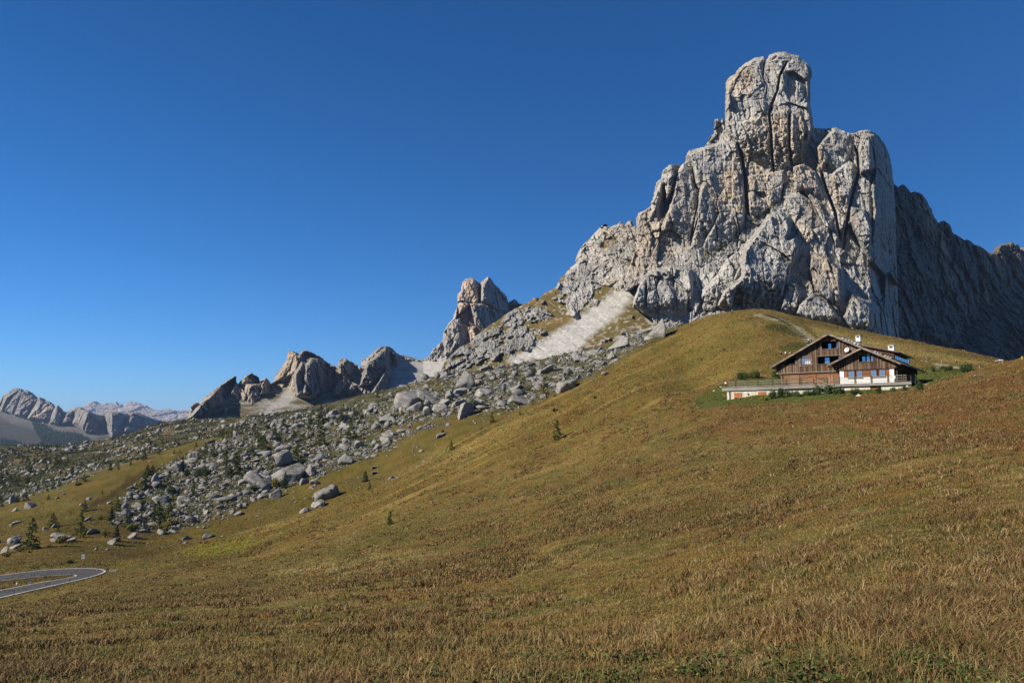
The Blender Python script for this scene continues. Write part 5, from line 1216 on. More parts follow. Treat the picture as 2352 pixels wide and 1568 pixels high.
def blades(name, X, Y, hgt, wid, lean, nseg=2, bright=(.7, 1.5), tone=None):
    n = len(X); Z = H(X, Y); bx, by = proj(X, Y, Z)
    c = ground_colour(X, Y, bx, by)
    k = RNG.uniform(size=n)
    c = np.where((k < .42)[:, None], c * .55 + .45 * np.array([.30, .22, .105]) * .86, c)
    c = np.where(((k > .42) & (k < .62))[:, None], c * .55 + .45 * np.array([.075, .088, .025]), c)
    c = np.where((k > .9)[:, None], c * .5 + .5 * np.array([.17, .075, .03]), c)
    if tone is not None: c = c * .3 + .7 * tone
    c = c * RNG.uniform(*bright, n)[:, None]
    a = RNG.uniform(0, 6.28, n); d = np.stack([np.cos(a), np.sin(a), 0 * a], -1)
    b = RNG.uniform(0, 6.28, n); s = np.stack([np.cos(b), np.sin(b), 0 * b], -1)
    root = np.stack([X, Y, Z - .02], -1); up = np.array([0, 0, 1.])
    mid = root + up * (hgt * .55)[:, None] + d * (lean * hgt * .3)[:, None]; tip = root + up * (hgt * (1 - .3 * lean))[:, None] + d * (lean * hgt)[:, None]
    w = wid[:, None] * .5
    V = np.stack([root - s * w, root + s * w, mid + s * w * .8, mid - s * w * .8, tip], 1)
    col = np.repeat(c[:, None, :], 5, 1); col[:, :2] *= .8
    i = np.arange(n)[:, None] * 5
    F = np.concatenate([i + np.array([0, 1, 2]), i + np.array([0, 2, 3]), i + np.array([3, 2, 4])])
    return tag(mesh_np(name, V.reshape(-1, 3), F, M_BLADE, col.reshape(-1, 3)), kind='stuff')
X, Y = in_field(230000, gfn(8, 60), -60, 2420, 700, 1640)
n = len(X); blades('grass', X, Y, RNG.uniform(.04, .13, n) * (1 + .7 * sst(0, .4, fbm(np.stack([X / 2, Y / 2, 0 * X], -1), 3))), .004 + Y * .0007, RNG.uniform(.4, 1.9, n))
X, Y = in_field(360000, gfn(55, 200), -60, 2420, 700, 1450)
n = len(X); blades('grass', X, Y, RNG.uniform(.08, .20, n), .012 + Y * .00045, RNG.uniform(.4, 1.7, n), bright=(.82, 1.22))
X, Y = in_field(220000, gfn(190, 400), -60, 2420, 700, 1400)
n = len(X); blades('grass', X, Y, RNG.uniform(.12, .32, n), .03 + Y * .0005, RNG.uniform(.4, 1.5, n), bright=(.85, 1.18))
# dark scrub between the rocks and over the far slope
def scrub(name, fn, cnt, per, size, box, cols):
    X, Y = in_field(cnt, fn, *box); X0 = np.repeat(X, per); Y0 = np.repeat(Y, per); n = len(X0); s_ = np.repeat(RNG.uniform(.5, 1.6, cnt), per) * size * Y0 / 500
    d = RNG.normal(0, 1, (n, 3)) * np.array([1., .8, .32]); x = X0 + d[:, 0] * s_; y = Y0 + d[:, 1] * s_
    P0 = np.stack([x, y, H(x, y) + np.abs(d[:, 2]) * s_ * 1.1 + .1], -1); V, F = leafset(P0, 1., RNG); V = P0.repeat(4, 0) + (V - P0.repeat(4, 0)) * (s_ * .42).repeat(4)[:, None]
    c = np.array(cols)[np.repeat(RNG.integers(len(cols), size=cnt), per)] * RNG.uniform(.6, 1.4, (n, 1))
    tag(mesh_np(name, V.reshape(-1, 3), F, M_BLADE, np.repeat(c, 4, 0)), kind='stuff')
scrub('undergrowth', w1, 1500, 22, 1.1, (230, 1620, 720, 1250), [(.040, .060, .020), (.06, .075, .022), (.11, .085, .022), (.075, .05, .022)])
scrub('undergrowth', lambda px, py, X, Y: (Y > 560) * (Y < 1250) * (.25 + sst(-.2, .2, fbm(np.stack([X / 50, Y / 50, 0 * X + 7], -1), 3))), 2600, 16, 1.0, (-60, 760, 930, 1175), [(.035, .050, .020), (.045, .06, .022), (.06, .065, .024)])
# tussocks: denser clumps of one tone
def tuss(px, py, X, Y): return sst(-.1, .35, fbm(np.stack([X / 9, Y / 9, 0 * X + 5], -1), 3)) + .05
for cnt, lo, hi, per, rad in ((2600, 9, 55, 26, .16), (5200, 45, 180, 12, .26), (2600, 170, 380, 8, .5)):
    X, Y = in_field(cnt, gfn(lo, hi, tuss), -60, 2420, 700, 1640)
    tone = RNG.choice(4, cnt, p=[.42, .25, .2, .13]); X = np.repeat(X, per) + RNG.normal(0, rad, cnt * per); Y = np.repeat(Y, per) + RNG.normal(0, rad, cnt * per); n = len(X)
    blades('grass', X, Y, RNG.uniform(.12, .32, n) * (1 + lo / 200), .004 + Y * .0008, RNG.uniform(.3, 1.2, n), bright=(.7, 1.3), tone=np.array([[.165, .082, .036], [.30, .215, .10], [.085, .092, .028], [.10, .058, .03]])[np.repeat(tone, per)])
# tall bleached stalks in patches near the camera
def stalk(px, py, X, Y): return sst(.05, .35, fbm(np.stack([X / 4, Y / 4, 0 * X], -1), 3)) * (py > 1380)
X, Y = in_field(1100, gfn(9, 30, stalk), -60, 2420, 1300, 1640)
n = len(X); Z = H(X, Y); hg = RNG.uniform(.2, .6, n)
o = blades('grass', X, Y, hg, .004 + Y * .0004, RNG.uniform(.1, .9, n), bright=(1.0, 1.5))
# broad leaves and dark herbs along the turf edge
def herb(px, py, X, Y): return sst(1480, 1540, py) * sst(-.1, .3, fbm(np.stack([X / 1.2, Y / 1.2, 0 * X], -1), 3)) * (.15 + sst(900, 2300, px))
X, Y = in_field(16000, gfn(8, 16, herb), -60, 2420, 1460, 1640)
n = len(X); Z = H(X, Y); P0 = np.stack([X, Y, Z + RNG.uniform(.0, .14, n)], -1); V, F = leafset(P0, .035, RNG)
kk = RNG.uniform(size=(n, 1)); c = np.where(kk < .6, np.array([[.045, .075, .018]]), np.where(kk < .85, np.array([[.11, .06, .03]]), np.array([[.14, .15, .03]]))) * RNG.uniform(.6, 1.4, (n, 1))
tag(mesh_np('undergrowth', V, F, M_BLADE, np.repeat(c, 4, 0)), kind='stuff')
print('grass', round(time.time() - T0, 1))
# ---------------------------------------------------------------- chalet
def wood(name, c1, c2, c3, axis='x', width=.16, rough=.85):
    """weathered boards: each board its own tone, streaked along the grain"""
    t = NT(name); tc = t.node('ShaderNodeTexCoord').outputs['Object']; sp_ = t.node('ShaderNodeSeparateXYZ'); t.link(tc, sp_.inputs[0])
    k = {'x': 0, 'y': 1, 'z': 2}[axis]
    idn = t.math('FLOOR', t.math('DIVIDE', sp_.outputs[k], width)); frac = t.math('FRACT', t.math('DIVIDE', sp_.outputs[k], width))
    wn = t.node('ShaderNodeTexWhiteNoise', noise_dimensions='1D'); t.link(idn, wn.inputs['W'])
    sc = {'x': (6, 6, .5), 'y': (6, 6, .5), 'z': (.35, .35, 7)}[axis]
    n = t.noise(t.coord('Object', sc), 1., 5, .65); n2 = t.noise(t.coord('Object', (.25, .25, .35)), 1., 3)
    mixf = t.math('ADD', t.math('MULTIPLY', wn.outputs['Value'], .75), t.math('MULTIPLY', n, .5))
    c = t.ramp(mixf, [(.18, c1), (.55, c2), (.95, c3)])
    c = t.mix(c, t.ramp(n2, [(.35, .8), (.65, 1.15)]), 1., 'MULTIPLY')
    gap = t.ramp(frac, [(0., .18), (.08, 1.), (.92, 1.), (1., .18)])
    c = t.mix(c, gap, 1., 'MULTIPLY')
    b = t.bump(gap, .02)
    return t.out(c, rough, .15, b)
M_BOARD = wood('weathered_boards', (.040, .025, .017), (.100, .056, .034), (.23, .17, .125), 'x', .17)
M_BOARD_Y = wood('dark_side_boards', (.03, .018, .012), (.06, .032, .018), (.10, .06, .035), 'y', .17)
M_LOG = wood('log_wood', (.11, .05, .024), (.20, .098, .048), (.28, .165, .09), 'z', .24)
M_SHUT = mat_plain('orange_shutter_wood', (.33, .125, .05), .7, .2, .15, 3.)
M_SHUT2 = wood('brown_panel', (.15, .055, .022), (.22, .085, .033), (.27, .12, .05), 'z', .12)
M_GREY = wood('silvered_beam', (.20, .185, .17), (.32, .30, .28), (.44, .42, .40), 'z', .22)
M_RAIL = mat_plain('silvered_rail', (.26, .235, .205), .9, .1, .25, 3.)
M_POSTW = mat_plain('dark_post', (.10, .075, .05), .9, .1, .3, 3.)
M_ROOF = mat_plain('brown_sheet_metal', (.085, .050, .040), .38, .5, .12, 1.2)
M_VERGE = wood('verge_board', (.12, .09, .07), (.22, .17, .13), (.33, .28, .23), 'z', .15)
M_WHITE_W = mat_plain('white_plaster', (.80, .79, .77), .9, .1, .04, 1.)
M_CHIM = mat_plain('grey_white_plaster', (.66, .65, .63), .9, .1, .1, 2.)
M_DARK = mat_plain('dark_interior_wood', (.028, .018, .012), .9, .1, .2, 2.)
M_METAL = mat_plain('grey_metal', (.42, .43, .44), .4, .5, .06, 2., .6)
M_SNOWG = mat_plain('bright_zinc', (.62, .64, .66), .3, .5, .05, 2., .8)
M_PIPE = mat_plain('dark_gutter', (.05, .038, .033), .5, .4, .1, 2.)
t = NT('window_pane'); M_PANE = t.out((.50, .56, .62), .03, .8, None, .92)
M_CURT = mat_plain('pale_curtain', (.7, .7, .66), .9, .1, .08, 4.)
t = NT('rubble_masonry'); v = t.coord('Object'); vo = t.node('ShaderNodeTexVoronoi'); vo.inputs['Scale'].default_value = 3.2; vo.inputs['Randomness'].default_value = 1; t.link(v, vo.inputs['Vector'])
vd = t.node('ShaderNodeTexVoronoi', feature='DISTANCE_TO_EDGE'); vd.inputs['Scale'].default_value = 3.2; t.link(v, vd.inputs['Vector'])
c = t.mix(t.ramp(vo.outputs['Color'], [(.2, (.50, .47, .42)), (.5, (.66, .63, .57)), (.75, (.60, .50, .36)), (.95, (.72, .70, .66))]), t.ramp(t.noise(v, 9, 4), [(.3, .8), (.7, 1.12)]), 1., 'MULTIPLY')
j = t.ramp(vd.outputs['Distance'], [(.01, .55), (.05, 1.)]); c = t.mix(c, j, 1., 'MULTIPLY')
M_STONE = t.out(c, .9, .1, t.bump(j, .04))

HZ = float(HA[2])
house = empty('chalet', HA, 'large brown timber chalet with two gables on the mown lawn under the rock tower', 'house', -HTH)
def zr(x): return 9.2 - (.528 * (9 - x) if x < 9 else .508 * (x - 9))
def zx(x): return 5.97 - .478 * (15.2 - x) if x < 15.2 else zr(x)
def front_wall(y0, y1, z0, breaks, top, openings, mb):
    """a boarded wall pierced by openings; its top follows the roof"""
    for a, b in zip(breaks[:-1], breaks[1:]):
        m = (a + b) / 2; lo = z0
        segs = []; lo = z0
        for o in sorted([o for o in openings if o[0] < m < o[1]], key=lambda o: o[2]):
            segs.append((lo, o[2])); lo = o[3]
        for s in segs: mb.box(a, b, y0, y1, s[0], s[1])
        if lo is not None: mb.prism([(a, lo), (b, lo), (b, max(top(b), lo + .01)), (a, max(top(a), lo + .01))], y0, y1)
    return mb
RT = .34
top = lambda x: zr(x) - RT
opA = (.5, 2.7, 3.95, None); opB = (3.65, 5.55, 3.66, 5.14); opC = (6.7, 10.6, 3.74, 5.15); opD = (7.5, 10.35, 6.42, 7.85)
front_wall(-.30, -.05, 2.30, [-.9, .5, 2.7, 3.65, 5.55, 6.7, 7.5, 9.0, 10.35, 10.6, 15.0, 20.2], top, [opA, opB, opC, opD], MB()).build('upper_wall', M_BOARD, house)
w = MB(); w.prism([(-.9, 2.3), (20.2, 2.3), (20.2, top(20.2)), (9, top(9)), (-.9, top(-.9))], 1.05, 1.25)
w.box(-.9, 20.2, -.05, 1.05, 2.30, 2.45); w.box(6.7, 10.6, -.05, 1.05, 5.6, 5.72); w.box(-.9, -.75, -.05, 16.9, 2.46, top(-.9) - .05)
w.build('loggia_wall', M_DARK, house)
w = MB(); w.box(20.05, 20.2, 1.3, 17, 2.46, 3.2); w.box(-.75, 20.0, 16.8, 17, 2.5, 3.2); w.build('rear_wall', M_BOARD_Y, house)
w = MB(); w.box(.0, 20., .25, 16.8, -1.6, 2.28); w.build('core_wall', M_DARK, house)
lw = MB()
for k in range(13):
    z = -.9 + .245 * k; lw.bar((-.25, .12, z + .12), (11.1, .12, z + .12), .128, 8)
    if k % 2: lw.bar((.05, -.35, z + .05), (.05, 6., z + .05), .128, 8)
lw.build('log_wall', M_LOG, house)
for x0, x1 in ((1.55, 3.25), (4.9, 6.2)):
    d = MB().box(x0, x1, -.10, -.03, -.28, 2.0).build('door', M_SHUT2 if x0 > 3 else M_LOG, house)
d = MB().box(8.3, 9.2, -.10, -.03, -.28, 1.75).build('door', M_SHUT, house); MB().bar((8.45, -.16, .7), (8.45, -.1, .7), .05, 8).build('handle', M_DARK, d)
def window(x0, x1, z0, z1, y, bars=1, mid=True, fr=M_DARK, depth=.10, curtain=False):
    b = MB(); f = .07
    b.box(x0, x1, y, y + depth, z0, z0 + f); b.box(x0, x1, y, y + depth, z1 - f, z1); b.box(x0, x0 + f, y, y + depth, z0 + f, z1 - f); b.box(x1 - f, x1, y, y + depth, z0 + f, z1 - f)
    for k in range(1, bars + 1):
        xx = x0 + (x1 - x0) * k / (bars + 1); b.box(xx - .03, xx + .03, y + .005, y + depth - .005, z0 + f, z1 - f)
    if mid: b.box(x0 + f, x1 - f, y + .01, y + depth - .01, (z0 + z1) / 2 - .025, (z0 + z1) / 2 + .025)
    o = b.build('window', fr, house)
    MB().box(x0 + f, x1 - f, y + depth * .5, y + depth * .5 + .02, z0 + f, z1 - f).build('pane', M_PANE, o)
    if curtain:
        for q in range(3): MB().box(x0 + .68 + .36 * q, x0 + .94 + .36 * q, y + depth * .5 - .02, y + depth * .5 - .005, z0 + .1, z0 + .72).build('curtain', M_CURT, o)
M_FRB = mat_plain('brown_window_frame', (.22, .10, .055), .6, .3, .1, 3.)
window(3.80, 5.45, 3.78, 5.05, -.24, 3, True, M_FRB, .1, True)
fb = MB(); fb.box(3.45, 5.75, -.40, -.302, 5.14, 5.32); fb.box(3.45, 5.75, -.42, -.302, 3.48, 3.66); fb.box(3.45, 3.65, -.38, -.302, 3.67, 5.13); fb.box(5.55, 5.75, -.38, -.302, 3.67, 5.13); fb.build('window_surround', M_VERGE, house)
for x0, x1, z0, z1 in ((2.15, 2.72, 3.95, 4.75), (7.6, 8.55, 3.75, 5.05), (10.0, 10.55, 4.6, 5.1), (8.3, 8.95, 6.42, 7.6), (9.75, 10.4, 6.42, 7.7)): window(x0, x1, z0, z1, .90, 0, False)
r = MB()
for x0, x1, z in ((.35, 2.85, 3.90), (6.55, 10.8, 3.69), (7.35, 10.5, 6.37)): r.box(x0, x1, -.46, -.04, z, z + .07)
r.box(6.4, 11.3, -.36, -.302, 5.16, 5.24); r.box(5.6, 13.5, -.34, -.302, 6.06, 6.11); r.box(-.95, 10.5, -.38, -.302, 2.26, 2.36)
r.build('balcony_rail', M_VERGE, house)
# extension
top2 = lambda x: zx(x) - RT
opE = (14.4, 16.7, 3.55, 4.70)
front_wall(-3.05, -2.8, 2.28, [10.5, 14.4, 15.2, 16.7, 20.3], top2, [opE], MB()).build('upper_wall', M_BOARD, house)
w = MB(); w.prism([(10.5, 2.3), (20.25, 2.3), (20.25, top2(20.25)), (15.2, top2(15.2)), (10.5, top2(10.5))], -2.0, -1.85); w.box(10.5, 20.25, -2.8, -.32, 2.28, 2.42); w.box(10.5, 10.65, -2.79, -.32, 2.43, top2(10.65)); w.build('loggia_wall', M_DARK, house)
for x0, x1 in ((14.75, 15.38), (15.45, 16.1), (16.17, 16.68)): window(x0, x1, 3.6, 4.62, -2.3, 0, False)
r = MB(); r.box(14.2, 16.9, -3.2, -2.79, 3.50, 3.57); r.build('balcony_rail', M_VERGE, house)
w = MB(); w.box(11.05, 11.72, -2.75, -.1, -.6, 2.27); w.box(19.2, 19.9, -2.75, -2.1, -.6, 2.27); w.box(11.72, 19.2, -2.75, -2.5, -.6, .86); w.box(11.72, 19.2, -2.75, -2.5, 2.12, 2.27); w.build('white_wall', M_WHITE_W, house)
w = MB(); w.box(11.72, 19.2, -2.62, -2.45, .87, 2.11); w.build('panel_wall', M_DARK, house)
for x0, x1 in ((11.74, 12.35), (14.85, 16.02), (18.58, 19.18)): MB().box(x0, x1, -2.70, -2.625, .9, 2.08).build('shutter', M_SHUT2, house)
for x0, x1 in ((12.45, 13.5), (13.85, 14.8), (16.12, 17.1), (17.5, 18.5)): window(x0, x1, .90, 2.05, -2.72, 1, True, M_FRB, .09)
w = MB(); w.box(12.3, 14.9, -2.95, -2.755, .80, .87); w.box(16.0, 18.6, -2.95, -2.755, .80, .87); w.build('sill', M_VERGE, house)
# shaded right side
w = MB(); w.box(19.75, 19.9, -2.05, 16.9, -.6, 2.26); w.build('side_wall', M_BOARD_Y, house)
w = MB(); w.box(20.25, 20.42, -2.95, 17, 2.2, 3.12); w.build('side_upper_wall', M_BOARD_Y, house)
for y0, y1 in ((-1.2, 1.2), (2.0, 5.2), (6.2, 9.4)):
    b = MB(); b.box(19.91, 19.98, y0, y0 + .12, -.3, 1.9); b.box(19.91, 19.98, y1 - .12, y1, -.3, 1.9); b.box(19.91, 19.98, y0, y1, 1.9, 2.0); o = b.build('door', M_WHITE_W, house)
    MB().box(19.92, 19.95, y0 + .12, y1 - .12, -.3, 1.9).build('pane', M_PANE, o)
# roofs
def slope(mb, x0, z0, x1, z1, y0, y1, th=.24): return mb.slab([(x0, y0, z0 - th), (x1, y0, z1 - th), (x1, y1, z1 - th), (x0, y1, z0 - th)], (0, 0, th))
rb = MB(); slope(rb, 8.99, zr(9), -1.75, zr(-1.75), -1.35, 17.6); slope(rb, 9.01, zr(9), 15.2, zr(15.2), -1.35, 17.6); slope(rb, 15.2, zr(15.2), 21.25, zr(21.25), -4.3, 20.6); slope(rb, 15.19, zx(15.19), 9.35, zx(9.35), -4.3, -.31)
for k in range(29):                     # standing seams
    y = -4.0 + .85 * k
    x0 = 15.25 if y < -1.3 else 9.1
    rb.slab([(x0, y, zr(x0)), (21.2, y, zr(21.2)), (21.2, y + .05, zr(21.2)), (x0, y + .05, zr(x0))], (0, 0, .06))
roof = rb.build('roof', M_ROOF, house)
vb = MB()
def verge(x0, z0, x1, z1, y, h=.30):
    vb.prism([(x0, z0 - h), (x1, z1 - h), (x1, z1 + .03), (x0, z0 + .03)], y - .10, y - .003)
verge(8.99, zr(9), -1.75, zr(-1.75), -1.35); verge(9.01, zr(9), 15.15, zr(15.15), -1.35); verge(15.19, zx(15.19), 9.35, zx(9.35), -4.3); verge(15.21, zr(15.2), 21.25, zr(21.25), -4.3)
vb.build('bargeboard', M_VERGE, roof)
rf = MB()
for x in (1., 3.4, 6.2, 11.6, 13.6): rf.box(x - .09, x + .09, -1.3, -.31, zr(x) - .52, zr(x) - .26)
for x in (10.2, 12.4, 15.2, 17.8, 20.2): rf.box(x - .09, x + .09, -4.2, -3.06, zx(x) - .52, zx(x) - .26)
rf.build('rafter', M_DARK, roof)
sg = MB()
for x in (11.2, 13.2, 17., 18.6):
    for y in (np.arange(-1., 15, 2.2) if x < 15 else np.arange(-3.6, 3, 2.2)): sg.box(x, x + .35, y, y + 1.4, zr(x) + .0, zr(x) + .13)
sg.build('snow_guard', M_SNOWG, roof)
# long dormer with a strip of windows
dm = MB(); dm.prism([(13.6, zr(13.6) - .1), (19.2, zr(19.2) - .1), (19.2, 5.35), (13.6, 6.95)], 2.0, 16.5); dorm = dm.build('dormer', M_BOARD_Y, house)
db = MB(); slope(db, 13.0, 7.25, 20.0, 5.42, 1.4, 17.2, .16); db.bar((20.02, 1.4, 5.33), (20.02, 17.2, 5.33), .09, 8); db.build('dormer_roof', M_ROOF, dorm)
pn = MB()
for k in range(9): pn.box(19.21, 19.25, 2.6 + 1.5 * k, 3.7 + 1.5 * k, 4.25, 5.1)
pn.build('pane', M_PANE, dorm)
gt = MB(); gt.bar((21.3, -4.3, zr(21.3) - .12), (21.3, 20.6, zr(21.3) - .12), .10, 8); gt.bar((-1.8, -1.3, zr(-1.8) - .12), (-1.8, 17.5, zr(-1.8) - .12), .10, 8); gt.bar((21.3, -3.6, zr(21.3) - .18), (20.0, -2.95, 2.35), .06, 6); gt.bar((20.0, -2.95, 2.35), (19.95, -2.95, -.4), .06, 6)
gt.bar((9.3, -4.0, zx(9.35) - .2), (9.6, -3.3, 2.75), .06, 6); gt.bar((9.6, -3.3, 2.75), (9.6, -3.3, -.3), .06, 6); gt.bar((21.3, 19.9, zr(21.3) - .18), (20.2, 17.1, 2.3), .06, 6); gt.bar((20.2, 17.1, 2.3), (20.2, 17.1, -.3), .06, 6)
gt.build('gutter', M_PIPE, house)
def fac(cx, cy, t_):
    (bx, by) = C3([(cx, cy)])[0]; rx, rz = ray(bx, by)
    Y = (t_ + HA[0] * HV[0] + HA[1] * HV[1]) / (rx * HV[0] + HV[1]); X = rx * Y
    return float((X - HA[0]) * HU[0] + (Y - HA[1]) * HU[1]), float(rz * Y - HZ)
for cx, base, w_, hh in ((1528, 197, .88, 1.7), (1876, 332, 1.05, 2.3)):
    best = min(np.arange(-3, 12, .1), key=lambda t_: abs(fac(cx, base, t_)[1] - zr(fac(cx, base, t_)[0])) if fac(cx, base, t_)[0] > 9.5 else 99)
    x, z = fac(cx, base, best); y = float(best); h2 = w_ / 2
    c0 = MB().box(x - h2, x + h2, y - h2, y + h2, z - .5, z + hh * .27).build('chimney', M_ROOF, roof)
    MB().box(x - h2 * .96, x + h2 * .96, y - h2 * .96, y + h2 * .96, z + hh * .27 + .002, z + hh * .9).build('chimney_stack', M_CHIM, roof)
    MB().box(x - h2 * .5, x + h2 * .5, y - h2 - .03, y - h2 * .9, z + hh * .72, z + hh * .84).build('chimney_vent', M_DARK, roof)
    MB().box(x - h2 * 1.12, x + h2 * 1.12, y - h2 * 1.12, y + h2 * 1.12, z + hh * .9 + .002, z + hh).build('chimney_cap', M_GREY, roof)
# dish aerial
dish = bpy.data.objects.new('satellite_dish', None); COL.objects.link(dish); dish.parent = house; dish.location = (12.0, -.62, 6.0)
m = MB(); n = 18; vs = [(0, 0, 0)]; fs = []
for j in (1, 2, 3):
    for i in range(n): a = 2 * math.pi * i / n; rr = .5 * j / 3; vs.append((rr * math.cos(a), -.16 * (j / 3) ** 2, rr * math.sin(a)))
for i in range(n): fs.append((0, 1 + i, 1 + (i + 1) % n))
for j in (0, 1):
    for i in range(n): fs.append((1 + j * n + i, 1 + (j + 1) * n + i, 1 + (j + 1) * n + (i + 1) % n, 1 + j * n + (i + 1) % n))
m.add(vs, fs); o = m.build('reflector', M_METAL, dish, True); md = o.modifiers.new('thick', 'SOLIDIFY'); md.thickness = .03
m = MB(); m.bar((0, 0, -.1), (0, -.5, -.35), .02, 6); m.bar((0, -.5, -.35), (0, -.55, -.2), .05, 6); m.bar((0, .02, 0), (0, .35, -.1), .04, 6); m.build('feed_arm', M_WHITE_W, dish)
dish.rotation_euler = (R(-18), 0, R(-25))

# terrace with its stone cellar
terr = empty('terrace', HA, 'long timber terrace edged with silvered beams in front of the chalet', 'terrace', -HTH)
fx = lambda cx, cy=640, t_=-6.0: fac(cx, cy, t_)[0]
TL = fac(105, 672, -6.0); TRr = fac(2085, 600, -6.0)
m = MB(); m.box(-9.2, 23.0, -5.85, -2.8, -.46, -.34); m.box(-9.2, 11.0, -2.8, -.05, -.46, -.34); m.box(19.95, 23.0, -2.8, 6.0, -.46, -.34); m.build('deck', M_RAIL, terr)
m = MB(); m.box(-9.45, 2.4, -6.15, -5.86, -.92, -.30); m.box(2.42, 10.9, -6.25, -5.86, -.86, -.28); m.box(10.92, 23.05, -6.12, -5.86, -.78, -.30); m.build('edge_beam', M_GREY, terr)
for x0, x1, zb in ((2.25, 16.6, -2.4), (18.3, 22.9, -2.2)): MB().box(x0, x1, -5.7, -5.3, zb, -.90 if x0 < 5 else -.80).build('foundation', M_STONE, terr)
MB().box(16.62, 18.28, -5.5, -5.3, -2.2, -.8).build('hatch', M_SHUT2, terr)
cel = empty('stone_cellar', HA, 'low pale stone cellar with orange shutters under the left end of the terrace', 'cellar', -HTH)
m = MB(); m.box(-8.6, 2.2, -5.82, -5.4, -3.6, -.93); m.box(-8.6, -8.2, -5.4, -1.8, -3.6, -.47); m.box(-8.2, 2.0, -2.0, -1.8, -3.0, -.47); m.build('wall', M_STONE, cel)
for (cx0, cy0), (cx1, cy1) in (((226, 708), (309, 766)), ((476, 698), (561, 735))):
    a = fac(cx0, cy0, -5.85); b = fac(cx1, cy1, -5.85); mid = (a[0] + b[0]) / 2; zt = a[1]; zb = zt - 1.55
    for x0, x1 in ((a[0], mid - .02), (mid + .02, b[0])):
        o = MB().box(x0, x1, -5.92, -5.83, zb, zt, ).build('shutter', M_SHUT, cel)
        h = MB()
        for z in (zb + .2, zt - .25): h.box(x0 + .08, x1 - .3, -5.94, -5.921, z, z + .05)
        h.build('hinge', M_DARK, o)
    MB().box(a[0] - .1, b[0] + .1, -5.98, -5.82, zb - .09, zb - .01).build('sill', M_GREY, cel)
MB().bar((-8.05, -5.95, -.95), (-8.05, -5.95, -3.4), .09, 8).build('downpipe', M_PIPE, cel)
lp = fac(375, 722, -5.9); MB().box(lp[0] - .08, lp[0] + .08, -6.05, -5.83, lp[1] - .1, lp[1] + .15).build('wall_lamp', M_DARK, cel)
ov = empty('overflow_pipe', HA, 'slanting grey pipe running out from the lower corner of the stone cellar', 'pipe', -HTH)
m = MB(); m.bar((-8.7, -5.9, -2.75), (-10.6, -6.6, -3.3), .10, 8); m.build('pipe', M_METAL, ov); m = MB(); m.bar((-9.9, -6.35, -3.15), (-9.7, -6.4, -3.9), .03, 6); m.build('prop', M_METAL, ov)
# railing
rail = empty('terrace_railing', HA, 'rustic post and rail fence along the front edge of the terrace', 'railing', -HTH)
grp = [(160,), (235, 248), (367,), (470, 481), (622, 634), (765, 776), (905, 917, 935), (1055, 1066)]
grp2 = [(1170,), (1195, 1206), (1330,), (1489, 1501), (1659, 1671), (1834, 1846), (1985, 2001), (2028,)]
for gi, gg in enumerate((grp, grp2)):
    for q in gg:
        for cx in q:
            x = fx(cx); MB().box(x - .07, x + .07, -5.97, -5.83, -.34, .92 if gi else .80).build('post', M_POSTW, rail)
    for q0, q1 in zip(gg[:-1], gg[1:]):
        x0 = fx(q0[-1]) + .02; x1 = fx(q1[0]) - .02
        for z in (.70, .30, -.10):
            e = RNG.uniform(-.03, .03); MB().bar((x0, -5.9, z + e + .05 * gi), (x1, -5.9, z - e + .05 * gi), .065, 7).build('rail', M_RAIL, rail)
m = MB(); x0 = fx(2028); 
for z in (.7, .3, -.1): MB().bar((x0, -5.9, z + .05), (x0 + .6, -1., z + .05), .06, 7).build('rail', M_RAIL, rail)
for x, y in ((x0 + .6, -1.), (x0 + .3, -3.4)): MB().box(x - .07, x + .07, y - .07, y + .07, -.34, .9).build('post', M_POSTW, rail)
st = empty('terrace_steps', HA, 'short timber steps with slanting handrails leading down through the gap in the railing', 'steps', -HTH)
xa = fx(1066) + .1; xb = fx(1240)
for z in (.75, .25): MB().bar((xa, -6.3, z), (xb, -6.9, z - 1.35), .06, 7).build('handrail', M_RAIL, st)
for k in range(5): u_ = k / 5; MB().box(xa + .2 + u_ * (xb - xa), xa + .75 + u_ * (xb - xa), -7.3, -6.3, -.5 - 1.1 * u_ - .08, -.5 - 1.1 * u_).build('step', M_GREY, st)
nb = empty('notice', HA, 'small white notice fixed to the right end of the terrace railing', 'notice', -HTH)
x = fx(1905); MB().box(x - .16, x + .16, -6.03, -5.98, .25, .72).build('sheet', M_WHITE_W, nb)
def picnic(x, y, lab):
    o = empty('picnic_table', Vector(HA) + Vector((HU[0] * x + HV[0] * y, HU[1] * x + HV[1] * y, -.34)), lab, 'table', -HTH)
    MB().box(-.9, .9, -.35, .35, .70, .75).build('tabletop', M_POSTW, o)
    for yy in (-.75, .75): MB().box(-.9, .9, yy - .14, yy + .14, .42, .46).build('bench', M_POSTW, o)
    for xx in (-.65, .65):
        m = MB(); m.bar((xx, -.5, 0), (xx, -.15, .7), .05, 6); m.bar((xx, .5, 0), (xx, .15, .7), .05, 6); m.bar((xx, -.8, .4), (xx, .8, .4), .05, 6); m.build('leg', M_POSTW, o)
picnic(fx(500) + .3, -4.4, 'dark picnic table behind the railing over the stone cellar, the left one'); picnic(fx(690) + .3, -4.2, 'dark picnic table behind the railing over the stone cellar, the right one'); picnic(fx(985), -3.6, 'small dark table before the pale door of the log wall')
M_RED = mat_plain('red_paint', (.55, .04, .03), .5, .4, .05, 3.)
o = empty('gas_bottle', Vector(HA) + Vector((HU[0] * 10.7 - HV[0] * 1., HU[1] * 10.7 - HV[1] * 1., -.34)), 'small red container standing by the white corner pillar of the chalet', 'container')
MB().bar((0, 0, 0), (0, 0, .5), .16, 12).build('tank', M_RED, o); MB().bar((0, 0, .5), (0, 0, .62), .07, 8).build('valve', M_DARK, o)

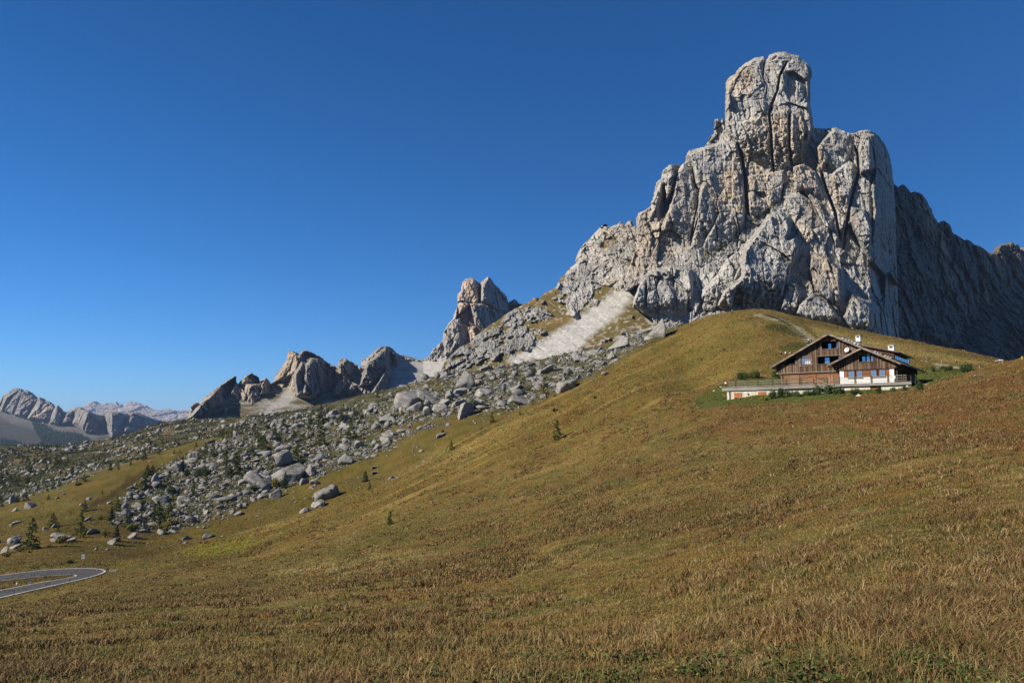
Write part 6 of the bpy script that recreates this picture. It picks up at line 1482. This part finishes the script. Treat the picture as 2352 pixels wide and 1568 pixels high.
# ---------------------------------------------------------------- road furniture
M_BLACK = mat_plain('black_plastic', (.015, .015, .015), .5, .3, .1, 3.); M_REDREF = mat_plain('red_reflector', (.35, .02, .02), .3, .5, .05, 3.)
M_PWHITE = mat_plain('white_plastic', (.80, .80, .79), .5, .3, .04, 3.)
def delineator(cx, cy, lab, red=False, z=ROADZ):
    (bx, by) = C7([(cx, cy)])[0]; xy = on_plane([(bx, by)], z)[0]; zz = max(z, float(H(*xy)) - .02)
    o = empty('road_delineator', (xy[0], xy[1], zz), lab, 'road post', math.atan2(-xy[0], xy[1]))
    m = MB(); m.prism([(-.07, 0), (.07, 0), (.06, .78), (-.06, .78)], -.05, .05); m.build('post', M_PWHITE, o)
    MB().prism([(-.062, .785), (.062, .785), (.056, 1.05), (-.05, 1.09)], -.052, .052).build('top_band', M_REDREF if red else M_BLACK, o)
    MB().box(-.03, .03, -.058, -.0525, .85, .98).build('reflector', M_REDREF if red else M_PWHITE, o)
for a in [(520, 980, 'black topped white road post on the far verge before the hairpin'), (1045, 963, 'black topped white road post behind the top of the hairpin, past the sign'), (1134, 1006, 'black topped white road post at the very tip of the hairpin'), (300, 1073, 'black topped white post on the upper edge of the grass island, far from its tip'), (679, 1044, 'black topped white post on the upper edge of the grass island near its tip'), (743, 1060, 'grey backed road post at the tip of the grass island'), (317, 1136, 'grey backed road post on the lower edge of the grass island')]: delineator(*a)
delineator(727, 1122, 'red topped white road post half hidden by grass near the bend', True, -36.9); delineator(147, 1246, 'red topped white road post in the grass beside the lower lane', True, -37.3)
(bx, by) = C7([(862, 953)])[0]; xy = on_plane([(bx, by)], ROADZ)[0]
sg = empty('road_sign', (xy[0], xy[1], float(H(*xy))), 'white upright board on a brown pole beyond the hairpin bend', 'road sign', math.atan2(-xy[0], xy[1]) * .55)
MB().bar((0, 0, -.2), (0, 0, 2.6), .06, 8).build('pole', mat_plain('rusty_pole', (.20, .13, .09), .7, .3, .2, 4.), sg)
pl = MB().box(-.42, .42, -.10, -.06, 2.1, 3.35).build('panel', M_PWHITE, sg, bevel=.004)
fr = MB(); fr.box(-.46, -.421, -.11, -.05, 2.06, 3.39); fr.box(.421, .46, -.11, -.05, 2.06, 3.39); fr.box(-.42, .42, -.11, -.05, 2.06, 2.099); fr.box(-.42, .42, -.11, -.05, 3.351, 3.39); fr.build('frame', M_POSTW, pl)
M_INK = mat_plain('blue_grey_ink', (.07, .08, .12), .6, .3, .05, 3.)
tx = bpy.data.curves.new('numeral', 'FONT'); tx.body = '27'; tx.size = .62; tx.align_x = 'CENTER'; tx.extrude = .004; tx.materials.append(M_INK); t_o = bpy.data.objects.new('numeral_curve', tx); COL.objects.link(t_o); bpy.context.view_layer.update(); me = bpy.data.meshes.new_from_object(t_o.evaluated_get(bpy.context.evaluated_depsgraph_get())); bpy.data.objects.remove(t_o); to = bpy.data.objects.new('numeral', me); COL.objects.link(to); to.parent = pl; to.location = (-.02, -.108, 2.62); to.rotation_euler = (math.pi / 2, 0, 0)
MB().box(-.30, .20, -.108, -.1005, 2.32, 2.40).build('text_line', mat_plain('pale_ink', (.42, .50, .48), .6, .3, .05, 3.), pl)

# ---------------------------------------------------------------- path steps, posts, signposts, mast, huts
Lp = CK([(850, 228), (1000, 262), (1150, 312), (1300, 392), (1420, 450), (1500, 510), (1570, 572), (1640, 650), (1710, 705), (1780, 760), (1840, 830), (1885, 900)]); Rp = CK([(990, 228), (1140, 275), (1290, 325), (1420, 392), (1540, 455), (1620, 515), (1690, 585), (1770, 648), (1850, 705), (1920, 765), (1975, 832), (2005, 890)])
p0 = hit(*Lp[6], 60); stairs = empty('log_steps', p0, 'pale path of log steps climbing the grass knoll toward the cliff', 'steps')
Lr = resample(Lp, 19); Rr = resample(Rp, 19)
for a, b in zip(Lr, Rr):
    pa = hit(*a, 200); pb = hit(*b, 200)
    if pa and pb and (pa - pb).length < 12:
        MB().bar(pa - p0 + Vector((0, 0, .08)), pb - p0 + Vector((0, 0, .08)), .16, 7).build('step', M_POSTW, stairs)
def post(f, cx, y0, y1, lab, mat=M_RAIL, r=.06, ymin=60., group=None):
    (bx, by), (_, bt) = f([(cx, y1), (cx, y0)]); p = hit(bx, by, ymin)
    if p is None: return
    h = max(.5, (by - bt) * p.y / FPX); o = MB().bar((0, 0, -.2), (0, 0, h), r, 7, r * .85).build('fence_post', mat); o.location = p
    tag(o, lab, 'post', group); return p, h
post(CR, 610, 310, 385, 'pale wooden fence post on the dry slope above the white track', M_RAIL, .12); post(CR, 1403, 415, 492, 'short pale fence post at the heather brow beside the big green bush', M_RAIL, .10); post(CR, 298, 262, 312, 'thin fence post on the dry slope nearest the chalet roof', M_RAIL, .08)
post(CR, 2293, 245, 295, 'yellow marker pole on the near heather brow', mat_plain('yellow_paint', (.72, .48, .05), .6, .3, .05, 3.), .07, 40.)
post(C3, 127, 570, 592, 'thin stake just beyond the end post of the terrace railing', M_POSTW, .05); post(C3, 52, 625, 655, 'thin stake at the lower edge of the lawn, tallest of three', M_POSTW, .05); post(C3, 22, 645, 672, 'thin stake at the lower edge of the lawn, lowest of three', M_POSTW, .05); post(C3, 82, 615, 638, 'thin stake at the lower edge of the lawn, nearest the railing', M_POSTW, .05)
for k, (x, y0, y1) in enumerate(((680, 165, 200), (1190, 248, 292), (1305, 290, 330), (1505, 350, 405), (2030, 790, 830))): post(CK, x, y0, y1, 'thin post beside the log steps on the knoll', M_RAIL, .07, 200., 'thin posts beside the log steps')
(bx, by) = CR([(1812, 392)])[0]; p = hit(bx, by, 60); sp_ = empty('signpost', p, 'trail signpost with two pointer boards on the far brow above the heather', 'signpost')
k = p.y / FPX; hh = 112 * 446 / 2331 * .574 * k
MB().bar((0, 0, -.2), (0, 0, hh), .06, 7).build('pole', M_RAIL, sp_); MB().box(-.05, .7, -.1, -.06, hh * .62, hh * .8).build('pointer', M_PWHITE, sp_); MB().box(-.8, .05, -.16, -.11, hh * .55, hh * .66).build('pointer', M_PWHITE, sp_)
# aerial mast behind the brow
bx, by = (2700 + 815 * 200 / 2352) * .57422, (1200 + 1165 * 200 / 2352) * .57422
Ym = 392.; mp = P(bx, by, Ym); gz = float(H(mp[0], Ym)); mast = empty('aerial_mast', (mp[0], Ym, gz), 'grey lattice aerial mast with white panels rising behind the grass ridge', 'mast')
zt = float(P(bx, (1200 + 545 * 200 / 2352) * .57422, Ym)[2]) - gz; zb_ = float(mp[2]) - gz
m = MB()
for sx in (-1, 1):
    for sy in (-1, 1): m.bar((sx * .62, sy * .62, 0), (sx * .5, sy * .5, zt), .07, 5)
n = max(6, int(zt / 1.1))
for k in range(n):
    z0 = zt * k / n; z1 = zt * (k + 1) / n; e = .6
    for (ax, ay), (cx, cy) in (((-e, -e), (e, -e)), ((e, -e), (e, e)), ((e, e), (-e, e)), ((-e, e), (-e, -e))): m.bar((ax, ay, z0), (cx, cy, z1), .045, 4); m.bar((ax, ay, z1), (cx, cy, z1), .04, 4)
m.build('lattice', M_METAL, mast)
for x, a, b in ((-.95, .45, .92), (.75, .72, 1.06), (.62, 1.0, 1.12)): MB().box(x - .14, x + .14, -.75, -.6, zb_ + (zt - zb_) * a, zb_ + (zt - zb_) * b).build('antenna_panel', M_PWHITE, mast)
for x, z, rr in ((-1.25, .32, .42), (-1.45, .16, .36), (-.75, .08, .5), (1.0, .42, .36)): zz = zb_ + (zt - zb_) * z; MB().bar((x, -.95, zz), (x, -.6, zz), rr, 12).build('dish', M_PWHITE, mast)
cab = MB(); cab.box(.9, 2.0, -.6, .6, 0, zb_ + 1.5); cab.build('cabinet', M_METAL, mast)
# hut on the skyline of the left shoulder
k = 100 / 2352 * .57422; hb = P((2370 + 1020 * 100 / 2352) * .57422, (880 + 735 * 100 / 2352) * .57422, 952.); sc = 952 / FPX * k
hut = empty('mountain_hut', hb, 'tiny dark gabled hut with a pale lean-to perched on the skyline of the rocky shoulder', 'hut')
MB().prism([(0 * sc, 0), (290 * sc, 0), (290 * sc, 230 * sc), (180 * sc, 320 * sc), (-20 * sc, 230 * sc)], -1.5, 7).build('wall', M_DARK, hut); MB().box(-10 * sc, 300 * sc, -2.2, -1.52, -60 * sc, 55 * sc).build('base', M_WHITE_W, hut)
m = MB(); slope(m, 180 * sc, 345 * sc, 400 * sc, 190 * sc, -2.5, 8, .35); slope(m, 180 * sc, 345 * sc, -60 * sc, 225 * sc, -2.5, 8, .35); m.build('roof', M_PIPE, hut)
m = MB(); m.prism([(-250 * sc, 20 * sc), (-21 * sc, 20 * sc), (-21 * sc, 215 * sc), (-190 * sc, 240 * sc)], -1.2, 5); m.build('lean_to', M_DARK, hut)
m = MB(); m.slab([(-225 * sc, -1.3, 40 * sc), (-60 * sc, -1.3, 95 * sc), (-60 * sc, -1.3, 140 * sc), (-215 * sc, -1.3, 75 * sc)], (0, -.1, 0)); m.build('panel', M_PWHITE, hut)
m = MB(); m.slab([(-205 * sc, -1.3, 115 * sc), (-100 * sc, -1.3, 175 * sc), (-100 * sc, -1.3, 215 * sc), (-205 * sc, -1.3, 150 * sc)], (0, -.1, 0)); m.build('panel', M_PWHITE, hut)
# farmhouse on the left pass
(bx, by) = A1([(185, 484)])[0]; p = hit(bx, by, 700); s_ = p.y / FPX * SA
fh = empty('farmhouse', p, 'tiny white walled farmhouse with a dark roof on the far left meadow', 'house', .25)
MB().box(-38 * s_, 30 * s_, 0, 60 * s_, -.5, 26 * s_).build('wall', M_WHITE_W, fh); MB().prism([(-38 * s_, 26 * s_), (30 * s_, 26 * s_), (-4 * s_, 56 * s_)], .05, 60 * s_).build('gable', M_DARK, fh)
m = MB(); slope(m, -4 * s_, 62 * s_, 40 * s_, 24 * s_, -6 * s_, 66 * s_, 4 * s_); slope(m, -4 * s_, 62 * s_, -48 * s_, 24 * s_, -6 * s_, 66 * s_, 4 * s_); m.build('roof', M_PIPE, fh)
for x in (-26, -10, 10): MB().box(x * s_, (x + 9) * s_, -.12, -.01, 8 * s_, 19 * s_).build('window', M_DARK, fh)
# weathered concrete boxes and troughs
M_CONC = mat_plain('weathered_concrete', (.30, .29, .27), .95, .1, .2, 1.)
def ubox(name, f, cx, cy, wpx, hpx, k, lab, cat):
    (bx, by) = f([(cx, cy)])[0]; p = hit(bx, by, 60); s_ = p.y / FPX * k; w_ = wpx * s_; h_ = hpx * s_
    o = empty(name, p, lab, cat, .15); b = MB(); tk = h_ * .22
    b.box(-w_ / 2, w_ / 2, 0, w_ * .6, h_ - tk, h_); b.box(-w_ / 2, -w_ / 2 + tk, 0, w_ * .6, -h_ * .3, h_ - tk); b.box(w_ / 2 - tk, w_ / 2, 0, w_ * .6, -h_ * .3, h_ - tk); b.box(-w_ / 2 + tk, w_ / 2 - tk, w_ * .45, w_ * .6, -h_ * .3, h_ - tk); b.build('shell', M_CONC, o)
    MB().box(-w_ / 2 + tk, w_ / 2 - tk, w_ * .44, w_ * .448, -h_ * .3, h_ - tk).build('shade_sheet', M_DARK, o)  # dark sheet before the rear slab, painted in as the shade of the opening
ubox('concrete_box', C6, 1566, 1126, 46, 20, 1200 / 4096, 'weathered concrete box in the grass slope, the upper of two', 'concrete box'); ubox('concrete_box', C6, 1568, 1170, 50, 24, 1200 / 4096, 'weathered concrete box in the grass slope, the lower of two', 'concrete box')
ubox('stone_trough', C7, 1795, 560, 70, 22, 900 / 4096, 'long pale water trough below the golden willow, the nearer of two', 'trough'); ubox('stone_trough', C7, 1818, 532, 55, 10, 900 / 4096, 'long pale water trough below the golden willow, the farther of two', 'trough')
# lift frame on the saddle
cf = P(833.5, 845.5, 1688.); s_ = 1688 / FPX
lf = empty('lift_frame', cf, 'spindly cable lift frame on the notch between the jagged peaks', 'lift frame')
m = MB(); m.box(-5.5 * s_, 5.5 * s_, -.5, .5, 4.2 * s_, 5.0 * s_); m.box(-1.6 * s_, 1.6 * s_, -.5, .5, 5.0 * s_, 5.6 * s_); m.build('beam', M_PIPE, lf)
for x in (-4.6, 0, 4.2): MB().box((x - .5) * s_, (x + .5) * s_, -.6, .6, -3 * s_, 4.2 * s_).build('pier', M_PIPE, lf)

# ---------------------------------------------------------------- people
def skin_mesh(name, pts, edges, rad, mat, parent, root=0, sub=1):
    me = bpy.data.meshes.new(name); me.from_pydata(pts, edges, []); me.materials.append(mat)
    o = bpy.data.objects.new(name, me); COL.objects.link(o); o.parent = parent
    s = o.modifiers.new('skin', 'SKIN'); me.skin_vertices[0].data if me.skin_vertices else me.skin_vertices
    if not me.skin_vertices:
        bm = bmesh.new(); bm.from_mesh(me); bm.verts.layers.skin.verify(); bm.to_mesh(me); bm.free()
    for i, r in enumerate(rad):
        me.skin_vertices[0].data[i].radius = (r, r); me.skin_vertices[0].data[i].use_root = i == root
    o.modifiers.new('sub', 'SUBSURF').levels = sub; o.modifiers['sub'].render_levels = sub
    return o
M_SKIN = mat_plain('skin', (.42, .25, .17), .6, .3, .05, 5.); M_HAIR = mat_plain('brown_hair', (.05, .03, .02), .7, .3, .1, 5.)
cloth = {k: mat_plain(k + '_cloth', c, .9, .1, .08, 5.) for k, c in dict(black=(.012, .012, .014), white=(.72, .72, .72), navy=(.03, .04, .08), sky=(.15, .45, .60), teal=(.03, .17, .16), grey=(.2, .2, .21)).items()}
STAND = dict(j=[(0, 0, .95), (0, 0, 1.15), (0, .01, 1.38), (0, .01, 1.50), (0, -.01, 1.64), (.17, .01, 1.42), (.24, .03, 1.15), (.22, -.10, .92), (-.17, .01, 1.42), (-.24, .03, 1.15), (-.22, -.10, .92), (.09, 0, .90), (.11, -.08, .50), (.11, .02, .08), (.11, -.14, .04), (-.09, 0, .90), (-.11, .10, .50), (-.11, .18, .08), (-.11, .04, .04)])
SIT = dict(j=[(0, 0, .14), (0, .06, .34), (0, .08, .56), (0, .06, .68), (0, .03, .82), (.17, .06, .60), (.24, -.05, .40), (.14, -.28, .42), (-.17, .06, .60), (-.24, -.05, .40), (-.14, -.28, .42), (.09, -.02, .12), (.12, -.40, .44), (.12, -.62, .08), (.12, -.76, .04), (-.09, -.02, .12), (-.12, -.40, .44), (-.12, -.62, .08), (-.12, -.76, .04)])
LIE = dict(j=[(0, 0, .14), (0, .20, .22), (0, .40, .36), (0, .50, .44), (0, .58, .54), (.17, .40, .36), (.26, .50, .16), (.22, .40, .06), (-.17, .40, .36), (-.26, .50, .16), (-.22, .40, .06), (.09, -.02, .12), (.12, -.42, .34), (.12, -.78, .08), (.12, -.88, .14), (-.09, -.02, .12), (-.12, -.46, .10), (-.12, -.90, .08), (-.12, -.96, .16)])
EDG = [(0, 1), (1, 2), (2, 3), (3, 4), (2, 5), (5, 6), (6, 7), (2, 8), (8, 9), (9, 10), (0, 11), (11, 12), (12, 13), (13, 14), (0, 15), (15, 16), (16, 17), (17, 18)]
RAD = [.12, .12, .13, .06, .105, .065, .048, .038, .065, .048, .038, .09, .065, .045, .04, .09, .065, .045, .04]
def person(pose, loc, rz, top_, legs, lab, pack=None):
    o = empty('person', loc, lab, 'person', rz); J = pose['j']
    skin_mesh('body', J, EDG, RAD, M_SKIN, o)
    up = [0, 1, 2, 5, 6, 8, 9]; mp = {v: i for i, v in enumerate(up)}
    ends = [tuple(np.array(J[6]) * .4 + np.array(J[7]) * .6), tuple(np.array(J[9]) * .4 + np.array(J[10]) * .6)]
    skin_mesh('jacket', [J[v] for v in up] + ends, [(mp[a], mp[b]) for a, b in EDG if a in mp and b in mp] + [(mp[6], 7), (mp[9], 8)], [RAD[v] * 1.18 for v in up] + [.05, .05], cloth[top_], o)
    lo = [0, 11, 12, 13, 15, 16, 17]; mp = {v: i for i, v in enumerate(lo)}
    skin_mesh('trousers', [J[v] for v in lo], [(mp[a], mp[b]) for a, b in EDG if a in mp and b in mp], [RAD[v] * 1.15 for v in lo], cloth[legs], o)
    for a, b in ((13, 14), (17, 18)): skin_mesh('shoe', [J[a], J[b]], [(0, 1)], [.058, .05], cloth['black'], o)
    h = J[4]; skin_mesh('hair', [(h[0], h[1] + .03, h[2] + .03), (h[0], h[1] + .05, h[2] - .03)], [(0, 1)], [.105, .085], M_HAIR, o)
    if pack: b = J[2]; MB().box(-.15, .15, b[1] + .12, b[1] + .32, b[2] - .35, b[2] + .12).build('backpack', cloth[pack], o, bevel=.04)
def at(f, x, y, ymin=100., dy=0.):
    p = hit(*sp(f, x, y), ymin); return p
person(SIT, at(C3, 716, 310), R(150), 'black', 'black', 'person in black sitting on the grass by the foot track, apart from the pair'); q = at(C3, 765, 306); person(SIT, q, R(120), 'white', 'black', 'person in a white top sitting beside a reclining companion on the grass'); person(LIE, q + Vector((1.5, .3, .05)), R(100), 'white', 'black', 'person in a white top and dark trousers reclining on the grass')
q = at(CK, 1972, 918); 
person(STAND, q, R(190), 'white', 'black', 'walker in a white and blue top standing on the log steps above the chalet roof', 'sky'); person(STAND, at(CK, 2032, 915), R(200), 'teal', 'black', 'walker in dark teal standing on the log steps above the chalet roof')
person(SIT, at(CK, 22, 203, 200.), R(10), 'sky', 'grey', 'person in pale blue seated on the crest of the knoll, farther left of two'); person(STAND, at(CK, 170, 204, 200.), R(10), 'sky', 'black', 'person in pale blue standing on the crest of the knoll by the cliff foot')
hp = P((2370 + 1865 * 100 / 2352) * .57422, (880 + 600 * 100 / 2352) * .57422, 945.); person(STAND, hp, 0, 'teal', 'grey', 'tiny figure in teal on the skyline beside the mountain hut')
print('built', round(time.time() - T0, 1))
